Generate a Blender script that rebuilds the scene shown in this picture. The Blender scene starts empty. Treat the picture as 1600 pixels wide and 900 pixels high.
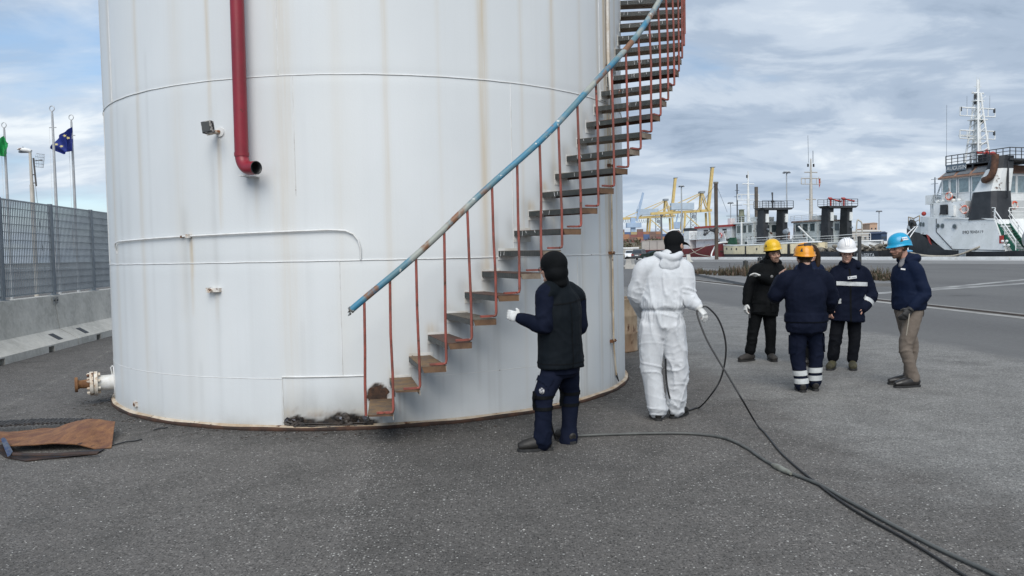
import bpy, bmesh, math, random
import numpy as np
from mathutils import Vector, Matrix, Quaternion, noise
R_ = math.radians
random.seed(7); np.random.seed(7)
S = bpy.context.scene
C = S.collection
# ------------------------------------------------------------------ camera
F, PT, RO, EYE = 1264.5, .0440, -.0202, 1.63
fw = Vector((0, math.cos(PT), -math.sin(PT))); u0 = Vector((0, math.sin(PT), math.cos(PT))); r0 = Vector((1, 0, 0))
rt = math.cos(RO)*r0 + math.sin(RO)*u0
up = -math.sin(RO)*r0 + math.cos(RO)*u0
cd = bpy.data.cameras.new('camera'); co = bpy.data.objects.new('camera', cd); C.objects.link(co)
cd.sensor_fit = 'HORIZONTAL'; cd.sensor_width = 36; cd.lens = 36*F/1600
cd.clip_start = .1; cd.clip_end = 8000
m = Matrix((rt, up, -fw)).transposed().to_4x4(); m.translation = (0, 0, EYE)
co.matrix_world = m
S.camera = co
def ray(u, v): return fw + rt*((u-800)/F) - up*((v-450)/F)
def at(u, v, Y):
    d = ray(u, v); return Vector((0, 0, EYE)) + d*(Y/d.y)
def gnd(u, v, z=0.0):
    d = ray(u, v); return Vector((0, 0, EYE)) + d*((z-EYE)/d.z)
# ------------------------------------------------------------------ world, sun, exposure
W = bpy.data.worlds.new('World'); S.world = W; W.use_nodes = True
SUN_EL, SUN_AZ = R_(44), R_(182)          # high, behind and left of the camera, veiled by cloud
def world():
    nt = W.node_tree; N = nt.nodes; L = nt.links; N.clear()
    out = N.new('ShaderNodeOutputWorld'); bg = N.new('ShaderNodeBackground'); L.new(bg.outputs[0], out.inputs[0])
    bg.inputs[1].default_value = .1
    sky = N.new('ShaderNodeTexSky'); sky.sky_type = 'NISHITA'; sky.sun_disc = False
    sky.sun_elevation = SUN_EL; sky.sun_rotation = SUN_AZ; sky.altitude = 0; sky.air_density = 1.0; sky.dust_density = .6; sky.ozone_density = 1.6
    tc = N.new('ShaderNodeTexCoord'); sep = N.new('ShaderNodeSeparateXYZ'); L.new(tc.outputs['Generated'], sep.inputs[0])
    def mth(op, a, b=None, c=None):
        n = N.new('ShaderNodeMath'); n.operation = op
        for i, x in enumerate((a, b, c)):
            if x is None: continue
            if isinstance(x, (int, float)): n.inputs[i].default_value = x
            else: L.new(x, n.inputs[i])
        return n.outputs[0]
    zz = mth('MAXIMUM', sep.outputs[2], 0.0)
    h = mth('ADD', zz, .20)
    px = mth('DIVIDE', sep.outputs[0], h); py = mth('DIVIDE', sep.outputs[1], h)
    cmb = N.new('ShaderNodeCombineXYZ'); L.new(px, cmb.inputs[0]); L.new(py, cmb.inputs[1])
    def ns(scale, detail, rough, off, dist=0.0, stretch=(1, 1, 1)):
        mp = N.new('ShaderNodeMapping'); mp.inputs['Location'].default_value = off; mp.inputs['Scale'].default_value = stretch
        L.new(cmb.outputs[0], mp.inputs[0])
        n = N.new('ShaderNodeTexNoise'); n.inputs['Scale'].default_value = scale; n.inputs['Detail'].default_value = detail
        n.inputs['Roughness'].default_value = rough; n.inputs['Distortion'].default_value = dist
        L.new(mp.outputs[0], n.inputs[0]); return n.outputs[0]
    n1 = ns(.85, 7, .52, (3.1, 1.7, 0), .25, (.75, 1.15, 1))
    n2 = ns(2.5, 7, .56, (7.7, 4.2, 2), .35, (.8, 1.15, 1))
    n3 = ns(.55, 4, .5, (1.3, 9.2, 5), .0)
    def ramp(fac, stops, interp='EASE'):
        r = N.new('ShaderNodeValToRGB'); r.color_ramp.interpolation = interp
        e = r.color_ramp.elements
        while len(e) < len(stops): e.new(.5)
        for i, (p, c) in enumerate(stops): e[i].position = p; e[i].color = (*c, 1) if len(c) == 3 else c
        L.new(fac, r.inputs[0]); return r.outputs[0]
    # cloud cover thick over the right, thinner with blue gaps at the left
    bias = mth('ADD', mth('MULTIPLY', sep.outputs[0], .15), .025)
    cov = mth('ADD', mth('ADD', mth('MULTIPLY', n1, .72), mth('MULTIPLY', n2, .28)), bias)
    mask = ramp(cov, [(.33, (0, 0, 0)), (.52, (1, 1, 1))])
    # body of the cloud: bright tops, lavender grey bellies
    tone = mth('ADD', mth('MULTIPLY', n2, .68), mth('MULTIPLY', n3, .32))
    col = ramp(tone, [(.37, (2.6, 3.3, 4.3)), (.46, (3.45, 4.2, 5.25)), (.54, (4.7, 5.4, 6.3)), (.66, (7.0, 7.5, 7.9))])
    # towards the horizon the deck merges into a pale band
    hz = ramp(zz, [(.0, (1, 1, 1)), (.16, (0, 0, 0))])
    mixh = N.new('ShaderNodeMix'); mixh.data_type = 'RGBA'; L.new(mth('MULTIPLY', hz, .25), mixh.inputs['Factor'])
    L.new(col, mixh.inputs['A']); mixh.inputs['B'].default_value = (4.5, 5.4, 6.5, 1)
    gap = N.new('ShaderNodeMix'); gap.data_type = 'RGBA'; gap.blend_type = 'ADD'; gap.inputs['Factor'].default_value = 1
    sk = N.new('ShaderNodeMix'); sk.data_type = 'RGBA'; sk.blend_type = 'MULTIPLY'; sk.inputs['Factor'].default_value = 1
    L.new(sky.outputs[0], sk.inputs['A']); sk.inputs['B'].default_value = (.8, .8, .8, 1)
    L.new(sk.outputs['Result'], gap.inputs['A']); gap.inputs['B'].default_value = (.9, 1.5, 2.3, 1)   # thin veil in the gaps
    mx = N.new('ShaderNodeMix'); mx.data_type = 'RGBA'; L.new(mask, mx.inputs['Factor'])
    L.new(gap.outputs['Result'], mx.inputs['A']); L.new(mixh.outputs['Result'], mx.inputs['B'])
    L.new(mx.outputs['Result'], bg.inputs[0])
world()
sl = bpy.data.lights.new('sun', 'SUN'); sl.energy = 2.3; sl.angle = R_(46); sl.color = (1, .96, .9)
so = bpy.data.objects.new('sun', sl); C.objects.link(so)
sdir = Vector((math.sin(SUN_AZ)*math.cos(SUN_EL), math.cos(SUN_AZ)*math.cos(SUN_EL), math.sin(SUN_EL)))
so.rotation_euler = sdir.to_track_quat('Z', 'Y').to_euler(); so.location = (0, -5, 20)
S.view_settings.view_transform = 'Standard'; S.view_settings.look = 'None'; S.view_settings.gamma = 1
S.view_settings.exposure = 0.36
# ------------------------------------------------------------------ mesh helpers
WM = {}
def V(*a): return Vector(a)
class MB:
    def __init__(s): s.v = []; s.f = []; s.sm = []; s.mi = []; s.m = 0
    def add(s, vs, fs, smooth=False):
        o = len(s.v); s.v.extend([tuple(x) for x in vs])
        for f in fs: s.f.append([i+o for i in f]); s.sm.append(smooth); s.mi.append(s.m)
        return s
    def box(s, c, d, rot=None, taper=1.0):
        c = Vector(c); hx, hy, hz = d[0]/2, d[1]/2, d[2]/2
        vs = []
        for z in (-1, 1):
            k = taper if z > 0 else 1
            for x, y in ((-1, -1), (1, -1), (1, 1), (-1, 1)): vs.append(Vector((x*hx*k, y*hy*k, z*hz)))
        if rot is not None: vs = [rot @ q for q in vs]
        s.add([q+c for q in vs], [(3, 2, 1, 0), (4, 5, 6, 7), (0, 1, 5, 4), (1, 2, 6, 5), (2, 3, 7, 6), (3, 0, 4, 7)]); return s
    def bar(s, a, b, w, h, upv=(0, 0, 1)):
        a = Vector(a); b = Vector(b); t = b-a; L = t.length
        if L < 1e-6: return s
        t /= L; u = Vector(upv); sd = t.cross(u)
        if sd.length < 1e-4: sd = t.cross(Vector((1, 0, 0)))
        sd.normalize(); u = sd.cross(t)
        vs = [p + sd*(x*w/2) + u*(y*h/2) for p in (a, b) for x, y in ((-1, -1), (1, -1), (1, 1), (-1, 1))]
        s.add(vs, [(0, 1, 2, 3), (7, 6, 5, 4), (0, 4, 5, 1), (1, 5, 6, 2), (2, 6, 7, 3), (3, 7, 4, 0)]); return s
    def tube(s, pts, rad, n=10, cap=True, side=None, smooth=True):
        pts = [Vector(p) for p in pts]; k = len(pts)
        if isinstance(rad, (int, float)) or (isinstance(rad, tuple)): rad = [rad]*k
        T = []
        for i in range(k):
            t = pts[min(i+1, k-1)] - pts[max(i-1, 0)]
            T.append(t.normalized() if t.length > 1e-9 else Vector((0, 0, 1)))
        if side is None:
            side = T[0].cross(Vector((0, 0, 1)))
            if side.length < .05: side = T[0].cross(Vector((0, 1, 0)))
        sd = Vector(side)
        vs = []
        for i in range(k):
            sd = sd - T[i]*sd.dot(T[i])
            if sd.length < 1e-6: sd = T[i].orthogonal()
            sd.normalize(); b = T[i].cross(sd)
            ra, rb = rad[i] if isinstance(rad[i], (tuple, list)) else (rad[i], rad[i])
            for j in range(n):
                a = 2*math.pi*j/n; vs.append(pts[i] + sd*(math.cos(a)*ra) + b*(math.sin(a)*rb))
        fs = [(i*n+j, i*n+(j+1) % n, (i+1)*n+(j+1) % n, (i+1)*n+j) for i in range(k-1) for j in range(n)]
        s.add(vs, fs, smooth)
        if cap: s.add(vs[:n], [tuple(range(n-1, -1, -1))]); s.add(vs[-n:], [tuple(range(n))])
        return s
    def cyl(s, a, b, r, r2=None, n=16, cap=True, smooth=True): return s.tube([a, b], [r, r if r2 is None else r2], n, cap, smooth=smooth)
    def ell(s, c, r, rot=None, nu=16, nv=10):
        vs = []; fs = []; c = Vector(c)
        for i in range(1, nv):
            p = math.pi*i/nv
            for j in range(nu):
                a = 2*math.pi*j/nu; q = Vector((r[0]*math.sin(p)*math.cos(a), r[1]*math.sin(p)*math.sin(a), r[2]*math.cos(p)))
                vs.append(c + (rot @ q if rot is not None else q))
        t = Vector((0, 0, r[2])); t = rot @ t if rot is not None else t
        vs.append(c+t); vs.append(c-t); T = len(vs)-2
        for i in range(nv-2):
            for j in range(nu): fs.append((i*nu+j, (i+1)*nu+j, (i+1)*nu+(j+1) % nu, i*nu+(j+1) % nu))
        for j in range(nu): fs.append((T, j, (j+1) % nu)); fs.append((T+1, (nv-2)*nu+(j+1) % nu, (nv-2)*nu+j))
        s.add(vs, fs, True); return s
    def prism(s, poly, axis):
        """poly: list of points (3D, planar, ordered); axis: extrusion vector"""
        a = Vector(axis); P = [Vector(p) for p in poly]; n = len(P)
        vs = P + [p+a for p in P]
        fs = [tuple(range(n-1, -1, -1)), tuple(range(n, 2*n))] + [(i, (i+1) % n, n+(i+1) % n, n+i) for i in range(n)]
        s.add(vs, fs); return s
    def lathe(s, prof, n=24, c=(0, 0, 0), rot=None, smooth=True):
        vs = []; c = Vector(c)
        for r, z in prof:
            for j in range(n):
                a = 2*math.pi*j/n; q = Vector((r*math.cos(a), r*math.sin(a), z)); vs.append(c + (rot @ q if rot is not None else q))
        k = len(prof)
        s.add(vs, [(i*n+j, i*n+(j+1) % n, (i+1)*n+(j+1) % n, (i+1)*n+j) for i in range(k-1) for j in range(n)], smooth); return s
    def grid(s, rows, smooth=True):
        nr = len(rows); nc = len(rows[0]); vs = [p for r in rows for p in r]
        s.add(vs, [(i*nc+j, i*nc+j+1, (i+1)*nc+j+1, (i+1)*nc+j) for i in range(nr-1) for j in range(nc-1)], smooth); return s
    def mesh(s, name, mats):
        me = bpy.data.meshes.new(name); me.from_pydata(s.v, [], s.f)
        me.polygons.foreach_set('use_smooth', s.sm); me.polygons.foreach_set('material_index', s.mi)
        for m_ in (mats if isinstance(mats, (list, tuple)) else [mats]): me.materials.append(m_)
        bm = bmesh.new(); bm.from_mesh(me); bmesh.ops.recalc_face_normals(bm, faces=bm.faces); bm.to_mesh(me); bm.free()
        me.update(); return me
    def build(s, name, mats, parent=None, local=False, **kw):
        me = s.mesh(name, mats)
        return link(name, me, parent, local, **kw)
def tagp(o, label=None, cat=None, group=None, kind=None):
    if label: o['label'] = label
    if cat: o['category'] = cat
    if group: o['group'] = group
    if kind: o['kind'] = kind
    return o
def link(name, me, parent=None, local=False, **kw):
    o = bpy.data.objects.new(name, me); C.objects.link(o)
    if parent is not None:
        inv = WM.get(parent.name)
        if inv is not None and not local: me.transform(inv)
        o.parent = parent; WM[o.name] = inv
    else: WM[o.name] = None
    return tagp(o, **kw)
def thing(name, label, cat, loc=(0, 0, 0), rz=0.0, group=None):
    o = bpy.data.objects.new(name, None); C.objects.link(o); o.empty_display_size = .2
    o.location = loc; o.rotation_euler = (0, 0, rz)
    WM[o.name] = (Matrix.Translation(loc) @ Matrix.Rotation(rz, 4, 'Z')).inverted()
    return tagp(o, label, cat, group)
def copy_tree(o, parent=None, depth=0):
    kids = [x for x in C.objects if x.parent == o]
    c = o.copy(); C.objects.link(c); c.parent = parent
    for k in kids: copy_tree(k, c)
    return c
def kids_of(o): return [x for x in C.objects if x.parent == o]
# ------------------------------------------------------------------ materials
def M(name, c1, c2=None, scale=3.0, stretch=(1, 1, 1), lo=.35, hi=.65, rough=.6, rvar=.12, metal=0.0, bump=0.0, bscale=60.0,
      rust=0.0, rcol=(.16, .06, .025), rscale=4.0, spec=.5, fine=.06, uniq=True):
    mt = bpy.data.materials.new(name); mt.use_nodes = True; nt = mt.node_tree; N = nt.nodes; L = nt.links
    b = N['Principled BSDF']; tc = N.new('ShaderNodeTexCoord')
    vec = tc.outputs['Object']
    if uniq:
        oi = N.new('ShaderNodeObjectInfo'); ml = N.new('ShaderNodeMath'); ml.operation = 'MULTIPLY'; ml.inputs[1].default_value = 37.0
        L.new(oi.outputs['Random'], ml.inputs[0]); va = N.new('ShaderNodeVectorMath'); va.operation = 'ADD'
        L.new(vec, va.inputs[0]); L.new(ml.outputs[0], va.inputs[1]); vec = va.outputs[0]
    mp = N.new('ShaderNodeMapping'); mp.inputs['Scale'].default_value = stretch; L.new(vec, mp.inputs[0])
    def nz(sc, det=6, ro=.6, v=None):
        n = N.new('ShaderNodeTexNoise'); n.inputs['Scale'].default_value = sc; n.inputs['Detail'].default_value = det; n.inputs['Roughness'].default_value = ro
        L.new(v or mp.outputs[0], n.inputs[0]); return n.outputs[0]
    def rp(f, a, c):
        r = N.new('ShaderNodeMapRange'); r.interpolation_type = 'SMOOTHSTEP'; r.inputs[1].default_value = a; r.inputs[2].default_value = c
        L.new(f, r.inputs[0]); return r.outputs[0]
    def mix(f, a, c, bt='MIX'):
        x = N.new('ShaderNodeMix'); x.data_type = 'RGBA'; x.blend_type = bt
        if isinstance(f, (int, float)): x.inputs['Factor'].default_value = f
        else: L.new(f, x.inputs['Factor'])
        for k, q in (('A', a), ('B', c)):
            if isinstance(q, tuple): x.inputs[k].default_value = (*q[:3], 1)
            else: L.new(q, x.inputs[k])
        return x.outputs['Result']
    n1 = nz(scale)
    if c2 is None: c2 = tuple(min(1, x*.8) for x in c1)
    col = mix(rp(n1, lo, hi), c1, c2)
    if fine:
        n2 = nz(scale*9, 4, .7)
        g = N.new('ShaderNodeMapRange'); g.inputs[3].default_value = 1-fine*2; g.inputs[4].default_value = 1+fine*2; L.new(n2, g.inputs[0])
        cm = N.new('ShaderNodeCombineColor')
        for i in range(3): L.new(g.outputs[0], cm.inputs[i])
        col = mix(1.0, col, cm.outputs[0], 'MULTIPLY')
    if rust:
        nr = nz(rscale, 8, .68); col = mix(rp(nr, .68-rust*.3, .74-rust*.3), col, mix(rp(nz(rscale*4), .35, .65), rcol, tuple(x*.45 for x in rcol)))
    L.new(col, b.inputs['Base Color'])
    rr = N.new('ShaderNodeMapRange'); rr.inputs[3].default_value = max(.05, rough-rvar); rr.inputs[4].default_value = min(1, rough+rvar)
    L.new(nz(scale*3), rr.inputs[0]); L.new(rr.outputs[0], b.inputs['Roughness'])
    b.inputs['Metallic'].default_value = metal; b.inputs['Specular IOR Level'].default_value = spec
    if bump:
        bp = N.new('ShaderNodeBump'); bp.inputs['Strength'].default_value = min(1, bump); bp.inputs['Distance'].default_value = .004
        L.new(nz(bscale, 4, .65), bp.inputs['Height']); L.new(bp.outputs[0], b.inputs['Normal'])
    return mt
def glass(name, c=(.03, .04, .05), rough=.08):
    mt = M(name, c, tuple(x*.7 for x in c), rough=rough, rvar=.03, spec=.8, fine=0); return mt
MT = dict(
 white=M('white_paint', (.72, .73, .73), (.62, .63, .62), scale=2, rough=.5, rust=.25, rscale=3),
 white_clean=M('white_enamel', (.78, .79, .79), (.72, .73, .74), scale=2, rough=.4),
 black=M('black_paint', (.022, .024, .027), (.035, .037, .04), rough=.5),
 rubber=M('black_rubber', (.016, .016, .017), (.03, .03, .03), scale=9, rough=.6),
 rust=M('rust', (.19, .085, .035), (.085, .035, .018), scale=7, rough=.85, bump=.6, bscale=120),
 galv=M('galvanised_steel', (.30, .33, .36), (.22, .25, .28), scale=6, rough=.5, metal=.3),
 concrete=M('concrete', (.36, .35, .325), (.25, .245, .225), scale=2.2, rough=.9, bump=.5, bscale=70, fine=.1),
 glass=glass('dark_glass'),
 yellow=M('crane_yellow', (.60, .45, .17), (.50, .37, .15), scale=.3, rough=.6, rust=.12, rscale=.3),
 blue=M('blue_paint', (.03, .28, .55), (.04, .22, .42), scale=3, rough=.45),
)
# ------------------------------------------------------------------ storage tank
TC = V(-1.748, 10.721, 0); TR = 3.202
def P(th, z, r=TR): a = R_(th); return V(TC.x+r*math.cos(a), TC.y+r*math.sin(a), z)
def rad(th): a = R_(th); return V(math.cos(a), math.sin(a), 0)
def tan(th): a = R_(th); return V(-math.sin(a), math.cos(a), 0)
def hit(u, v, r=TR):
    d = ray(u, v); ox, oy = -TC.x, -TC.y
    a = d.x*d.x+d.y*d.y; b = 2*(ox*d.x+oy*d.y); c = ox*ox+oy*oy-r*r
    t = (-b-math.sqrt(max(0, b*b-4*a*c)))/(2*a); p = V(0, 0, EYE)+d*t
    return math.degrees(math.atan2(p.y-TC.y, p.x-TC.x)), p.z
def vn(x, y, seed=0):
    """smooth 2-D value noise on arrays"""
    xi = np.floor(x).astype(int); yi = np.floor(y).astype(int); xf = x-xi; yf = y-yi
    def h(a, b):
        n = (a*374761393+b*668265263+seed*974711) & 0x7fffffff
        n = ((n ^ (n >> 13))*1274126177) & 0x7fffffff
        return (n ^ (n >> 16)) % 10007/10007.0
    sx = xf*xf*(3-2*xf); sy = yf*yf*(3-2*yf)
    return (h(xi, yi)*(1-sx)+h(xi+1, yi)*sx)*(1-sy)+(h(xi, yi+1)*(1-sx)+h(xi+1, yi+1)*sx)*sy
def fbm(x, y, o=4, seed=0):
    t = 0; a = .5
    for i in range(o): t = t+a*vn(x*2**i, y*2**i, seed+i); a *= .5
    return t/(1-.5**o)
def tank_material():
    mt = bpy.data.materials.new('weathered_white_tank_paint'); mt.use_nodes = True; nt = mt.node_tree; N = nt.nodes; L = nt.links
    b = N['Principled BSDF']; uv = N.new('ShaderNodeUVMap')
    def nz(sx, sy, det=6, ro=.6, off=0):
        mp = N.new('ShaderNodeMapping'); mp.inputs['Scale'].default_value = (sx, sy, 1); mp.inputs['Location'].default_value = (off, off*.7, off)
        L.new(uv.outputs[0], mp.inputs[0]); n = N.new('ShaderNodeTexNoise'); n.inputs['Scale'].default_value = 1; n.inputs['Detail'].default_value = det; n.inputs['Roughness'].default_value = ro
        L.new(mp.outputs[0], n.inputs[0]); return n.outputs[0]
    def rp(f, a, c, o0=0, o1=1):
        r = N.new('ShaderNodeMapRange'); r.interpolation_type = 'SMOOTHSTEP'
        for i, q in enumerate((a, c, o0, o1)): r.inputs[i+1].default_value = q
        L.new(f, r.inputs[0]); return r.outputs[0]
    def mul(a, c):
        n = N.new('ShaderNodeMath'); n.operation = 'MULTIPLY'
        for i, q in enumerate((a, c)):
            if isinstance(q, (int, float)): n.inputs[i].default_value = q
            else: L.new(q, n.inputs[i])
        n.use_clamp = True; return n.outputs[0]
    def mix(f, a, c):
        x = N.new('ShaderNodeMix'); x.data_type = 'RGBA'
        if isinstance(f, (int, float)): x.inputs['Factor'].default_value = f
        else: L.new(f, x.inputs['Factor'])
        for k, q in (('A', a), ('B', c)):
            if isinstance(q, tuple): x.inputs[k].default_value = (*q, 1)
            else: L.new(q, x.inputs[k])
        return x.outputs['Result']
    def at_(n): a = N.new('ShaderNodeAttribute'); a.attribute_name = n; return a.outputs['Fac']
    c = mix(rp(nz(.55, .4, 5, .55), .3, .7), (.675, .703, .715), (.62, .65, .664))
    c = mix(mul(rp(nz(9, .22, 6, .65, 3), .45, .8), .14), c, (.56, .575, .58))                # thin rain streaks
    c = mix(mul(rp(nz(28, .5, 5, .6, 9), .52, .85), .12), c, (.52, .52, .50))
    c = mix(mul(rp(nz(.9, .10, 4, .5, 5), .5, .8), .25), c, (.66, .625, .53))             # yellowed runs
    c = mix(mul(rp(nz(60, 60, 4, .7, 1), .68, .8), .35), c, (.42, .40, .36))                   # specks
    st = rp(nz(26, .8, 5, .65, 4), .2, .75, .35, 1.15)
    c = mix(mul(mul(at_('dirt_and_dark'), rp(nz(5, 1.4, 7, .65, 7), .15, .75, .45, 1.15)), .85), c, (.215, .205, .18))
    c = mix(mul(mul(at_('stain'), st), 1.0), c, (.50, .375, .20))
    c = mix(mul(at_('rust'), st), c, mix(rp(nz(18, 6, 5, .7), .35, .65), (.21, .105, .045), (.10, .05, .025)))
    c = mix(at_('burn'), c, mix(rp(nz(22, 22, 5, .7), .35, .65), (.014, .013, .013), (.055, .042, .032)))
    L.new(c, b.inputs['Base Color'])
    L.new(rp(nz(3, 1, 5, .6, 2), .2, .8, .38, .58), b.inputs['Roughness']); b.inputs['Specular IOR Level'].default_value = .4
    bp = N.new('ShaderNodeBump'); bp.inputs['Strength'].default_value = .22; bp.inputs['Distance'].default_value = .004
    L.new(nz(70, 50, 5, .6), bp.inputs['Height']); L.new(bp.outputs[0], b.inputs['Normal'])
    return mt
TH0, DTH, RISE, Z1, RO_ = -82.7, 3.33, .1955, .279, 3.97
def tread_th(n): return TH0+DTH*(n-1)
def tread_z(n): return Z1+RISE*(n-1)
def build_tank():
    t = thing('storage_tank', 'large white steel storage tank streaked with rust, cut off by the top of the photo', 'storage tank', TC)
    HT = 7.6
    ths = np.concatenate([np.arange(-172, -2, .4), np.arange(-2, 188, 2.5)]); zs = np.concatenate([np.arange(0, 4.6, .02), np.arange(4.6, HT+.01, .15)])
    TH, ZZ = np.meshgrid(ths, zs)
    s = TH*math.pi/180*TR
    dent = .0035*(fbm(s*.55, ZZ*.6, 3, 5)-.5)*2 + .0012*(fbm(s*3, ZZ*2, 2, 8)-.5)
    for wz in (1.586, 3.30): dent += -.003*np.exp(-((ZZ-wz)/.05)**2)
    rr = TR+dent
    X = rr*np.cos(np.radians(TH)); Y = rr*np.sin(np.radians(TH))
    vs = np.stack([X, Y, ZZ], -1).reshape(-1, 3); nz_, nt_ = TH.shape
    idx = np.arange(nz_*nt_).reshape(nz_, nt_)
    nxt = np.roll(idx, -1, 1)
    q = np.stack([idx[:-1], nxt[:-1], nxt[1:], idx[1:]], -1).reshape(-1, 4)
    me = bpy.data.meshes.new('shell'); me.vertices.add(len(vs)); me.vertices.foreach_set('co', vs.ravel())
    me.loops.add(len(q)*4); me.loops.foreach_set('vertex_index', q.ravel().astype(np.int32)); me.polygons.add(len(q))
    me.polygons.foreach_set('loop_start', np.arange(0, len(q)*4, 4, dtype=np.int32)); me.polygons.foreach_set('loop_total', np.full(len(q), 4, dtype=np.int32))
    me.polygons.foreach_set('use_smooth', np.ones(len(q), dtype=bool)); me.update(calc_edges=True)
    uvl = me.uv_layers.new(name='UVMap'); uu = np.stack([s.ravel(), ZZ.ravel()], -1)[q.ravel()]; uvl.data.foreach_set('uv', uu.ravel())
    stain = np.zeros_like(TH); rust = np.zeros_like(TH); dirt_and_dark = np.zeros_like(TH); burn = np.zeros_like(TH)
    wob = (fbm(ZZ*1.5, TH*0+3, 3, 2)-.5)*.5
    def streak(arr, th, zt, zb, w, k, fade=.5, soft=.03):
        g = np.exp(-((TH-th-wob*w*.8)/w)**2)
        win = 1/(1+np.exp((ZZ-zt)/soft)); d = np.clip((zt-ZZ)/max(.01, zt-zb), 0, 1)
        arr += k*g*win*(1-d)**fade*(ZZ > zb-.001)
    rs0 = random.Random(8)
    # long beige and brown runs from the top of the tank
    for th, w, k, zb in ((-79, .55, .42, .7), (-62, .8, .5, .9), (-61, .25, .22, 1.9), (-46.5, .6, .38, 1.5), (-38, .7, .3, 0), (-27.6, .5, 1.1, 1.4), (-25.9, .7, .9, .9),
                         (-24.4, .35, .8, .6), (-31, .5, .4, .1), (-109.5, .35, .75, 2.95), (-96, 1.8, .3, .0), (-128, .7, .3, .3), (-141, 1.2, .4, .1), (-150, 1.0, .35, .2), (-117, 1.5, .22, 1), (-70, .4, .2, 1.2), (-87, .9, .2, .3), (-54, .4, .3, .1), (-20, .7, .4, .1)):
        streak(stain, th, 9, zb, w, k*1.4*rs0.uniform(.55, 1.3), .3)
    streak(rust, -27.2, 9, 2.9, .3, .35, .4); streak(rust, -25.2, 9, 3.2, .3, .3, .4); streak(rust, -109.4, 9, 3.4, .12, .25, .4)
    # runs below fittings
    for th, zt, L_, w, k in ((-107.9, 2.78, .9, .35, .6), (-114.65, 1.82, .75, .22, .8), (-114.3, 1.82, .4, .3, .5), (-109.4, 1.31, .3, .3, .3), (-133.2, .1, .08, .4, .6), (-101, 2.4, .5, .5, .22)):
        streak(stain, th, zt, zt-L_, w, k); streak(rust, th, zt, zt-L_*.35, w*.5, k*.5)
    rs = random.Random(4)
    for n in range(1, 27):
        th, z = tread_th(n), tread_z(n)
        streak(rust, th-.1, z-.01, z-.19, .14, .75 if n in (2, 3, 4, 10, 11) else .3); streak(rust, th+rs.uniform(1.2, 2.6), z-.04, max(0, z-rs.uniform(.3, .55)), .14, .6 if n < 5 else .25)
        streak(dirt_and_dark, th+1.2, z+.01, max(0, z-.22), 1.3, .75); streak(dirt_and_dark, th+2.2, z-.02, max(0, z-rs.uniform(.4, 1.2)), .28, rs.uniform(.1, .4), .4)
        if n > 4: streak(dirt_and_dark, th-.8, z+.10, z-.1, .9, .5)
        stain += (.5 if n in (4, 10, 11) else .18)*np.exp(-((TH-th-.4)/.9)**2-((ZZ-z-.05)/.06)**2)
    for k in range(22):
        th = rs.uniform(-73, -20); streak(dirt_and_dark, th, rs.uniform(.6, 2.2), 0, rs.uniform(.12, .3), rs.uniform(.15, .42), .25)
    for k in range(30):
        th = rs.uniform(-160, -85); streak(dirt_and_dark, th, rs.uniform(.3, 4), 0, rs.uniform(.15, 1.1), rs.uniform(.03, .16), .4)
    low = fbm(s*2.2, ZZ*3, 4, 11)
    dirt_and_dark += np.clip(1.3*np.exp(-ZZ/.07)*low+.5*np.exp(-ZZ/.22)*np.clip(low-.35, 0, 1), 0, 1)*.9
    inpatch = ((TH > -97.6) & (TH < -83.5)).astype(float)
    dirt_and_dark += inpatch*np.clip(1-(ZZ-.06)/.38, 0, 1)*(ZZ < .51)*(.35+.5*low)
    stain += inpatch*np.exp(-((ZZ-.17)/.04)**2)*.5*np.clip(fbm(s*6, ZZ*6, 3, 4)-.25, 0, 1)
    stain += .5*np.exp(-ZZ/.035)*(.4+low)
    ed = fbm(s*7, ZZ*7, 4, 21); edge = .115+.15*(ed-.5)+.07*np.exp(-((TH+95)/1.4)**2)+.07*np.exp(-((TH+87.0)/2.0)**2)
    b1 = np.clip((edge-ZZ)/.02, 0, 1)*np.clip((TH+97.1+ed)/.5, 0, 1)*np.clip((-81.7-TH+ed)/.5, 0, 1); burn += b1
    rust += .7*np.clip(ed*2-.6, 0, 1)*np.exp(-((ZZ-edge-.012)/.018)**2)*((TH > -97.5) & (TH < -82))
    hole = 1-np.sqrt(((TH+81.75)/1.75)**2+((ZZ-.315)/.11)**2)+.5*(ed-.5); burn += np.clip(hole*14, 0, 1)*.95; rust += np.clip((hole+.12)*5, 0, 1)*.7
    for nm, arr in (('stain', stain), ('rust', rust), ('dirt_and_dark', dirt_and_dark), ('burn', burn)):
        a = me.attributes.new(nm, 'FLOAT', 'POINT'); a.data.foreach_set('value', np.clip(arr, 0, 1).ravel().astype(np.float32))
    TM = tank_material(); me.materials.append(TM)
    o = bpy.data.objects.new('shell', me); C.objects.link(o); o.parent = t; WM[o.name] = WM[t.name]
    seamm = M('weld_bead_paint', (.74, .75, .75), (.62, .62, .6), scale=8, rough=.5, rust=.12, rscale=8)
    rf = MB(); rf.lathe([(TR+.03, HT-.02), (TR+.03, HT+.03), (0.01, HT+.55)], 96, TC); rf.build('roof', MT['white'], t)
    def seam(pts, r=.006, mat=seamm, name='weld_seam'): mb = MB(); mb.tube(pts, r, 6); return mb.build(name, mat, t)
    rn = random.Random(2)
    for z in (1.586, 3.30, 5.02, 6.7):
        seam([P(th, z+.001*math.sin(th*.9)+rn.uniform(-.0006, .0006), TR) for th in np.arange(-180, 181, 1.5)], .0048)
    for th, za, zb in ((-96.6, 3.31, 5.0), (-94.2, 2.2, 3.29), (-87.3, .52, 1.58), (-56.4, 1.6, 3.29), (-30, 3.31, 5), (-97.6, .05, .5), (-140, 3.31, 5), (-150, 1.6, 3.29), (-40, .02, 1.57)):
        seam([P(th, z, TR+.0005) for z in np.linspace(za, zb, 12)], .0042)
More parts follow.
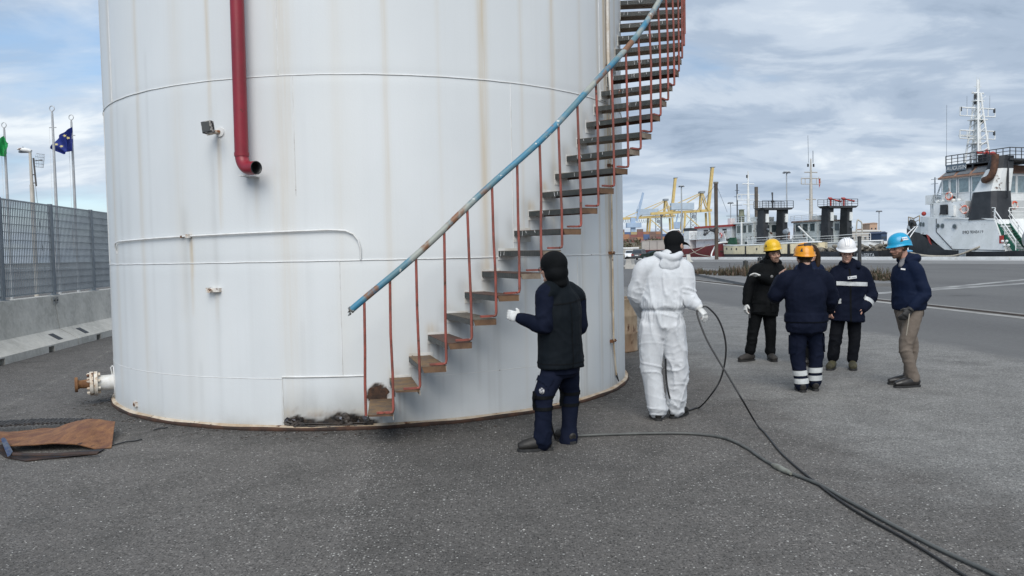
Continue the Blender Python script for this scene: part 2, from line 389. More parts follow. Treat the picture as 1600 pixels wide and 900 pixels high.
    seam([P(th, .505, TR+.002) for th in np.linspace(-97.6, -83.5, 20)], .0075); seam([P(-83.5, z, TR) for z in np.linspace(.2, .5, 6)], .004)
    seam([P(th, .49, TR-.001) for th in np.linspace(-160, -97.7, 60)], .0035); seam([P(th, .47, TR-.0015) for th in np.linspace(-80, -5, 60)], .0035)
    # old heating loop welded to the shell
    pts = [P(-140.7, 1.70), P(-140.7, 1.78, TR+.02), P(-140, 1.815, TR+.022)]+[P(th, 1.825+.0009*(th+140), TR+.022) for th in np.arange(-138, -87, 1.5)]
    pts += [P(-86.2, 1.862, TR+.02), P(-84.9, 1.83, TR+.02), P(-84.1, 1.77, TR+.02), P(-83.8, 1.70, TR+.018), P(-83.8, 1.592, TR+.012)]
    seam(pts, .0085, name='heating_pipe')
    fl = MB(); m2 = M('base_flange_top', (.52, .45, .36), (.36, .27, .18), scale=5, rough=.8, rust=.3, rscale=9, bump=.4); m3 = M('base_flange_edge', (.075, .036, .022), (.03, .02, .016), scale=6, rough=.9, bump=.5)
    nn = 240; rows = []
    pr = lambda i: [(TR-.02, .052), (TR+.012, .048), (TR+.036, .036+.004*math.sin(i*.7))]
    fl.grid([[P(360*i/nn, z, r) for r, z in pr(i)] for i in range(nn+1)]); fl.m = 1
    fl.grid([[P(360*i/nn, z, r+.004*math.sin(i*1.3)) for r, z in ((TR+.0362, .036+.004*math.sin(i*.7)), (TR+.045, .03), (TR+.047, .012), (TR+.04, -.002))] for i in range(nn+1)])
    fl.build('base_flange', [m2, m3], t)
    # torch-cut opening at the foot of the patch: slag, torn plate edges, dark slot
    slag = M('burnt_slag', (.014, .013, .013), (.05, .038, .03), scale=14, rough=.55, rvar=.3, bump=1, bscale=60)
    mb = MB(); r3 = random.Random(9)
    for i in range(18):
        th = r3.uniform(-96.8, -81.8); z = r3.uniform(.02, .05) + (.05*math.exp(-((th+95.6)/1)**2)+.09*math.exp(-((th+87)/1.6)**2))*r3.random()
        mb.ell(P(th, z, TR+r3.uniform(.008, .03)), (r3.uniform(.015, .05), r3.uniform(.005, .009), r3.uniform(.006, .016)), Matrix.Rotation(R_(th+90), 3, 'Z') @ Matrix.Rotation(r3.uniform(-.5, .5), 3, 'Y'), 8, 6)
    for th, z, w, h in ((-95.4, .085, .075, .04), (-87.2, .10, .085, .05), (-84.2, .075, .05, .045), (-94.2, .03, .04, .025)):
        for k in range(4): mb.ell(P(th+r3.uniform(-1, 1)*w*18/1.4, z+r3.uniform(-1, 1)*h*.6, TR+.006), (w*r3.uniform(.4, .8), .010, h*r3.uniform(.3, .8)), Matrix.Rotation(R_(th+90), 3, 'Z') @ Matrix.Rotation(r3.uniform(-.6, .6), 3, 'Y'), 8, 6)
    for k in range(3): mb.tube([P(th, .025+.02*k+.004*r3.random(), TR+.03-.006*k) for th in np.linspace(-95.5, -82.5, 16)], .007, 5)
    mb.build('burnt_edge', slag, t, kind='stuff')
    sil = M('torn_bright_steel', (.20, .21, .24), (.05, .05, .06), scale=25, rough=.35, metal=.6); gl = MB(); ds_ = MB()
    for k in range(70):
        th = r3.choice((-95.6, -95, -87, -84.4, -86))+r3.gauss(0, .8); z = r3.uniform(.02, .12); w = r3.uniform(.012, .045); h = r3.uniform(.008, .03); q = P(th, z, TR+r3.uniform(.006, .018)); tg = tan(th); rd_ = rad(th); a = r3.uniform(-.6, .6)
        e1 = (tg*math.cos(a)+V(0, 0, math.sin(a)))*w; e2 = (V(0, 0, math.cos(a))-tg*math.sin(a))*h+rd_*r3.uniform(-.01, .015)
        (gl if k % 9 == 0 else ds_).prism([q-e1, q-e2*r3.uniform(.3, 1), q+e1*r3.uniform(.6, 1), q+e2+e1*.3, q+e2*.7-e1*.5], rd_*.006)
    ds_.build('torn_plate', slag, t, kind='stuff'); gl.build('bright_shard', sil, t, kind='stuff')
    hl = MB(); hp = []
    for k in range(26):
        a = 2*math.pi*k/26; q = 1+.25*(noise.noise(V(math.cos(a)*2, math.sin(a)*2, 3.3)))+.2*r3.uniform(-1, 1)
        hp.append(P(-81.75+1.8*math.cos(a)*q, max(.27, .315+.09*math.sin(a)*q), TR+.004))
    hl.add(hp, [tuple(range(26))]); hl.build('burnt_hole', M('burnt_rust', (.030, .018, .013), (.085, .042, .024), scale=16, rough=.9, bump=1, bscale=60), t)
    # nozzle with bolted flanges and a rusty reducer
    a0 = rad(-153); c0 = V(TC.x, TC.y, .235); ax = lambda d: c0+a0*(TR+d-.13)
    wn = M('nozzle_paint', (.72, .73, .74), (.55, .54, .5), scale=6, rough=.5, rust=.2, rscale=7); wr = M('rusty_painted_flange', (.66, .62, .55), (.45, .33, .22), scale=12, rough=.7, rust=.5, rscale=12, bump=.4)
    nb = MB(); nb.cyl(ax(.03), ax(.30), .085, n=28); noz = nb.build('nozzle', wn, t)
    pd = MB(); pp = []
    for k in range(28): a = 2*math.pi*k/28; pp.append((-153+math.degrees(.17*math.cos(a)/TR), .235+.18*math.sin(a)))
    pd.add([P(q[0], max(.05, q[1]), TR+.008) for q in pp]+[P(q[0], max(.05, q[1]), TR-.01) for q in pp], [tuple(range(28))]+[(i, (i+1) % 28, 28+(i+1) % 28, 28+i) for i in range(28)]); pd.build('reinforcing_pad', wn, t)
    for d in (.30, .343):
        fb = MB(); fb.cyl(ax(d), ax(d+.036), .135, n=32); f_ = fb.build('flange', wr, noz)
    gk = MB(); gk.cyl(ax(.336), ax(.343), .125, n=24); gk.build('gasket', MT['rubber'], noz)
    tz = V(0, 0, 1); ty = a0.cross(tz)
    for k in range(8):
        a = 2*math.pi*(k+.5)/8; o_ = ty*math.cos(a)*.108+tz*math.sin(a)*.108
        bb = MB(); bb.cyl(ax(.27)+o_, ax(.41)+o_, .009, n=8); bb.cyl(ax(.272)+o_, ax(.298)+o_, .017, n=6, smooth=False); bb.cyl(ax(.381)+o_, ax(.403)+o_, .017, n=6, smooth=False); bb.build('bolt', wr, noz)
    rd = MB(); rd.tube([ax(.379), ax(.41), ax(.48), ax(.50)], [.055, .05, .046, .055], 20); rd.cyl(ax(.50), ax(.53), .085, n=24); rd.build('reducer', M('orange_rust', (.25, .125, .05), (.13, .06, .025), scale=10, rough=.85, bump=.5), noz)
    # small welded lugs
    lug = M('rusted_white_lug', (.68, .66, .62), (.4, .28, .18), scale=14, rough=.6, rust=.45, rscale=25)
    def lugbox(th, z, w, h, d, mat=lug):
        mb = MB(); mb.box(P(th, z, TR+d/2), (d, w, h), Matrix.Rotation(R_(th), 3, 'Z')); return mb.build('welded_lug', mat, t)
    mb = MB(); rm = Matrix.Rotation(R_(-109.5), 3, 'Z'); mb.box(P(-109.3, 1.33, TR+.02), (.045, .10, .038), rm); mb.box(P(-110.6, 1.33, TR+.035), (.05, .02, .045), rm); mb.cyl(P(-109.9, 1.325, TR+.03), P(-109.9, 1.325, TR+.075), .02, n=10); mb.build('welded_lug', lug, t)
    lugbox(-114.65, 1.848, .035, .035, .05); lugbox(-133.4, .125, .075, .05, .02); lugbox(-116.3, 1.845, .012, .02, .04, MT['rust'])
    mb = MB(); mb.cyl(P(-133.4, .125, TR), P(-133.4, .125, TR+.03), .014, n=8); mb.build('stud', MT['rust'], t)
    lift = MB(); lift.tube([P(-153, .42, TR+.01), P(-153.3, .40, TR+.03), P(-153.5, .34, TR+.02), P(-153.6, .25, TR+.01)], .008, 8); lift.build('handle', wn, t)
    # pads under each stair tread
    padm = M('tread_pad_paint', (.68, .68, .66), (.52, .5, .45), scale=7, rough=.5, rust=.2, rscale=9)
    for n in range(2, 31):
        th, z = tread_th(n)-.25, tread_z(n)
        mb = MB(); wd = rs.uniform(3.4, 4.2); h1 = rs.uniform(.012, .03); h0 = .09 if n % 3 else .11
        ths_ = np.linspace(th, th+wd, 5)
        mb.add([P(a, z+h1, TR+.006) for a in ths_]+[P(a, z-h0, TR+.006) for a in ths_]+[P(a, z+h1, TR-.008) for a in ths_]+[P(a, z-h0, TR-.008) for a in ths_],
               [(i, i+1, 6+i, 5+i) for i in range(4)]+[(10+i, 11+i, 1+i, i) for i in range(4)]+[(5+i, 6+i, 16+i, 15+i) for i in range(4)]+[(0, 5, 15, 10), (4, 14, 19, 9)])
        mb.build('stiffener_pad', padm, t)
    return t
tank = build_tank()
# ------------------------------------------------------------------ stair
def checker(name, c1, c2, rough=.5, metal=.2, rust=.2):
    mt = M(name, c1, c2, scale=9, rough=rough, metal=metal, rust=rust, rscale=10)
    nt = mt.node_tree; N = nt.nodes; L = nt.links; tc = N.new('ShaderNodeTexCoord')
    hs = []
    for rz in (45, -45):
        mp = N.new('ShaderNodeMapping'); mp.inputs['Rotation'].default_value = (R_(20), R_(20), R_(rz)); L.new(tc.outputs['Object'], mp.inputs[0])
        w = N.new('ShaderNodeTexWave'); w.inputs['Scale'].default_value = 26; w.inputs['Distortion'].default_value = .6; L.new(mp.outputs[0], w.inputs[0]); hs.append(w.outputs['Fac'])
    mx = N.new('ShaderNodeMath'); mx.operation = 'MULTIPLY'; L.new(hs[0], mx.inputs[0]); L.new(hs[1], mx.inputs[1])
    bp = N.new('ShaderNodeBump'); bp.inputs['Strength'].default_value = .5; bp.inputs['Distance'].default_value = .004; L.new(mx.outputs[0], bp.inputs['Height']); L.new(bp.outputs[0], N['Principled BSDF'].inputs['Normal'])
    return mt
def build_stair():
    t = thing('spiral_staircase', 'rusty open-tread steel staircase with worn blue handrail curling up the white tank', 'staircase', P(-83, 0, 3.7))
    nose = checker('tread_nosing', (.035, .042, .042), (.06, .062, .058), rust=.12); tops = [checker('tread_top_ochre', (.20, .125, .06), (.12, .085, .06), .75, .1, .2), checker('tread_top_red', (.10, .045, .03), (.07, .05, .04), .7, .1, .3), checker('tread_top_grey', (.13, .115, .09), (.08, .07, .055), .7, .1, .25)]
    und = M('tread_underside', (.40, .345, .285), (.30, .25, .20), scale=6, rough=.8, rust=.2, rscale=7); und2 = M('tread_underside_rusted', (.085, .05, .04), (.14, .075, .05), scale=6, rough=.85)
    end = M('tread_end', (.17, .10, .055), (.09, .05, .03), scale=7, rough=.8); endl = M('tread_end_pale', (.25, .21, .16), (.16, .12, .09), scale=7, rough=.8)
    red = M('faded_red_rod', (.30, .075, .055), (.17, .055, .04), scale=8, rough=.6, rust=.25, rscale=9)
    padm = M('bracket_paint', (.5, .48, .43), (.25, .18, .12), scale=12, rough=.7)
    rr = random.Random(5)
    NT = 30
    for n in range(1, NT+1):
        th0 = tread_th(n); z = tread_z(n); tilt = rr.uniform(-.004, .004)
        ti = {1: 0, 2: 0, 3: 0, 4: 1, 5: 2}.get(n, rr.choice((1, 2, 2))); rusty = n in (4, 5, 9, 10, 11, 12, 15, 18)
        def c(f, r, dz=0):   # f: 0 front .. 1 rear; parallel-sided plate
            a = R_(th0+1.6); d = rad(th0+1.6); tg = tan(th0+1.6)
            w = .218 if r > 3.5 else .205
            return V(TC.x, TC.y, 0)+d*r+tg*((f-.5)*w)+V(0, 0, z+dz+tilt*(r-3.2)*3)
        ri, ro = TR-.01, RO_+rr.uniform(-.01, .012)
        mb = MB(); mb.m = 0
        mb.prism([c(0, ri), c(0, ro), c(1, ro), c(1, ri)], V(0, 0, -.005))
        mb.m = 3; mb.prism([c(.03, ri, -.0055), c(.03, ro-.008, -.0055), c(.97, ro-.008, -.0055), c(.97, ri, -.0055)], V(0, 0, -.003))
        lp = .052
        mb.m = 1; mb.prism([c(0.0, ri, -.0055), c(0.0, ro-.001, -.0055), c(0.0, ro-.001, -lp), c(0.0, ri, -lp)], (c(.028, ri)-c(0, ri)))
        mb.m = 3; mb.prism([c(.972, ri, -.0055), c(.972, ro-.001, -.0055), c(.972, ro-.001, -lp), c(.972, ri, -lp)], (c(1, ri)-c(.972, ri)))
        mb.m = 2; mb.prism([c(.03, ro-.007, -.0056), c(.97, ro-.007, -.0056), c(.985, ro-.007, -lp-.004), c(.10, ro-.007, -lp-.002)] if n > 2 else [c(.03, ro-.007, -.0056), c(.97, ro-.007, -.0056), c(.985, ro-.007, -.02), c(.05, ro-.007, -.016)], rad(th0+1.6)*.006)
        o = mb.build('tread', [tops[ti], nose, end if rusty or n < 7 else endl, und2 if rusty else und], t)
        if n > 7:   # drips of white paint on the nosing
            mb = MB()
            for k in range(rr.randint(2, 5)):
                r_ = rr.uniform(ri+.06, ro-.25); q = c(-.006, r_, -.006); mb.tube([q, q+V(0, 0, -rr.uniform(.015, .05))+rad(th0)*rr.uniform(-.012, .012)], .0025, 4)
            mb.build('paint_drip', MT['white_clean'], o)
        # weld blob at the wall
        mb = MB(); mb.box(c(.1, TR+.02, -.026), (.03, .03, .045), Matrix.Rotation(R_(th0+1.6), 3, 'Z')); mb.build('bracket', MT['rust'] if rusty else padm, o)
    railz = lambda th: 1.262+(th+82.6)*.0589+.012*math.sin(th*.35)
    rods = [(tread_th(1)-.15, tread_z(1)-.03)]+[(tread_th(n)+3.15, tread_z(n)+.012) for n in range(1, NT)]
    for i, (th, zb) in enumerate(rods):
        j = rr.uniform(-.18, .18); zt = railz(th)-.02; rb = RO_+.014
        pts = [P(th+j, zt, RO_), P(th+j*.6+rr.uniform(-.1, .1), zb+.6*(zt-zb), rb), P(th+rr.uniform(-.06, .06), zb+.3*(zt-zb), rb), P(th, zb+.03, rb)]
        mb = MB()
        if i:
            pts += [P(th-.1, zb+.008, rb), P(th-.35, zb+.003, rb-.004)]
            mb.tube(pts, .0115, 8)
            mb.box(P(th-1.15, zb+.003, RO_-.012), (.03, .12, .017), Matrix.Rotation(R_(th-1.15), 3, 'Z'))
        else: mb.tube(pts, .0118, 8)
        mb.build('baluster', red, t)
    ths = np.arange(-84.35, 14, .8)
    hr = M('worn_blue_rail', (.035, .19, .31), (.10, .20, .24), scale=5, stretch=(1, 1, 1), lo=.4, hi=.6, rough=.5)
    nt = hr.node_tree; N = nt.nodes; L = nt.links; b = N['Principled BSDF']; old = b.inputs['Base Color'].links[0].from_socket
    tc = N.new('ShaderNodeTexCoord')
    def wear(sc, lo, hi, colr, src, seed):
        mp = N.new('ShaderNodeMapping'); mp.inputs['Location'].default_value = (seed, seed*2, seed*3); L.new(tc.outputs['Object'], mp.inputs[0])
        n = N.new('ShaderNodeTexNoise'); n.inputs['Scale'].default_value = sc; n.inputs['Detail'].default_value = 5; L.new(mp.outputs[0], n.inputs[0])
        r = N.new('ShaderNodeMapRange'); r.interpolation_type = 'SMOOTHSTEP'; r.inputs[1].default_value = lo; r.inputs[2].default_value = hi; L.new(n.outputs[0], r.inputs[0])
        x = N.new('ShaderNodeMix'); x.data_type = 'RGBA'; L.new(r.outputs[0], x.inputs['Factor']); L.new(src, x.inputs['A']); x.inputs['B'].default_value = (*colr, 1); return x.outputs['Result']
    cc = wear(2.2, .48, .58, (.30, .32, .29), old, 1); cc = wear(3.1, .54, .60, (.20, .10, .055), cc, 4); cc = wear(14, .64, .68, (.5, .52, .5), cc, 8); L.new(cc, b.inputs['Base Color'])
    mb = MB(); mb.tube([P(th, railz(th), RO_) for th in ths], .0285, 14, cap=False); h = mb.build('handrail', hr, t)
    mb = MB(); mb.tube([P(-84.36, railz(-84.36), RO_), P(-84.2, railz(-84.2), RO_)], [.0295, .030], 12, cap=False)
    for k in range(5): a = k*1.3; mb.tube([P(-84.36, railz(-84.36), RO_)+V(0, 0, .028*math.sin(a))+rad(-84)*.028*math.cos(a), P(-84.65, railz(-84.6), RO_)+V(0, 0, .034*math.sin(a))+rad(-84)*.03*math.cos(a)], [.012, .003], 5)
    mb.build('torn_rail_end', M('bare_torn_steel', (.35, .37, .36), (.08, .07, .06), scale=30, rough=.4, metal=.5), h)
    return t
stair = build_stair()
# ------------------------------------------------------------------ pipes and fittings on the tank
def build_fittings():
    redp = M('red_pipe_paint', (.25, .014, .028), (.20, .014, .024), scale=3, rough=.42, rust=.12, rscale=14)
    t = thing('fire_water_pipe', 'red vertical pipe on the tank wall ending in a black open elbow', 'pipe', P(-102.6, 2.4, TR+.1))
    th = -102.6; rc = TR+.115
    mb = MB(); mb.cyl(P(th+.25, 2.58, rc), P(th+.6, 7.4, rc), .0625, n=28); mb.build('riser', redp, t)
    mb = MB(); mb.tube([P(th+.25, 2.56, rc), P(th+.25, 2.595, rc)], .067, 28); mb.build('collar', redp, t)
    c0 = P(th+.25, 2.57, rc); d = V(.80, -.60, -.02).normalized()
    pts = [c0]; 
    for k in range(1, 9):
        a = k/8*math.pi/2; pts.append(c0+V(0, 0, -.125*math.sin(a))+d*(.125*(1-math.cos(a))))
    pts.append(pts[-1]+d*.085)
    mb = MB(); mb.tube(pts, [.0605]*len(pts), 28, cap=False); el = mb.build('elbow', redp, t)
    mb = MB(); e = pts[-1]; rot = d.to_track_quat('Z', 'Y').to_matrix(); mb.lathe([(.060, -.002), (.061, .004), (.0555, .004), (.054, -.06), (.052, -.12), (.0, -.125)], 28, e, rot); mb.build('pipe_mouth', MT['black'], el)
    mb = MB(); mb.box(P(th+.4, 2.385, TR+.07), (.14, .07, .01), Matrix.Rotation(R_(th), 3, 'Z')); mb.box(P(th+1.6, 2.378, TR+.03), (.07, .06, .008), Matrix.Rotation(R_(th), 3, 'Z')); mb.build('support_bracket', MT['white'], t)
    mb = MB(); mb.cyl(P(th-1.1, 2.515, TR+.02), P(th-.6, 2.515, rc), .005, n=6); mb.build('clamp_bolt', MT['rust'], t)
    for z in (4.9, 6.6):
        mb = MB(); mb.tube([P(th+.4, z, rc), P(th+.4, z+.03, rc)], .068, 20); mb.box(P(th+.4, z+.015, TR+.03), (.1, .03, .02), Matrix.Rotation(R_(th), 3, 'Z')); mb.build('pipe_clamp', MT['rust'], t)
    # square lamp on a rusty arm
    pl = M('peeling_lamp_paint', (.035, .035, .035), (.42, .41, .38), scale=22, lo=.5, hi=.56, rough=.7, fine=.2)
    t = thing('wall_lamp', 'small square lamp with peeling black paint, left of the red pipe', 'lamp', P(-107.5, 2.82, TR))
    q0 = P(-107.6, 2.815, TR); q1 = P(-108.6, 2.79, TR+.11); q2 = P(-110.4, 2.80, TR+.16)
    mb = MB(); mb.tube([q0, q0.lerp(q1, .5)+V(0, 0, .006), q1], .02, 10); mb.build('arm', M('flaking_arm', (.55, .5, .42), (.20, .09, .04), scale=18, lo=.42, hi=.55, rough=.8), t)
    mb = MB(); mb.cyl(P(-107.5, 2.815, TR-.002), P(-107.5, 2.815, TR+.012), .045, n=16); mb.build('wall_plate', MT['white'], t)
    dd = (at(323, 198, 7.45)); rot = Matrix.Rotation(R_(-104), 3, 'Z') @ Matrix.Rotation(R_(8), 3, 'X')
    mb = MB(); mb.box(dd+V(0, .03, 0), (.06, .092, .105), rot); mb.build('lamp_housing', pl, t)
    mb = MB(); rx = rot @ V(1, 0, 0); mb.box(dd+V(0, .03, 0)+rx*.0325, (.006, .08, .09), rot); mb.build('lens', glass('smoked_lens', (.06, .06, .055), .3), t)
    # conduit running down the right flank
    cm = M('conduit_paint', (.60, .53, .42), (.45, .35, .24), scale=7, rough=.6, rust=.3, rscale=10)
    t = thing('cable_conduit', 'thin rust-stained conduit clamped to the right flank of the white tank', 'conduit', P(-25.6, .1, TR))
    mb = MB(); mb.tube([P(-26.6, z, TR+.03) for z in np.linspace(7.2, 3.78, 6)]+[P(-26.9, 3.6, TR+.05), P(-27.3, 3.45, TR+.07), P(-26.6, 3.30, TR+.07), P(-25.9, 3.2, TR+.04)], .019, 10); mb.build('white_sleeve', M('sleeve', (.66, .65, .62), (.5, .44, .36), scale=6, rough=.5, rust=.2), t)
    mb = MB(); mb.tube([P(-25.7, z, TR+.028) for z in np.linspace(3.22, .60, 8)]+[P(-25.5, .5, TR+.026), P(-24.2, .28, TR+.02), P(-23.5, .17, TR+.016)], .0105, 8); mb.build('lower_pipe', cm, t)
    mb = MB(); mb.tube([P(-25.0, z, TR+.02) for z in np.linspace(7.2, .66, 8)], .006, 6); mb.build('earth_wire', M('earth_wire', (.6, .57, .5), (.4, .33, .25), rough=.6), t)
    mb = MB(); mb.tube([P(-23.5, .19, TR+.016), P(-23.3, .15, TR+.02), P(-22.7, .09, TR+.03)], [.012, .012, .006], 8); mb.build('cable_end', MT['black'], t)
    for z in (.585, 1.60, 2.6, 3.72, 5.2):
        mb = MB()
        for a in (-26.5, -24.9): mb.box(P(a, z, TR+.02), (.04, .022, .035), Matrix.Rotation(R_(a), 3, 'Z'))
        mb.bar(P(-26.6, z, TR+.043), P(-24.8, z, TR+.043), .02, .006); mb.build('clamp', MT['rust'], t)
build_fittings()
# ------------------------------------------------------------------ ground
def ground_material():
    mt = bpy.data.materials.new('worn_asphalt'); mt.use_nodes = True; nt = mt.node_tree; N = nt.nodes; L = nt.links; b = N['Principled BSDF']
    tc = N.new('ShaderNodeTexCoord'); ob = tc.outputs['Object']; sp = N.new('ShaderNodeSeparateXYZ'); L.new(ob, sp.inputs[0])
    def mth(op, a, c=None, d=None, clamp=False):
        n = N.new('ShaderNodeMath'); n.operation = op; n.use_clamp = clamp
        for i, q in enumerate((a, c, d)):
            if q is None: continue
            if isinstance(q, (int, float)): n.inputs[i].default_value = q
            else: L.new(q, n.inputs[i])
        return n.outputs[0]
    def nz(sc, det=6, ro=.6, st=(1, 1, 1), off=0):
        mp = N.new('ShaderNodeMapping'); mp.inputs['Scale'].default_value = st; mp.inputs['Location'].default_value = (off, off, 0); L.new(ob, mp.inputs[0])
        n = N.new('ShaderNodeTexNoise'); n.inputs['Scale'].default_value = sc; n.inputs['Detail'].default_value = det; n.inputs['Roughness'].default_value = ro; L.new(mp.outputs[0], n.inputs[0]); return n.outputs[0]
    def rp(f, a, c, o0=0.0, o1=1.0):
        r = N.new('ShaderNodeMapRange'); r.interpolation_type = 'SMOOTHSTEP'
        for i, q in enumerate((a, c, o0, o1)): r.inputs[i+1].default_value = q
        L.new(f, r.inputs[0]); return r.outputs[0]
    def mix(f, a, c, bt='MIX'):
        x = N.new('ShaderNodeMix'); x.data_type = 'RGBA'; x.blend_type = bt
        if isinstance(f, (int, float)): x.inputs['Factor'].default_value = f
        else: L.new(f, x.inputs['Factor'])
        for k, q in (('A', a), ('B', c)):
            if isinstance(q, tuple): x.inputs[k].default_value = (*q, 1)
            else: L.new(q, x.inputs[k])
        return x.outputs['Result']
    def vor(sc):
        v = N.new('ShaderNodeTexVoronoi'); v.inputs['Scale'].default_value = sc; L.new(ob, v.inputs[0])
        s2 = N.new('ShaderNodeSeparateColor'); L.new(v.outputs['Color'], s2.inputs[0]); return v.outputs['Distance'], s2.outputs[0], s2.outputs[1]
    def xneg(x): return mth('MULTIPLY', x, -1.0)
    big = nz(.35, 5, .6); med = nz(2.2, 5, .6); fine = nz(9, 5, .65)
    base = mix(rp(big, .3, .7), (.112, .105, .098), (.141, .132, .123))
    base = mix(mth('MULTIPLY', rp(med, .4, .75), .5), base, (.062, .059, .054))
    # worn pale lane (traffic-polished aggregate) right of the tank
    xb = mth('ADD', sp.outputs[0], mth('MULTIPLY', mth('SUBTRACT', nz(.75, 7, .72), .5), 3.2))
    xb = mth('ADD', xb, mth('MULTIPLY', sp.outputs[1], .075))
    lane = rp(xb, 2.7, 3.9)
    # right edge of the lane: newer, smoother dark mat beyond x + .083 y = 7.9
    e = mth('ADD', mth('ADD', sp.outputs[0], mth('MULTIPLY', sp.outputs[1], .085)), mth('MULTIPLY', mth('SUBTRACT', nz(.8, 6, .7), .5), 1.3))
    mat2 = rp(e, 7.7, 8.35)
    base = mix(lane, base, mix(rp(med, .3, .7), (.22, .216, .205), (.165, .161, .153)))
    base = mix(mat2, base, mix(rp(nz(.25, 4, .6, (1, .35, 1)), .35, .65), (.130, .129, .126), (.105, .104, .103)))
    base = mix(mth('MULTIPLY', rp(nz(.5, 4, .6, (.8, .12, 1), 7), .55, .75), .4), base, (.075, .074, .072))      # rolled dark tracks
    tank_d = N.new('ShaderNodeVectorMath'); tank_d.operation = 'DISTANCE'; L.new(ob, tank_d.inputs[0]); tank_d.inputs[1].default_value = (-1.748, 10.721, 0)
    dirt_and_dark = mth('MULTIPLY', rp(tank_d.outputs['Value'], 4.1, 3.25), rp(fine, .3, .7, .3, .75))
    base = mix(dirt_and_dark, base, (.032, .030, .028))                                                                  # asphalt darkens in a ring towards the foot of the tank
    la, lb = gnd(0, 641), gnd(176, 546); ld = (lb-la).normalized(); ln = V(-ld.y, ld.x, 0)
    dl = mth('ADD', mth('ADD', mth('MULTIPLY', sp.outputs[0], ln.x), mth('MULTIPLY', sp.outputs[1], ln.y)), -la.dot(ln)); dl = mth('ABSOLUTE', mth('ADD', dl, mth('MULTIPLY', mth('SUBTRACT', nz(1.1, 4, .6), .5), .22)))
    base = mix(mth('MULTIPLY', mth('MULTIPLY', rp(dl, .06, .01), rp(fine, .44, .75)), rp(xneg(sp.outputs[0]), 3.2, 4.0)), base, (.24, .23, .205))       # pale grit gathered along an old joint
    oil = rp(nz(.42, 3, .5, (1, 1, 1), 21), .66, .74); base = mix(mth('MULTIPLY', oil, .45), base, (.040, .038, .036))
    # aggregate: stones of differing grey, pale chips
    d0, c0, c0b = vor(52); d1, c1, c1b = vor(100); d2, c2, c2b = vor(62); d3, c3, c3b = vor(40)
    smooth = mth('SUBTRACT', 1.0, mth('MULTIPLY', mat2, .75))
    st = mth('MULTIPLY', mth('MULTIPLY', mth('SUBTRACT', c1, .5), rp(d1, .55, .15)), smooth)
    st0 = mth('MULTIPLY', mth('MULTIPLY', mth('SUBTRACT', mth('POWER', c0, 1.6), .36), rp(d0, .6, .2)), smooth)
    xs = mth('ADD', mth('ADD', sp.outputs[0], mth('MULTIPLY', sp.outputs[1], .07)), mth('MULTIPLY', mth('SUBTRACT', nz(1.5, 5, .7), .5), .35))
    side = mth('MULTIPLY', rp(xs, -.74, -.62), rp(xs, 1.9, .4)); seam = mth('MULTIPLY', rp(xs, -.86, -.70), rp(xs, -.30, -.62))
    base = mix(mth('MULTIPLY', side, .30), base, (.045, .043, .040))
    g = mth('ADD', mth('ADD', 1.0, mth('MULTIPLY', st, 1.9)), mth('MULTIPLY', st0, 1.5)); g = mth('MAXIMUM', g, .25); cc = N.new('ShaderNodeCombineColor'); [L.new(g, cc.inputs[i]) for i in range(3)]
    base = mix(1.0, base, cc.outputs[0], 'MULTIPLY')
    dens = rp(nz(.7, 4, .6, (1, .6, 1), 3), .3, .75, .95, .82)
    dens = mth('SUBTRACT', dens, mth('MULTIPLY', seam, .16))
    ch2 = mth('MULTIPLY', mth('GREATER_THAN', c2, dens), rp(d2, .36, .22)); ch3 = mth('MULTIPLY', mth('GREATER_THAN', c3, mth('ADD', dens, .03)), rp(d3, .33, .2))
    chip = mth('MULTIPLY', mth('MAXIMUM', ch2, ch3), mth('SUBTRACT', 1.0, mth('MULTIPLY', mat2, .9)), None, True)
    base = mix(mth('MULTIPLY', chip, rp(c2b, 0, 1, .25, .95)), base, mix(c3b, (.40, .39, .36), (.62, .61, .58)))
    L.new(base, b.inputs['Base Color'])
    L.new(rp(fine, .2, .8, .72, .95), b.inputs['Roughness']); b.inputs['Specular IOR Level'].default_value = .35
    hgt = mth('ADD', mth('MULTIPLY', rp(d1, .6, .0), smooth), mth('MULTIPLY', fine, .8))
    bp = N.new('ShaderNodeBump'); bp.inputs['Strength'].default_value = .8; bp.inputs['Distance'].default_value = .008; L.new(hgt, bp.inputs['Height']); L.new(bp.outputs[0], b.inputs['Normal'])
    return mt
def sheet(name, pts, mat, z=.004, **kw):
    mb = MB(); mb.add([V(p[0], p[1], z) for p in pts], [tuple(range(len(pts)))]); o = mb.build(name, mat, **kw); tagp(o, kind='structure'); return o
Q0 = V(47.54, 76.02, 0); DQ = V(-.3213, .947, 0).normalized(); NQ = V(DQ.y, -DQ.x, 0)
def QP(s, off, z=0): return Q0+DQ*s+NQ*off+V(0, 0, z)
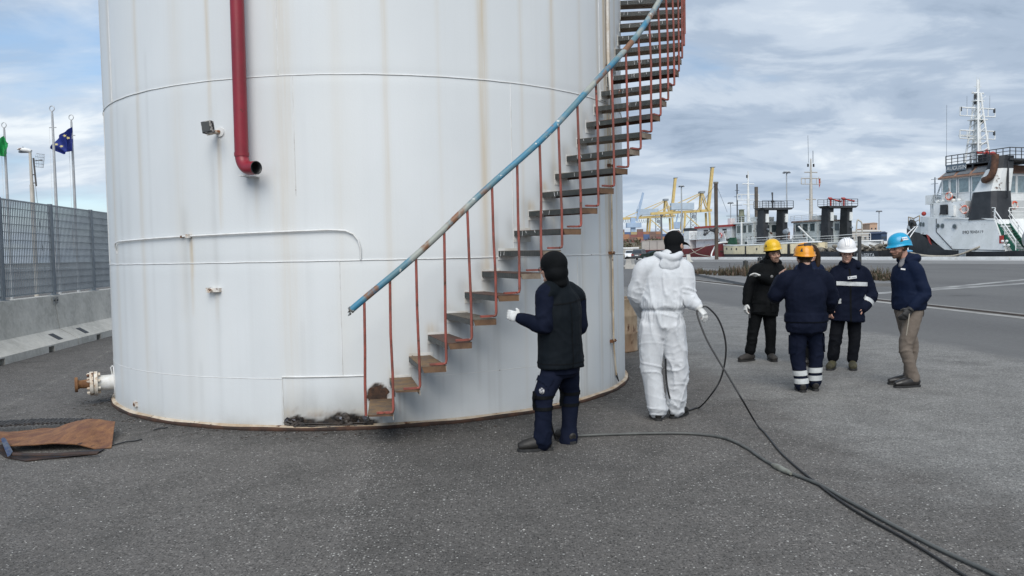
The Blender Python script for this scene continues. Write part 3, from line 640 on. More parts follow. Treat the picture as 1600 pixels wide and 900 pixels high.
def build_ground():
    # land ends at the quay wall
    a, b_ = QP(-140, 0), QP(95, 0)
    far = QP(95, 0)
    land = [(-400, -60), (a.x, -60), (a.x, a.y), (b_.x, b_.y), (b_.x-6, 190), (-160, 215), (-400, 215)]
    mb = MB(); n0 = len(land)
    mb.add([V(x, y, 0) for x, y in land], [tuple(range(n0))])
    mb.add([V(b_.x, b_.y, 0), V(a.x, a.y, 0), V(a.x, a.y, -3), V(b_.x, b_.y, -3), V(b_.x-6, 190, 0), V(b_.x-6, 190, -3)], [(0, 1, 2, 3), (4, 0, 3, 5)])
    bm_ = mb.build('ground', ground_material()); tagp(bm_, kind='structure')
    wm = M('harbour_water', (.035, .055, .06), (.05, .07, .075), scale=.4, rough=.12, rvar=.05, bump=.6, bscale=1.2)
    mb = MB(); mb.add([V(-3000, -300, -1.7), V(4000, -300, -1.7), V(4000, 6000, -1.7), V(-3000, 6000, -1.7)], [(0, 1, 2, 3)]); tagp(mb.build('harbour_water', wm), kind='structure')
    conc = M('quay_concrete', (.44, .44, .435), (.36, .36, .355), scale=.5, rough=.85, fine=.08)
    cop = M('painted_coping', (.76, .76, .74), (.62, .62, .6), scale=.8, rough=.8, fine=.1)
    sheet('quay_apron', [QP(-120, -1.0), QP(-120, -15), QP(75, -15), QP(75, -1.0)], M('apron_asphalt', (.215, .214, .21), (.17, .17, .168), scale=.15, rough=.9, stretch=(1, .4, 1)))
    sheet('quay_band', [QP(-120, -1.0), QP(-120, -5), QP(75, -5), QP(75, -1.0)], conc, .008)
    mb = MB()
    for s in range(-120, 76, 6): mb.prism([QP(s+.04, -1.0), QP(s+5.96, -1.0), QP(s+5.96, .05), QP(s+.04, .05)], V(0, 0, .28))
    tagp(mb.build('quay_coping', cop), kind='structure')
    # crane rail set in concrete, running away on the right
    A, B = V(11.75, 10.2, 0), V(9.05, 45.5, 0); d = (B-A).normalized(); n = V(d.y, -d.x, 0)
    def strip(name, o1, o2, mat, z): return sheet(name, [(A+n*o1)[:2], (A+n*o2)[:2], (B+n*o2)[:2], (B+n*o1)[:2]], mat, z)
    strip('rail_bed_kerb', -.42, -.12, M('rail_bed_concrete', (.34, .335, .32), (.24, .235, .22), scale=1.2, rough=.9), .006)
    strip('rail_bed_edge', .34, .46, M('rail_bed_edge', (.30, .295, .28), (.2, .2, .19), scale=1.2, rough=.9), .006)
    strip('rail_groove', -.12, .34, M('rail_groove', (.07, .055, .042), (.045, .04, .035), scale=2, rough=.9), .005)
    mb = MB(); mb.bar(A+n*.12+V(0, 0, .008), B+n*.12+V(0, 0, .008), .07, .03); mb.build('crane_rail', M('rail_steel', (.12, .085, .065), (.08, .06, .05), scale=2, rough=.6, metal=.5)).update({'kind': 'structure'}) if False else tagp(mb.build('crane_rail', M('rail_steel', (.12, .085, .065), (.08, .06, .05), scale=2, rough=.6, metal=.5)), kind='structure')
    lm = M('faded_line_paint', (.34, .34, .33), (.17, .17, .168), scale=1.5, rough=.85)
    for (p, q, w) in (((12.1, 27.07), (23.5, 33.7), .3), ((14.97, 29.1), (25.4, 37.6), .22)):
        p = V(*p, 0); q = V(*q, 0); dd = (q-p).normalized(); nn = V(-dd.y, dd.x, 0)*w; sheet('road_marking', [(p+nn)[:2], (p-nn)[:2], (q-nn)[:2], (q+nn)[:2]], lm, .005)
    # island with scrub, kerbed
    kb = M('island_paving', (.18, .18, .178), (.14, .14, .14), scale=.8, rough=.9)
    isl = [gnd(1083, 430), gnd(1178, 450), gnd(1405, 447), gnd(1400, 437), gnd(1090, 421)]
    mb = MB(); mb.prism([V(p.x, p.y, 0) for p in isl], V(0, 0, .12)); tagp(mb.build('island', kb), kind='structure')
    return isl
ISL = build_ground()
def scrub(name, pts, n, hgt, cols, spread=.35, blades=11, seed=1, wid=.02):
    r = random.Random(seed); mb = MB()
    for i in range(n):
        k = r.random()*(len(pts)-1); a = int(k); p = pts[a].lerp(pts[a+1], k-a)+V(r.uniform(-1, 1)*spread, r.uniform(-1, 1)*spread*2, 0)
        h0 = hgt*(.45+.75*noise.noise(V(p.x*.9, p.y*.3, 2))+r.random()*.55)
        for j in range(blades):
            a_ = r.uniform(0, 6.28); l = r.uniform(.1, .6)*h0; h = max(.06, h0*r.uniform(.5, 1.05)); q = p+V(math.cos(a_)*l*.3, math.sin(a_)*l*.3, 0); e = p+V(math.cos(a_)*l, math.sin(a_)*l, h)
            sd = V(-math.sin(a_), math.cos(a_), 0)*wid*r.uniform(.5, 1.5); mid = q.lerp(e, .55)+V(0, 0, h*.08)
            mb.m = r.randrange(len(cols)); mb.add([q-sd*.6, q+sd*.6, mid+sd, mid-sd, e], [(0, 1, 2, 3), (3, 2, 4)])
            for t in range(2):
                w = mid.lerp(e, r.random()); x = V(r.uniform(-1, 1), r.uniform(-1, 1), r.uniform(-.3, 1))*.09*h0; mb.add([w, w+x+sd, w+x*1.4-sd*.5], [(0, 1, 2)])
    return tagp(mb.build(name, cols), kind='stuff')
dry = [M('dry_stalk', (.13, .09, .055), (.09, .06, .04)), M('dead_leaf', (.10, .075, .055), (.16, .11, .07)), M('dull_leaf', (.07, .075, .04), (.045, .055, .03))]
wl = [gnd(1086, 431), gnd(1120, 431)]; scrub('dry_scrub', [p+V(0, 0, .1) for p in wl], 40, .42, dry, .5, seed=3)
wl = [gnd(1118, 433), gnd(1165, 434), gnd(1230, 437), gnd(1300, 440), gnd(1345, 441)]; scrub('dry_scrub', [p+V(0, 0, .1) for p in wl], 260, .72, dry, .6, seed=5)
wl = [gnd(1360, 441), gnd(1398, 443)]; scrub('dry_scrub', [p+V(0, 0, .1) for p in wl], 80, .66, dry, .45, seed=8)
# loose chips lying on the asphalt near the camera
def chips():
    r = random.Random(3); mb = MB(); cols = [M('pale_chip', (.48, .47, .44), (.36, .35, .33), scale=20, rough=.9), M('grey_chip', (.22, .21, .2), (.15, .15, .14), scale=20, rough=.9), M('dark_crumb', (.02, .019, .018), (.05, .03, .02), scale=20, rough=.9)]
    for i in range(1500):
        y = 3.2+7*r.random()**1.6; x = r.uniform(-.72, .75)*y
        if (x-TC.x)**2+(y-TC.y)**2 < 3.3**2: continue
        s = r.choice((.003, .003, .004, .004, .005, .007)); mb.m = 0 if r.random() < .6 else 1
        q = [V(x+r.uniform(-s, s)*1.5, y+r.uniform(-s, s)*1.5, 0) for k in range(3)]; mb.add(q+[V(x, y, s*r.uniform(.6, 1.2))], [(0, 1, 3), (1, 2, 3), (2, 0, 3)])
    for i in range(260):   # rust scale and soot crumbs near the flange
        th = r.uniform(-165, -60); d = TR+.05+abs(r.gauss(0, .18)); s = r.uniform(.004, .014); p = P(th, 0, d); mb.m = 2
        mb.add([p+V(r.uniform(-s, s)*2, r.uniform(-s, s)*2, .001) for k in range(3)]+[p+V(0, 0, s*.6)], [(0, 1, 3), (1, 2, 3), (2, 0, 3)])
    tagp(mb.build('loose_grit', cols), kind='stuff')
chips()
# ------------------------------------------------------------------ barrier, fence
def barrier_line():
    A = V(-8.02, 12.0, 0); B = V(-8.82, 18.6, 0); d = (B-A).normalized(); n = V(-d.y, d.x, 0)      # n points away from the yard (left)
    if n.x > 0: n = -n
    L_ = 4.0; mats = M('barrier_concrete', (.56, .54, .49), (.38, .37, .335), scale=1.6, lo=.3, hi=.7, rough=.92, bump=.7, bscale=45, fine=.14)
    nt = mats.node_tree; N = nt.nodes; LL = nt.links; bb = N['Principled BSDF']; old = bb.inputs['Base Color'].links[0].from_socket
    tc = N.new('ShaderNodeTexCoord'); nn = N.new('ShaderNodeTexNoise'); nn.inputs['Scale'].default_value = 5; nn.inputs['Detail'].default_value = 3; nn.inputs['Distortion'].default_value = 2.2; LL.new(tc.outputs['Object'], nn.inputs[0])
    rg = N.new('ShaderNodeMapRange'); rg.inputs[1].default_value = .47; rg.inputs[2].default_value = .56; rg.inputs[3].default_value = .0; rg.inputs[4].default_value = .35; LL.new(nn.outputs[0], rg.inputs[0])
    mx = N.new('ShaderNodeMix'); mx.data_type = 'RGBA'; LL.new(rg.outputs[0], mx.inputs['Factor']); LL.new(old, mx.inputs['A']); mx.inputs['B'].default_value = (.58, .57, .53, 1); LL.new(mx.outputs['Result'], bb.inputs['Base Color'])
    steel = MT['galv']; dark = MT['black']
    dj = ray(88, 492); wp = A+n*.39; tj = ((wp-V(0, 0, EYE)).x*n.x+(wp-V(0, 0, EYE)).y*n.y)/(dj.x*n.x+dj.y*n.y); s0 = (V(0, 0, EYE)+dj*tj-A).dot(d)-4.0
    labs = ['weathered concrete barrier block at the left edge of the photo', 'weathered concrete barrier block nearest the tank, with a rectangular slot in its sloping foot', 'concrete barrier block hidden mostly behind the white tank', 'concrete barrier block before the left edge']
    for k in range(-1, 3):
        o = A+d*(s0+L_*(k)+.0)
        lab = {-1: labs[3], 0: labs[0], 1: labs[1], 2: labs[2]}[k]
        if k == -1: continue
        t = thing('concrete_barrier', lab, 'barrier', o, 0, 'concrete barrier blocks under the mesh fence')
        prof = [(0, 0), (0, .13), (.34, .33), (.42, .97), (.66, .97), (.74, .33), (1.08, .13), (1.08, 0)]
        # body in three lengths so that the drainage notches in the foot stay open
        mb = MB(); cuts = [(0.012, .9), (.9, 1.12), (1.12, 2.7), (2.7, 2.92), (2.92, L_-.012)]
        for j, (a, b_) in enumerate(cuts):
            pf = prof if j % 2 == 0 else [(.30, .0), (.30, .105)]+[(0.0, .105), (0, .13)]+prof[2:]
            mb.prism([o+d*a+n*x+V(0, 0, z) for x, z in pf], d*(b_-a))
        mb.build('body', mats, t)
        mb = MB()
        for a in ((.62,) if k == 1 else (L_-.62,)):
            pq = [o+d*(a-.10)+n*.07+V(0, 0, .174), o+d*(a+.10)+n*.07+V(0, 0, .174), o+d*(a+.10)+n*.25+V(0, 0, .280), o+d*(a-.10)+n*.25+V(0, 0, .280)]
            mb.prism(pq, V(0, 0, .003))
        if mb.v: mb.build('lifting_slot', dark, t)
        mb = MB()
        for e in (.07, L_-.07): mb.box(o+d*e+n*.398+V(0, 0, .88), (.014, .10, .13), Matrix.Rotation(math.atan2(d.y, d.x)-math.pi/2, 3, 'Z'))
        pl = mb.build('joint_plate', M('plate_steel', (.30, .31, .30), (.24, .24, .23), rough=.7), t)
        mb = MB()
        for e in (.07, L_-.07): mb.cyl(o+d*e+n*.40+V(0, 0, .88), o+d*e+n*.375+V(0, 0, .88), .017, n=8)
        mb.build('bolt', dark, pl)
    # mesh fence standing on the barrier
    fm = M('fence_grey_paint', (.185, .215, .24), (.15, .175, .20), scale=3, rough=.45, metal=.1); hm = M('fence_rod', (.36, .39, .41), (.29, .32, .34), rough=.45, metal=.2)
    t = thing('grating_fence', 'tall grey steel grating fence standing on the concrete barriers', 'fence', A+n*.54+V(0, 0, .97))
    base = A+n*.54; posts = [-2.3, .05, 2.0, 3.97, 5.95, 7.9]
    p0 = (V(-8.49, 14.0, 0)-base).dot(d); p1 = (V(-8.70, 16.0, 0)-base).dot(d)
    step = p1-p0; posts = [p0-step*2, p0-step, p0, p1, p1+step, p1+2*step]
    for s in posts:
        mb = MB(); mb.box(base+d*s+V(0, 0, (.97+2.76)/2), (.06, .09, 1.79), Matrix.Rotation(math.atan2(d.y, d.x)-math.pi/2, 3, 'Z')); mb.box(base+d*s+V(0, 0, .977), (.16, .16, .012), Matrix.Rotation(math.atan2(d.y, d.x)-math.pi/2, 3, 'Z')); mb.build('post', fm, t)
    for i in range(len(posts)-1):
        a, b_ = posts[i]+.05, posts[i+1]-.05
        nb = int((b_-a)/.062)
        mb = MB()
        for k in range(nb+1): s = a+(b_-a)*k/nb; mb.box(base+d*s+V(0, 0, 1.885), (.0205, .004, 1.70), Matrix.Rotation(math.atan2(d.y, d.x)-math.pi/2, 3, 'Z'))
        pn = mb.build('grating_bars', fm, t, kind='stuff')
        for k in range(13): 
            mb = MB(); z = 1.035+1.70*k/12.0; mb.bar(base+d*a+V(0, 0, z)+n*.012, base+d*b_+V(0, 0, z)+n*.012, .008, .011 if 0 < k < 12 else .03); mb.build('cross_rod', hm, pn)
barrier_line()
# ------------------------------------------------------------------ flagpoles, lamp, antenna
def flagpole(u, vt, Y, lab, lean=-.012):
    top = at(u, vt, Y); bx = top.x+lean*-top.z*0; base = V(top.x+.0, Y, 0)
    pm = M('pole_aluminium', (.52, .53, .53), (.42, .42, .42), scale=3, rough=.4, metal=.4) if 'pole_aluminium' not in bpy.data.materials else bpy.data.materials['pole_aluminium']
    t = thing('flagpole', lab, 'flagpole', base, 0, 'flagpoles beyond the fence')
    H_ = top.z; mb = MB(); mb.tube([base, base+V(0, 0, H_*.5), base+V(0, 0, H_-.25)], [.06, .052, .036], 12); mb.build('pole', pm, t)
    mb = MB(); c = base+V(0, 0, H_-.08); mb.tube([c+V(.085*math.cos(a), 0, .085*math.sin(a)*1.1) for a in np.linspace(0, 2*math.pi, 17)], .014, 6, cap=False); mb.cyl(base+V(0, 0, H_-.27), base+V(0, 0, H_-.17), .03, n=8); mb.build('ring_finial', pm, t)
    mb = MB(); mb.bar(base+V(-.12, 0, H_-.75), base+V(.12, 0, H_-.75), .03, .03); mb.build('cleat_arm', pm, t)
    mb = MB(); mb.tube([base+V(-.10, -.05, H_-.75), base+V(-.09, -.08, H_*.5), base+V(-.08, -.05, 1.2)], .006, 5); mb.build('halyard', MT['white_clean'], t)
    return base, H_
b1, h1 = flagpole(6, 192, 30, 'flagpole at the left edge of the photo carrying the green flag')
b2, h2 = flagpole(81, 166, 29, 'tallest bare flagpole, in front of the blue flag')
b3, h3 = flagpole(111, 180, 30.5, 'flagpole nearest the tank, flying the blue flag')
def flags():
    bl = M('flag_blue', (.006, .022, .20), (.004, .016, .15), scale=4, rough=.75); gr = M('flag_green', (.01, .30, .08), (.008, .22, .055), scale=4, rough=.75); ye = M('flag_star', (.75, .66, .35), (.7, .6, .25), rough=.8)
    def cloth(corner, nu=20, nv=12, amp=.07, ph=0.0):
        tl, tr, br, bl_ = corner; rows = []
        for j in range(nv+1):
            v = j/nv; r_ = []
            for i in range(nu+1):
                u = i/nu; p = tl.lerp(tr, u).lerp(bl_.lerp(br, u), v); w = amp*u*math.sin(u*9+v*2.5+ph)+amp*.5*math.sin(u*4-v*5+ph); r_.append(p+V(.25*w, -w*1.6, .35*w*math.sin(v*3)))
            rows.append(r_)
        return rows
    def solid(mb, rows, th=.006):
        mb.grid(rows); mb.grid([[p+V(0, th, 0) for p in r_] for r_ in rows])
    Y = 30.45
    c3 = [at(112.5, 198.5, Y), at(76, 231, Y-.3), at(97, 240.5, Y-.45), at(114, 236, Y)]
    mb = MB(); rows = cloth([c3[0], at(92, 212, Y-.4), at(94, 239, Y-.2), c3[3]], 14, 12, .06); solid(mb, rows); rows2 = cloth([at(101, 206.5, Y-.55), c3[1], at(99, 241, Y-.5), at(106, 235, Y-.55)], 16, 12, .05, 1.0); solid(mb, rows2)
    o = mb.build('flag', bl); tagp(o, 'blue european flag with gold stars hanging folded from the pole nearest the tank', 'flag'); o['group'] = None if False else 'flags'
    mb = MB()
    for (u, v) in ((101, 212), (106.5, 215.5), (88, 225.5), (96, 228.5)):
        c = at(u, v, Y-.86); q = []
        for k in range(10): a = math.pi/2+k*math.pi/5+.3; r_ = .055 if k % 2 == 0 else .024; q.append(c+V(r_*1.5*math.cos(a), 0, r_*math.sin(a)))
        mb.prism(q, V(0, .004, 0))
    mb.build('star', ye, o)
    Y = 29.9; c1 = [at(6.5, 212, Y), at(-6, 220, Y-.3), at(-3, 240, Y-.4), at(8.8, 245, Y)]
    mb = MB(); solid(mb, cloth([at(6, 212, Y), at(-9, 224, Y-.25), at(-3, 243, Y-.3), at(8, 245, Y)], 12, 12, .05)); solid(mb, cloth([at(6.3, 213, Y), at(11, 224, Y-.2), at(10.5, 237, Y-.2), at(8, 245, Y)], 8, 12, .03, 2))
    o = mb.build('flag', gr); tagp(o, 'green flag hanging limp from the pole at the left edge', 'flag', 'flags')
    mb = MB(); solid(mb, cloth([at(-9, 224, Y-.25), at(-40, 233, Y-.2), at(-34, 252, Y-.2), at(-3, 243, Y-.3)], 10, 10, .05)); mb.build('white_field', MT['white_clean'], o)
flags()
def lamp_and_antenna():
    p = at(50, 300, 26); base = V(at(47.5, 240, 26).x, 26, 0); Ht = at(47, 238, 26).z
    t = thing('street_lamp', 'white street lamp with a single cobra head beyond the fence', 'street lamp', base); pm = M('lamp_post_paint', (.55, .52, .47), (.42, .39, .34), scale=2, rough=.6)
    mb = MB(); mb.tube([base, base+V(0, 0, 2.4), base+V(0, 0, 4.1)], [.075, .07, .065], 12); mb.tube([base+V(0, 0, 4.08), base+V(-.01, 0, Ht)], [.05, .042], 10); mb.build('post', pm, t)
    e = base+V(.03, 0, Ht+.03); mb = MB(); mb.tube([e, e+V(-.08, 0, .03), e+V(-.22, 0, .05), e+V(-.36, 0, .075), e+V(-.44, 0, .075)], [(.05, .05), (.10, .075), (.105, .075), (.085, .05), (.03, .02)], 12, side=V(0, 1, 0)); mb.build('lamp_head', MT['white'], t)
    mb = MB(); mb.box(e+V(-.24, 0, -.015), (.26, .13, .05)); mb.build('lens', MT['glass'], t)
    mb = MB(); mb.ell(e+V(-.26, 0, .135), (.025, .025, .02), None, 8, 6); mb.build('photocell', MT['galv'], t)
    dk = M('dark_bracket', (.06, .06, .065), (.09, .085, .08), rough=.6); m0 = base+V(.13, -.02, 0)
    t = thing('grid_antenna', 'wire grid dish antenna on a short dark mast clamped to the lamp post', 'antenna', m0+V(0, 0, 3.3))
    z0, z1 = at(56, 291, 26).z, at(53, 247, 26).z
    mb = MB(); mb.cyl(m0+V(.02, 0, z0), m0+V(-.03, 0, z1), .028, n=8); mb.build('mast', dk, t)
    mb = MB(); [mb.bar(V(base.x, 26, z), V(m0.x, 26, z), .03, .03) for z in (at(50, 286, 26).z, at(50, 273, 26).z)]; mb.build('clamp_arm', dk, t)
    dish = M('dish_wire', (.42, .44, .46), (.34, .36, .38), rough=.4, metal=.5); c = at(63.5, 251, 26); mb = MB(); w, h = .145, .21
    def dp(x, y): return c+V(x*w+.03*(y), .10*(1-x*x)*1.0-.06, y*h-.02*x)
    for k in range(9): x = -1+2*k/8; mb.tube([dp(x*(1-.12*abs(y)**3), y) for y in np.linspace(-1, 1, 9)], .0045, 4)
    for y in (-1, -.5, 0, .5, 1): mb.tube([dp(x*(1-.12*abs(y)**3), y) for x in np.linspace(-1, 1, 9)], .007, 4)
    mb.build('grid_dish', dish, t); mb = MB(); mb.cyl(c+V(-.2, .04, 0), c+V(.06, -.12, 0), .012, n=6); mb.box(c+V(.08, -.13, 0), (.10, .03, .03)); mb.build('feed', dk, t)
    mb = MB(); mb.tube([m0+V(0, 0, z0), m0+V(.06, 0, z0-.9), m0+V(.2, 0, 1)], .006, 5); mb.build('cable', MT['rubber'], t)
lamp_and_antenna()
# ------------------------------------------------------------------ rusty plate, expanded metal, drum
def scrap():
    rp_ = M('orange_rust_plate', (.24, .115, .05), (.13, .055, .033), scale=15, stretch=(1, .35, 1), lo=.3, hi=.7, rough=.85, bump=.8, bscale=90, rust=.22, rcol=(.08, .038, .028), rscale=9, fine=.35)
    # curled steel plate: rows from far top edge to near lower edge
    def pt(u, v, Y): return at(u, v, Y)
    us = np.linspace(0, 1, 26); vs = np.linspace(0, 1, 12)
    top = [(0, 683), (30, 677), (60, 671), (90, 666), (115, 657), (135, 654.5), (150, 657), (180, 659)]; bot = [(-4, 688), (14, 697), (45, 697.5), (90, 696.5), (125, 696), (148, 700), (162, 706), (174, 706)]
    def interp(L_, t):
        k = t*(len(L_)-1); i = min(int(k), len(L_)-2); f = k-i; return (L_[i][0]*(1-f)+L_[i+1][0]*f, L_[i][1]*(1-f)+L_[i+1][1]*f)
    def Yt(t): return 7.55+.12*math.sin(t*3)
    def Yb(t): return 6.83+.12*t
    rows = []
    for v in vs:
        r_ = []
        for u in us:
            a = interp(top, u); b_ = interp(bot, u); A_ = at(a[0], a[1], Yt(u)); B_ = at(b_[0], b_[1], Yb(u)); A_.z = max(A_.z, .02)
            p = A_.lerp(B_, v); p.z += .035*math.sin(v*math.pi)+.012*math.sin(u*9+v*4)+.012*noise.noise(V(u*11, v*5, 3))+.03*max(0, v-.75)*4*(1-u)*.6+.004*noise.noise(V(p.x*6, p.y*6, 0)); p.z = max(p.z, .012); r_.append(p)
        rows.append(r_)
    mb = MB(); mb.grid(rows); low = [[p+V(0, .002, -.008) for p in r_] for r_ in rows]; mb.grid(low)
    e = rows[-1]; mb.grid([e, low[-1]]); mb.grid([rows[0], low[0]]); mb.grid([[r_[0] for r_ in rows], [r_[0] for r_ in low]]); mb.grid([[r_[-1] for r_ in rows], [r_[-1] for r_ in low]])
    o = mb.build('rusty_plate', rp_); tagp(o, 'curled orange-brown rusty steel plate lying on the asphalt left of the tank', 'metal plate')
    # folded strip below it with a torch-cut bright edge
    ds = M('scorched_steel', (.016, .015, .016), (.06, .032, .02), scale=6, rough=.6, metal=.2); mb = MB()
    def ribbon(pa, th): mb.grid(pa); mb.grid([[p+V(0, .0, -th) for p in r_] for r_ in pa]); mb.grid([pa[0], [p+V(0, 0, -th) for p in pa[0]]]); mb.grid([pa[-1], [p+V(0, 0, -th) for p in pa[-1]]])
    g1 = [gnd(u, v, .0) for u, v in ((-10, 702), (8, 716), (40, 722), (90, 717), (150, 711))]
    up_ = [p+V(0, .16, .018) for p in g1]; g1 = [p+V(0, 0, .012) for p in g1]
    ribbon([g1, up_], .006)
    g2 = [gnd(u, v, .035) for u, v in ((10, 710), (40, 711.5), (90, 711), (152, 708.5))]; g3 = [p+V(0, .035, .010) for p in g2]; ribbon([g2, g3], .008)
    o2 = mb.build('scrap_strip', [ds]); tagp(o2, 'dark bent strip of scorched steel under the front of the rusty plate', 'metal strip')
    mb = MB(); q = [at(1, 686, 6.85), at(5, 688, 6.84), at(12, 714, 6.6), at(16, 708, 6.7)]; mb.prism(q, V(.01, .02, .01)); mb.build('cut_edge', M('heat_blued_steel', (.05, .08, .17), (.16, .17, .2), scale=20, rough=.35, metal=.7), o2)
    # expanded metal sheet: real strands
    em = M('expanded_metal', (.07, .07, .072), (.15, .145, .14), scale=20, rough=.45, metal=.6); mb = MB()
    c0 = gnd(-40, 690); ex = (gnd(112, 655)-gnd(0, 664)); ex.z = 0; ex.normalize(); ey = V(-ex.y, ex.x, 0)
    o0 = gnd(0, 682)+ex*(-.55); Lx, Ly = 1.28, .42; pw, ph = .075, .030
    for i in range(int(Lx/pw)):
        for j in range(int(Ly/ph)):
            x0 = i*pw+(pw/2 if j % 2 else 0); y0 = j*ph
            if y0 > Ly*(1.02-.35*x0/Lx): continue
            z = .03+.035*math.sin(x0*2.3+.3)+.05*(1-y0/Ly)*.5
            def q(x, y, dz=0): return o0+ex*x+ey*y+V(0, 0, z+dz)
            mb.bar(q(x0, y0), q(x0+pw/2, y0+ph, .012), .005, .013); mb.bar(q(x0+pw/2, y0+ph, .012), q(x0+pw, y0), .005, .013)
    o = mb.build('expanded_metal_sheet', em); tagp(o, 'crumpled sheet of dark expanded metal mesh lying behind the rusty plate', 'metal mesh')
    # steel drum lying behind the coverall man
    dm = M('rust_stained_drum', (.40, .31, .21), (.22, .14, .085), scale=2.5, stretch=(1, 1, .5), lo=.35, hi=.65, rough=.75, rust=.25, rscale=3, bump=.3)
    c = V(1.62, 13.15, 0); t = thing('rusty_drum', 'upright rust-stained steel drum between the tank and the man in white coveralls', 'drum', c)
    prof = [(0.0, .0), (.40, .0), (.415, .015), (.405, .03), (.405, .28), (.415, .30), (.405, .32), (.405, .56), (.415, .58), (.405, .60), (.405, .83), (.418, .85), (.40, .865), (.39, .845), (0, .84)]
    mb = MB(); mb.lathe(prof, 40, c); mb.build('barrel', dm, t); mb = MB(); mb.cyl(c+V(.2, -.1, .842), c+V(.2, -.1, .862), .035, n=12); mb.build('bung', MT['rust'], t)
    # stray torn strips on the ground
    for (a, b_, lab) in (((176, 697), (222, 688), 'thin black wire lying right of the rusty plate'), ((240, 673), (262, 669), 'short rust flake strip lying beside the tank foot')):
        p, q = gnd(*a), gnd(*b_); mb = MB(); mb.tube([p+V(0, 0, .008), p.lerp(q, .4)+V(0, .03, .012), p.lerp(q, .75)+V(0, 0, .008), q+V(0, 0, .01)], .006, 6); o = mb.build('scrap_wire', MT['black']); tagp(o, lab, 'wire')
scrap()
# ------------------------------------------------------------------ hoses
def smooth_path(pts, k=8):
    out = []; n = len(pts)
    for i in range(n-1):
        p0, p1, p2, p3 = pts[max(0, i-1)], pts[i], pts[i+1], pts[min(n-1, i+2)]
        for j in range(k):
            t = j/k; out.append(.5*((2*p1)+(p2-p0)*t+(2*p0-5*p1+4*p2-p3)*t*t+(3*p1-p0-3*p2+p3)*t**3))
    out.append(pts[-1]); return out
def hoses():
    gm = M('grey_hose', (.10, .105, .10), (.065, .068, .066), scale=6, rough=.55); bm_ = M('black_cable', (.014, .014, .015), (.022, .022, .022), scale=6, rough=.45)
    px = [(880, 683), (910, 680.5), (960, 678.5), (1020, 677), (1080, 677.5), (1130, 684), (1165, 699), (1190, 716), (1218, 732), (1232, 738), (1280, 757), (1330, 785), (1400, 823), (1470, 859), (1555, 898), (1640, 940)]
    pts = [gnd(u, v, .015) for u, v in px]
    t = thing('supply_hose', 'thick grey hose with an inline coupling snaking across the asphalt', 'hose', (pts[0].x, pts[0].y, 0))
    mb = MB(); mb.tube(smooth_path(pts, 10), .0115, 10); mb.build('hose_line', gm, t)
    a, b_ = gnd(1207, 726, .02), gnd(1236, 740, .02); d = b_-a; cpm = M('coupling_metal', (.30, .31, .27), (.2, .2, .17), scale=12, rough=.5, metal=.4); mb = MB()
    mb.tube([a+d*f for f in (0, .12, .2, .5, .55, .8, .88, 1)], [.0125, .016, .022, .022, .019, .019, .015, .0125], 12); mb.build('coupling', cpm, t)
    # thin black cable: from the man at the stair behind his leg, and the long one over the coverall man's hand
    def C_(u, v, z): return gnd(u, v, z)
    hx = at(1094, 484, 7.55)
    pts = [at(1040, 560, 7.6), at(1041, 590, 7.62), at(1046, 620, 7.66), gnd(1056, 636, .03), gnd(1075, 641, .012), gnd(1092, 637, .012), at(1110, 618, 7.75), at(1126, 592, 7.7), at(1134, 555, 7.62), at(1132, 525, 7.58), at(1122, 498, 7.55), at(1108, 482, 7.54), at(1100, 479, 7.54), at(1090, 484, 7.53), at(1091, 497, 7.5), at(1104, 530, 7.42), at(1122, 562, 7.3), at(1138, 588, 7.2), at(1160, 625, 7.08)]
    pts += [gnd(u, v, .012) for u, v in ((1186, 668), (1225, 712), (1285, 762), (1340, 800), (1420, 845), (1505, 898), (1600, 960))]
    pp = smooth_path(pts, 8)
    for q in pp: q.z = max(q.z, .0095)
    mb = MB(); mb.tube(pp, .0085, 8); o = mb.build('welding_cable', bm_); tagp(o, 'thin black cable looped through the hand of the man in white coveralls', 'cable')
    pts = [at(861, 640, 6.78), at(861, 660, 6.78), gnd(868, 685, .02), gnd(876, 688, .012), gnd(886, 683, .013)]
    mb = MB(); mb.tube(smooth_path(pts, 8), .009, 8); o = mb.build('short_cable', bm_); tagp(o, 'short black cable hanging by the legs of the man at the stair', 'cable')
hoses()
# ------------------------------------------------------------------ people
def remesh(mb, vox, it=2):
    me = mb.mesh('tmp', []); ob = bpy.data.objects.new('tmp', me); C.objects.link(ob)
    md = ob.modifiers.new('r', 'REMESH'); md.mode = 'VOXEL'; md.voxel_size = vox; md.use_smooth_shade = True
    if it: sm = ob.modifiers.new('s', 'SMOOTH'); sm.factor = .5; sm.iterations = it
    dg = bpy.context.evaluated_depsgraph_get(); r = bpy.data.meshes.new_from_object(ob.evaluated_get(dg))
    bpy.data.objects.remove(ob); bpy.data.meshes.remove(me); return r
def wrinkle(me, amp, freq=9.0, seed=0, hot=(), aniso=(1, 1, 1.7)):
    n = len(me.vertices); nrm = [v.normal.copy() for v in me.vertices]
    for v, nn in zip(me.vertices, nrm):
        p = v.co; q = V(p.x*aniso[0]+seed, p.y*aniso[1]+seed*2, p.z*aniso[2])*freq
        w = noise.noise(q*.6)*.25; q = q+V(w, w*1.5, w*2)
        r = (.55-abs(noise.noise(q)))*1.2+.45*noise.noise(q*.45)+.25*(.5-abs(noise.noise(q*2.3)))
        k = .55
        for (h, rd, a) in hot:
            d = (p-h).length/rd; k += a*math.exp(-d*d)
        v.co = p+nn*(amp*k*r)
    me.update()
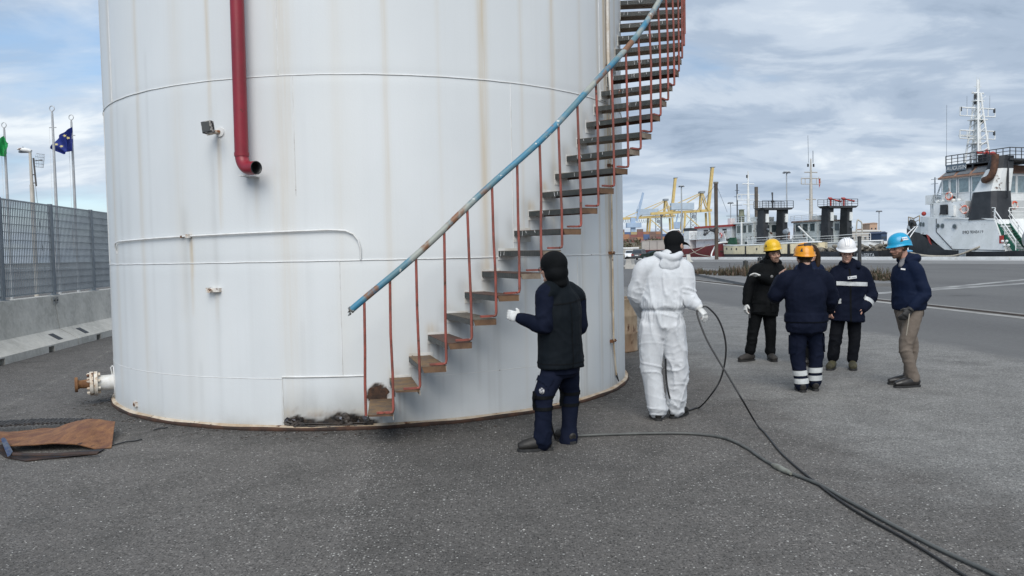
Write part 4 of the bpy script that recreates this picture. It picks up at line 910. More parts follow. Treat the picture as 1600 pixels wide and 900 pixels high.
def crease(me, amp, freq, seed, aniso, hot=(), base=.5, pw=3.0):
    nrm = [v.normal.copy() for v in me.vertices]
    for v, nn in zip(me.vertices, nrm):
        p = v.co; q = V(p.x*aniso[0]+seed, p.y*aniso[1]+seed*2, p.z*aniso[2]+(p.x+p.y)*.35)*freq; w = noise.noise(q*.5+V(9, 2, 4))*.5; q += V(w, w, w)
        r = max(0.0, 1-2.4*abs(noise.noise(q)))**pw; g = max(0.0, .35+noise.noise(q*.37+V(3, 7, 1)))*1.5; k = base
        for (h, rd, a) in hot: d = (p-h).length/rd; k += a*math.exp(-d*d)
        v.co = p+nn*(amp*k*r*g)
    me.update()
def patch(src, pred, off, name, mat, parent, **kw):
    vs = {}; P_ = []; Fs = []
    for pl in src.polygons:
        if pred(pl.center, pl.normal):
            f = []
            for i in pl.vertices:
                if i not in vs: vs[i] = len(P_); P_.append(src.vertices[i].co+src.vertices[i].normal*off)
                f.append(vs[i])
            Fs.append(f)
    if not Fs: return None
    me = bpy.data.meshes.new(name); me.from_pydata([tuple(p) for p in P_], [], Fs); me.polygons.foreach_set('use_smooth', [True]*len(Fs)); me.materials.append(mat); me.update()
    return link(name, me, parent, **kw)
def band(src, fields, near, off, name, mat, parent, **kw):
    """the part of src where every field is positive (clean cut edges), lifted off along the normals"""
    vs = {}; P_ = []; Fs = []
    for pl in src.polygons:
        if not near(pl.center, pl.normal): continue
        poly = [(src.vertices[i].co, src.vertices[i].normal) for i in pl.vertices]
        for f in fields:
            out = []; n = len(poly)
            for i in range(n):
                a, b = poly[i], poly[(i+1) % n]; fa, fb = f(a[0]), f(b[0])
                if fa >= 0: out.append(a)
                if (fa >= 0) != (fb >= 0): t = fa/(fa-fb); out.append((a[0].lerp(b[0], t), a[1].lerp(b[1], t)))
            poly = out
            if len(poly) < 3: break
        if len(poly) < 3: continue
        fc = []
        for c, n_ in poly:
            k = (round(c.x, 5), round(c.y, 5), round(c.z, 5))
            if k not in vs: vs[k] = len(P_); P_.append(c+n_*off)
            if vs[k] not in fc: fc.append(vs[k])
        if len(fc) > 2: Fs.append(fc)
    if not Fs: return None
    me = bpy.data.meshes.new(name); me.from_pydata([tuple(p) for p in P_], [], Fs); me.polygons.foreach_set('use_smooth', [True]*len(Fs)); me.materials.append(mat); me.update()
    return link(name, me, parent, **kw)
def slab(f, h): return [lambda p: h-f(p), lambda p: h+f(p)]
def limb(mb, pts, rads, n=16, k=5, side=None, ends=(1, 1)):
    rads = [r if isinstance(r, tuple) else (r, r) for r in rads]
    P_ = smooth_path([Vector(p) for p in pts], k); A = smooth_path([V(r[0], r[1], 0) for r in rads], k)
    mb.tube(P_, [(max(.004, a.x), max(.004, a.y)) for a in A], n, side=side)
    for e, i in [q for q, on in zip(((0, 0), (-1, -1)), ends) if on]:
        r = min(A[i].x, A[i].y); mb.ell(P_[i], (r*.95, r*.95, r*.95), None, 12, 8)
def hand(mb, w, d, pn, th, s=1.0, curl=.45, g=0.0):
    d = d.normalized(); th = (th-d*th.dot(d)).normalized(); pn = (pn-d*pn.dot(d)-th*pn.dot(th)).normalized()
    mb.tube([w-d*.03, w+d*.02*s, w+d*.055*s, w+d*.09*s], [(.027+g, .022+g), (.034*s+g, .019+g), (.041*s+g, .017+g), (.038*s+g, .014+g)], 12, side=th)
    for i, (o, L_) in enumerate(((.030, .068), (.011, .078), (-.009, .072), (-.028, .056))):
        p = w+d*(.085*s)+th*o*s; dd = d.copy(); pts = [p-d*.02]; c = curl*(1+.12*i)
        for L2 in (.42, .33, .25):
            q = Quaternion(th.cross(d).cross(th).normalized().cross(pn), 0) if False else None
            ang = c*.75; dd = (dd*math.cos(ang)+pn*math.sin(ang)).normalized(); pnn = None
            pts.append(pts[-1]+dd*L_*L2*s+(d*.02 if len(pts) == 1 else V(0, 0, 0)))
            pn2 = (pn*math.cos(ang)-d*math.sin(ang)); d_, pn_ = dd, pn2
            pn = pn if True else pn2
        mb.tube(pts, [.0088+g, .0088+g, .0082+g, .0066+g], 8)
    t0 = w+d*.02*s+th*.026*s; t1 = t0+(d*.55+th*.7+pn*.3).normalized()*.038*s; t2 = t1+(d*.85+th*.25+pn*.45).normalized()*.034*s
    mb.tube([t0, t1, t2], [.014+g, .011+g, .008+g], 8)
SK = {}
def skin(name, c, c2):
    if name not in SK: SK[name] = M(name, c, c2, scale=14, rough=.5, fine=.03, uniq=False)
    return SK[name]
EYEW = M('eye_white', (.22, .19, .17), rough=.5); IRIS = M('eye_dark', (.02, .015, .012), rough=.25)
def frame(f, upv=V(0, 0, 1)):
    f = f.normalized(); r = f.cross(upv).normalized(); u = r.cross(f); return r, f, u
class Person:
    def __init__(s, label, base, f, sk, group=None):
        s.t = thing('person', label, 'person', base, 0, group); s.f = f.normalized(); s.r = s.f.cross(V(0, 0, 1)).normalized(); s.skin = sk; s.bm = MB(); s.hands = []
    def head(s, c, hf, tilt=0.0, k=1.0):
        r, f, u = frame(hf)
        if tilt: q = Quaternion(f, tilt); r = q @ r; u = q @ u
        s.hc, s.hr, s.hf, s.hu, s.hk = c, r, f, u, k
        rot = Matrix((r, f, u)).transposed(); Lc = lambda x, y, z: c+(r*x+f*y+u*z)*k; mb = s.bm
        E = lambda x, y, z, a, b, d_: mb.ell(Lc(x, y, z), (a*k, b*k, d_*k), rot, 20, 14)
        E(0, -.012, .028, .075, .096, .086); E(0, .034, -.035, .058, .056, .074); E(0, .046, -.078, .043, .042, .033); E(0, .080, -.094, .021, .017, .015)
        for q in (-1, 1):
            E(q*.036, .060, -.024, .024, .022, .024); E(q*.077, -.004, -.014, .010, .020, .031); E(q*.03, .078, .020, .022, .012, .009); E(q*.011, .094, -.034, .010, .012, .008)
        mb.tube([Lc(0, .086, .012), Lc(0, .098, -.010), Lc(0, .113, -.030), Lc(0, .098, -.042)], [.008*k, .010*k, .013*k, .009*k], 10)
        E(0, .089, -.056, .024, .012, .0075); E(0, .086, -.066, .021, .012, .0075)
        s.L = Lc
    def core(s, neck, shL, shR, hip, arms, legs):
        mb = s.bm; mb.tube([s.L(0, -.022, -.05), s.L(0, -.028, -.10), neck+V(0, 0, -.02)], [.056, .055, .065], 16)
        ch = neck.lerp(hip, .35); limb(mb, [hip, neck.lerp(hip, .6), ch, neck+V(0, 0, -.06)], [(.13, .10), (.12, .09), (.145, .10), (.10, .07)], side=s.r)
        for a in arms: limb(mb, a, [.045, .043, .036, .026][:len(a)], 12, 4)
        for l in legs: limb(mb, l[:-1], [.075, .07, .05, .038][:len(l)-1], 12, 4); mb.tube([l[-2]+V(0, 0, -.01), l[-1]], [.035, .03], 8)
    def finish(s):
        me = remesh(s.bm, .0062, 2); me.materials.append(s.skin); s.body = link('body', me, s.t); s.bme = None
        # predicates work in world space, so keep an untransformed copy
        c = me.copy(); c.transform(WM[s.t.name].inverted()); s.bme = c
        for q in (-1, 1):
            mb = MB(); c0 = s.L(q*.031, .079, -.004); mb.ell(c0, (.0115*s.hk, .0095*s.hk, .0065*s.hk), Matrix((s.hr, s.hf, s.hu)).transposed(), 10, 8); mb.m = 1; mb.ell(c0+s.hf*.007, (.006, .005, .006), Matrix((s.hr, s.hf, s.hu)).transposed(), 8, 6); mb.build('eye', [EYEW, IRIS], s.body)
    def loc(s, p): d = p-s.hc; return d.dot(s.hr)/s.hk, d.dot(s.hf)/s.hk, d.dot(s.hu)/s.hk
    def hairpatch(s, pred, off, name, mat):
        def pr(c, n):
            x, y, z = s.loc(c)
            return abs(x) < .13 and abs(y) < .16 and -.16 < z < .16 and pred(x, y, z)
        return patch(s.bme, pr, off, name, mat, s.t)
    def cloth(s, name, mb, mat, vox=.011, it=3, amp=.006, freq=9, hot=(), seed=0, **kw):
        me = remesh(mb, vox, it); wrinkle(me, amp*.7, freq*.8, seed, hot); crease(me, amp*.9, freq*.8, seed+3, (1.1, 1.1, 1.2), hot, .35); me.materials.append(mat)
        w = me.copy(); o = link(name, me, s.t, **kw); return o, w
    def boot(s, an, d, mat, solem, L_=.27, w=.05, shaft=.13, low=False, h0=0.0):
        d = V(d[0], d[1], 0).normalized(); sd = d.cross(V(0, 0, 1)); g = V(an.x, an.y, h0); mb = MB()
        P_ = [g-d*.075+V(0, 0, .055), g-d*.05+V(0, 0, .06), g+d*.03+V(0, 0, .066), g+d*.10+V(0, 0, .058), g+d*.16+V(0, 0, .050), g+d*(L_-.08)+V(0, 0, .040)]
        mb.tube(P_, [(.03, .035), (.040, .048), (w*.88, .056), (w, .050), (w*.97, .042), (w*.62, .026)], 16, side=sd)
        if shaft: limb(mb, [g+V(0, 0, .05), an+V(0, 0, .0)+V(0, 0, .02), an+V(0, 0, shaft)], [.045, .047, .055], 14, 4)
        me = remesh(mb, .008, 2); me.materials.append(mat); o = link('boot' if not low else 'shoe', me, s.t)
        mb = MB(); q = []
        for x, ww in ((-.084, .016), (-.072, .031), (-.03, .036), (.03, w*.80), (.10, w*.99), (.15, w*.95), (L_-.085, w*.64), (L_-.072, .012)): q.append((x, ww))
        pl = [g+d*x+sd*y+V(0, 0, .002) for x, y in q]+[g+d*x-sd*y+V(0, 0, .002) for x, y in reversed(q)]
        mb.prism(pl, V(0, 0, .022)); mb.build('sole', solem, o); return o
    def helmet(s, mat, style='climb', dz=0.0, straps=True, lab=None):
        L = s.L; mb = MB(); nu, nv = 40, 14
        A, B, Hh = .107, .130, .118
        def rim(ph):     # ph: 0 = right, pi/2 = front
            fr = math.sin(ph)
            if style == 'climb': return -.012+.012*max(0, fr)-.032*max(0, -fr)
            return -.002+.0*fr
        def pt(ph, t, off=0.0):
            z0 = rim(ph); a = t*math.pi/2; rr = math.sin(a)**.88; x = (A+off)*rr*math.cos(ph); y = (B+off)*rr*math.sin(ph)-.012; z = z0+(Hh-z0+off)*math.cos(a)**.9
            return L(x, y, z+.035+dz)
        ph = [2*math.pi*i/nu for i in range(nu+1)]
        rows = [[pt(p, max(.02, j/nv)) for p in ph] for j in range(nv+1)]
        brim = (lambda p: .013+.028*max(0, math.sin(p))**2) if style == 'hard' else (lambda p: .006+.022*max(0, math.sin(p))**3)
        def bp(p, e, dzz): z0 = rim(p); b = brim(p)*e; return L((A+b)*math.cos(p), (B+b)*math.sin(p)-.012, z0+.035+dz+dzz-.010*e*max(0, math.sin(p)))
        rows += [[bp(p, .5, -.003) for p in ph], [bp(p, 1, -.007) for p in ph], [bp(p, 1, -.012) for p in ph], [bp(p, 0.0, -.008) for p in ph], [L((A-.012)*math.cos(p), (B-.012)*math.sin(p)-.012, rim(p)+.04+dz) for p in ph]]
        mb.grid(rows); o = mb.build('helmet', mat, s.t, label=lab) if lab else mb.build('helmet', mat, s.t)
        if style == 'hard':
            mb = MB()
            for x in (-.03, 0, .03): mb.tube([pt(math.atan2(y*B, x*A) if False else math.pi/2 if y > 0 else -math.pi/2, abs(y), .002)+s.hr*x*s.hk*(.4+.6*(1-abs(y))) for y in np.linspace(-.7, .75, 14)], .006, 6)
            mb.build('crown_rib', mat, o)
        if style == 'climb':
            vm = MT['black']; mb = MB()
            for p0 in (math.radians(-132), math.radians(-48), math.radians(20), math.radians(160)):
                tri = [pt(p0-.13, .84, .002), pt(p0+.13, .84, .002), pt(p0+(.06 if math.cos(p0) < 0 else -.06), .64, .002)]
                m2 = MB(); m2.prism(tri, (tri[0]-s.hc).normalized()*.003); m2.build('vent', vm, o)
            if straps:
                mb = MB(); R2 = [pt(p, .56+.06*math.sin(p), .003) for p in np.linspace(-math.pi*.92, -math.pi*.08, 20)]; R3 = [pt(p, .47+.06*math.sin(p), .003) for p in np.linspace(-math.pi*.92, -math.pi*.08, 20)]
                mb.grid([R2, R3]); mb.build('headlamp_strap', vm, o); m2 = MB(); c = pt(-math.pi/2, .46, .005); m2.box(c, (.075*s.hk, .012, .03*s.hk), Matrix((s.hr, s.hf, s.hu)).transposed()); m2.build('strap_clip', vm, o)
        return o, pt
NAVY = M('navy_cloth', (.0045, .007, .017), (.008, .011, .024), scale=5, rough=.8, bump=.5, bscale=350)
NAVY2 = M('navy_trousers', (.0055, .0085, .020), (.009, .012, .026), scale=5, rough=.85, bump=.5, bscale=350)
BLK = M('black_cloth', (.004, .0048, .0056), (.0075, .0085, .0098), scale=5, rough=.75, bump=.5, bscale=300)
TEAL = M('dark_vest_cloth', (.005, .0075, .010), (.008, .011, .0145), scale=4, rough=.65, bump=.4, bscale=250)
COV = M('white_coverall', (.62, .64, .665), (.57, .595, .62), scale=4, rough=.6, bump=.5, bscale=160)
TAU = M('taupe_trousers', (.19, .16, .135), (.15, .125, .105), scale=6, rough=.85, bump=.5, bscale=300)
REFL = M('reflective_tape', (.55, .57, .57), (.42, .44, .45), scale=9, rough=.35)
GLV = M('white_glove', (.66, .67, .66), (.5, .5, .48), scale=16, rough=.8)
BOOT = M('worn_boot', (.011, .0105, .010), (.024, .022, .020), scale=12, rough=.6, bump=.4); SOLE = MT['rubber']
HAIR = M('dark_brown_hair', (.025, .017, .012), (.045, .03, .02), scale=60, stretch=(1, 1, .2), rough=.5); GREYH = M('grey_hair', (.14, .13, .12), (.08, .075, .07), scale=40, rough=.6); BEARD = M('beard', (.13, .075, .05), (.09, .05, .035), scale=50, rough=.8)
SKA = skin('skin', (.52, .33, .25), (.45, .26, .19)); SKB = skin('weathered_skin', (.46, .28, .205), (.38, .21, .15)); SKC = skin('ruddy_skin', (.52, .31, .235), (.46, .24, .175))
def torso(mb, hem, neck, r, k=1.0, d=1.0, collar=.075, flare=1.0):
    ax = neck-hem
    q = lambda f: hem+ax*f
    limb(mb, [q(0), q(.12), q(.38), q(.66), q(.86), q(.95), q(1.03)], [(.205*k*flare, .150*d*flare), (.205*k, .152*d), (.195*k, .145*d), (.210*k, .148*d), (.185*k, .122*d), (.115*k, .092*d), (collar, collar)], 20, 5, r, (0, 1))
def nest(a, b, f): return a.lerp(b, f)
for m_ in (NAVY, NAVY2, BLK, TEAL, TAU, HAIR):
    m_.node_tree.nodes['Principled BSDF'].inputs['Specular IOR Level'].default_value = .08
# ---- 1: man in dark vest beside the stair
def stair_man():
    Y = 6.72; J = lambda u, v, dy=0: at(u, v, Y+dy); f = V(-.72, .69, 0)
    p = Person('man in black hood and dark padded vest with one white glove raised toward the stair', (J(866, 700).x, Y, 0), f, SKA)
    p.head(J(864, 418, -.02), V(-.86, .50, -.10), 0, 1.03)
    neck = J(872, 446, .02); shL, shR = J(852, 461, -.11), J(900, 464, .17); hip = J(876, 572, .02)
    elL, wrL = J(850, 509, -.14), J(812, 497, -.02); elR, wrR = J(906, 512, .17), J(866, 524, .36)
    hL, hR = hip-p.r*.085, hip+p.r*.09; knL, knR = J(850, 622, -.10), J(891, 616, .16); anL, anR = J(848, 685, -.13), J(889, 684, .12)
    dL = (wrL-elL).normalized()
    p.core(neck, shL, shR, hip, [[shL, shL.lerp(elL, .5), elL, wrL], [shR, shR.lerp(elR, .5), elR, wrR]], [[hL, hL.lerp(knL, .5), knL, anL, V(anL.x, anL.y, .05)], [hR, hR.lerp(knR, .5), knR, anR, V(anR.x, anR.y, .05)]])
    hand(p.bm, wrL, dL, V(.1, .6, -.6), V(0, .3, 1), 1, .5); hand(p.bm, wrR, wrR-elR, V(-.3, .2, -1), V(0, 1, .3), 1, .8)
    p.finish()
    mb = MB(); limb(mb, [neck.lerp(shL, .6), shL, shL.lerp(elL, .5), elL, elL.lerp(wrL, .6), wrL], [.075, .082, .075, .066, .056, .046]); limb(mb, [neck.lerp(shR, .6), shR, shR.lerp(elR, .5), elR, elR.lerp(wrR, .6), wrR], [.075, .08, .07, .06, .054, .046]); torso(mb, hip+V(0, 0, -.06), neck, p.r, .93, .9)
    p.cloth('sweater', mb, NAVY, amp=.010, hot=((elL, .12, 1.4), (elR, .1, 1)), seed=1)
    mb = MB(); torso(mb, hip+V(0, 0, -.005), neck+V(0, 0, .005), p.r, 1.04, 1.14, .088, 1.02); limb(mb, [neck.lerp(shL, .5), shL], [.09, .088]); limb(mb, [neck.lerp(shR, .5), shR], [.09, .088]); limb(mb, [neck+V(0, 0, -.02), neck+V(0, 0, .055)-p.f*.01], [.088, .082])
    o, w = p.cloth('vest', mb, TEAL, amp=.012, freq=7, hot=((hip, .25, .7),), seed=2)
    back = lambda c: (c-neck).dot(p.r)
    for zz in (.035, .062): pass
    yz = neck.z-.135
    band(w, slab(lambda c: c.z-yz-.012*math.sin(back(c)*9), .005), lambda c, n: n.dot(p.f) < .2, .004, 'yoke_seam', BLK, o)
    band(w, slab(lambda c: back(c)+.035, .0045), lambda c, n: c.z < yz and n.dot(p.f) < -.1, .004, 'back_seam', BLK, o)
    band(w, slab(lambda c: c.z-hip.z-.04, .004), lambda c, n: True, .003, 'hem_seam', BLK, o)
    mb = MB(); limb(mb, [hip+V(0, 0, .04), hip+V(0, 0, -.04), hip+V(0, 0, -.09)], [(.165, .13), (.168, .135), (.14, .10)], side=p.r, ends=(1, 0))
    for h, k, a in ((hL, knL, anL), (hR, knR, anR)):
        limb(mb, [h, h.lerp(k, .45), k+V(0, 0, .03), k.lerp(a, .35), k.lerp(a, .75), a+V(0, 0, .02), a+V(0, 0, -.035)], [.098, .092, .080, .069, .066, .070, .070])
    o, w = p.cloth('work_trousers', mb, NAVY2, amp=.011, hot=((knL, .12, 1), (knR, .12, 1), (anL, .12, 1.6), (anR, .12, 1.6)), seed=3)
    for k, a in ((knL, anL), (knR, anR)):
        kc = k+V(0, 0, -.02)
        patch(w, lambda c, n: (c-kc).length < .13 and abs(c.z-kc.z) < .075 and n.dot(p.f) > .05, .014, 'knee_pad', BLK, o)
        for dz in (.035, -.06): band(w, slab(lambda c: c.z-kc.z-dz, .014), lambda c, n: (c-kc).length < .16, .006, 'knee_strap', BLK, o)
    patch(w, lambda c, n: (c-(hL+V(0, 0, -.12))).length < .15 and abs(c.z-hL.z+.13) < .07 and n.dot(p.r) < -.55, .012, 'thigh_pocket', NAVY2, o)
    pc = hL.lerp(knL, .70)-p.r*.09-p.f*.02; mb = MB(); mb.lathe([(0, .004), (.024, .003), (.026, 0)], 16, pc+V(0, -.02, 0), (-p.r+V(0, -.5, 0)).to_track_quat('Z', 'Y').to_matrix()); bd = mb.build('round_badge', M('badge_white', (.5, .5, .5), (.1, .1, .12), scale=60, lo=.48, hi=.52), o)
    p.boot(anL, (-.95, -.12), BOOT, SOLE, .285, .056, .11); p.boot(anR, (-.35, .75), BOOT, SOLE, .28, .052, .11)
    mb = MB(); hand(mb, wrL, dL, V(.1, .6, -.6), V(0, .3, 1), 1.06, .5, .003); mb.tube([wrL-dL*.055, wrL, wrL+dL*.03], [.043, .040, .038], 12); me = remesh(mb, .006, 2); me.materials.append(GLV); link('glove', me, p.t)
    # knitted hood: closed round the head and neck
    L = p.L; mb = MB(); rot = Matrix((p.hr, p.hf, p.hu)).transposed()
    mb.ell(L(0, -.012, .030), (.100, .120, .108), rot, 20, 14); mb.ell(L(0, -.025, -.045), (.099, .102, .098), rot, 20, 14); mb.tube([L(0, -.03, -.05), L(0, -.032, -.11), neck+V(0, 0, .0)], [.078, .080, .088], 16)
    p.cloth('hood', mb, BLK, vox=.009, it=8, amp=.004, seed=4)
    mb = MB()
    for q in (-1, 1): mb.tube([L(q*.033+.026*math.cos(a), .103, -.006+.019*math.sin(a)) for a in np.linspace(0, 6.283, 15)], .0022, 5, cap=False); mb.tube([L(q*.058, .100, 0), L(q*.083, .03, .004)], .0022, 5)
    mb.tube([L(-.008, .106, 0), L(.008, .106, 0)], .002, 5); mb.build('glasses', MT['black'], p.t)
stair_man()
# ---- 2: man in white coveralls
def coverall_man():
    Y = 7.68; J = lambda u, v, dy=0: at(u, v, Y+dy); f = V(.12, .99, 0)
    p = Person('man in white hooded coveralls seen from behind holding a black cable', (J(1042, 655).x, Y, 0), f, SKA)
    p.head(J(1054, 382, .06), V(.70, .71, -.05), 0, 1.02)
    neck = J(1044, 404, .02); shL, shR = J(1006, 420, .0), J(1069, 422, -.02); hip = J(1034, 500, .0)
    elL, wrL = J(993, 461, .06), J(1003, 492, .27); elR, wrR = J(1073, 461, -.05), J(1091, 480, -.12)
    hL, hR = hip-p.r*.09+V(0, 0, -.04), hip+p.r*.09+V(0, 0, -.04); knL, knR = J(1017, 578, .02), J(1058, 578, .02); anL, anR = J(1027, 642, .02), J(1055, 636, .10)
    dR = (wrR-elR).normalized()
    p.core(neck, shL, shR, hip, [[shL, shL.lerp(elL, .5), elL, wrL], [shR, shR.lerp(elR, .5), elR, wrR]], [[hL, hL.lerp(knL, .5), knL, anL, V(anL.x, anL.y, .05)], [hR, hR.lerp(knR, .5), knR, anR, V(anR.x, anR.y, .06)]])
    hand(p.bm, wrR, dR, V(-.3, .5, -.7), V(.2, .8, .4), 1, .9); hand(p.bm, wrL, wrL-elL, V(1, 0, 0), V(0, .5, 1), 1, .7); p.finish()
    mb = MB(); torso(mb, hip+V(0, 0, .085), neck, p.r, 1.0, 1.03, .085, .90); limb(mb, [shL+V(0, 0, -.01), neck+V(0, 0, -.01), shR+V(0, 0, -.01)], [.075, .085, .075])
    limb(mb, [hip+V(0, 0, .12), hip+V(0, 0, .03), hip+V(0, 0, -.06), hip+V(0, 0, -.17)], [(.172, .142), (.187, .140), (.178, .126), (.10, .09)], side=p.r, ends=(1, 0))
    limb(mb, [neck.lerp(shL, .55), shL, shL.lerp(elL, .5), elL, elL.lerp(wrL, .6), wrL], [.08, .086, .080, .070, .058, .046]); limb(mb, [neck.lerp(shR, .55), shR, shR.lerp(elR, .5), elR, elR.lerp(wrR, .6), wrR-dR*.015], [.08, .086, .082, .072, .056, .044])
    for h, k, a in ((hL, knL, anL), (hR, knR, anR)): limb(mb, [h, h.lerp(k, .45), k+V(0, 0, .02), k.lerp(a, .3), k.lerp(a, .7), a+V(0, 0, .03), a+V(0, 0, .0)], [.122, .113, .096, .092, .092, .088, .078])
    wz = hip.z+.098
    hot = [(knL, .16, 1.3), (knR, .16, 1.3), (elR, .13, 1.6), (elL, .12, 1.2), (hip+V(0, 0, -.15), .16, .9), (V(hip.x, hip.y-.1, wz), .22, .9), (anL, .14, 1.2), (anR, .14, 1.2)]
    me = remesh(mb, .010, 14); wrinkle(me, .006, 3.5, 3, hot, (1.6, 1.6, .8)); crease(me, .011, 5.0, 4, (1.7, 1.7, .55), hot, .7); crease(me, .010, 6.0, 9, (.7, .7, 1.9), hot, .12); crease(me, .006, 10.0, 5, (1.2, 1.2, 1.0), hot, .35)
    for v in me.vertices:      # elasticated waist pulled in, with fine gathers
        dz = v.co.z-wz; c = neck.lerp(hip, (neck.z-v.co.z)/(neck.z-hip.z)); rr_ = V(v.co.x-c.x, v.co.y-c.y, 0)
        if abs(dz) < .14 and rr_.length < .26:
            a = math.atan2(rr_.y, rr_.x); g = math.exp(-(dz/.018)**2); h = math.exp(-(dz/.09)**2); v.co -= rr_.normalized()*(.016*g)-rr_.normalized()*(.006*h*math.sin(a*34+2*math.sin(a*5)))
    me.update(); me.materials.append(COV); cv = link('coverall', me.copy(), p.t); 
    band(me, slab(lambda c: (c-V(hip.x, hip.y, 0)).dot(p.r)-.004, .0025), lambda c, n: n.y < -.4 and hip.z-.1 < c.z < neck.z-.12, .002, 'centre_seam', COV, cv)
    # hood lying bunched on the shoulders
    mb = MB(); L0 = neck+V(0, -.03, .02)
    limb(mb, [neck+p.r*.11+V(0, .03, .03), neck+p.r*.10+V(0, -.07, .038), neck+V(0, -.13, .005)+p.r*.01, neck-p.r*.10+V(0, -.08, .042), neck-p.r*.115+V(0, .03, .035)], [.018, .026, .034, .026, .018], 14, 6); mb.ell(neck+V(-.01, -.115, -.055), (.10, .038, .075), None, 16, 10); limb(mb, [neck+p.r*.07+V(0, .05, .01), neck+V(0, .08, .0), neck-p.r*.07+V(0, .05, .01)], [.05, .05, .05])
    me = remesh(mb, .010, 3); wrinkle(me, .013, 13, 5, (), (1, 1, 1)); wrinkle(me, .006, 28, 2, (), (1, 1, 1)); me.materials.append(COV); link('coverall_hood', me, p.t)
    mb = MB(); hand(mb, wrR, dR, V(-.3, .5, -.7), V(.2, .8, .4), 1.1, .9, .003); mb.tube([wrR-dR*.06, wrR, wrR+dR*.03], [.05, .045, .038], 12); me = remesh(mb, .006, 2); me.materials.append(GLV); link('glove', me, p.t)
    mb = MB(); hand(mb, wrL, wrL-elL, V(1, 0, 0), V(0, .5, 1), 1.05, .7, .003); me = remesh(mb, .006, 2); me.materials.append(MT['rubber']); link('glove', me, p.t)
    p.boot(anL, (-.05, 1), BOOT, SOLE, .29, .054, .06); p.boot(anR, (.62, .75), BOOT, SOLE, .30, .056, .06)
    L = p.L; rot = Matrix((p.hr, p.hf, p.hu)).transposed(); mb = MB(); mb.ell(L(0, -.012, .034), (.090, .110, .098), rot, 20, 14); mb.ell(L(0, -.015, -.03), (.082, .090, .075), rot, 20, 14); mb.tube([L(0, -.02, -.04), L(0, -.03, -.11), neck], [.078, .084, .09], 16); p.cloth('balaclava', mb, BLK, vox=.009, amp=.003, seed=6)
    mb = MB(); rows = [[L(x*.085*(1-.25*abs(y)), .085+y*.085, .016-.025*y+.02*(1-x*x)) for x in np.linspace(-1, 1, 11)] for y in np.linspace(0, 1, 6)]; mb.grid(rows); mb.grid([[q-p.hu*.006 for q in r_] for r_ in rows]); mb.grid([rows[-1], [q-p.hu*.006 for q in rows[-1]]]); mb.build('cap_peak', BLK, p.t)
    mb = MB(); mb.tube([L(-.07, -.03, .115), L(-.03, .02, .137), L(.03, .03, .137), L(.07, -.01, .118)], [.004, .010, .010, .004], 8); mb.build('goggle_band', MT['white_clean'], p.t)
    mb = MB(); limb(mb, [neck-p.r*.09+V(0, .02, .055), neck-p.r*.15+V(0, .03, .045)], [.028, .018]); mb.build('scarf_end', M('dark_green_cloth', (.012, .022, .018), (.02, .03, .025)), p.t)
coverall_man()
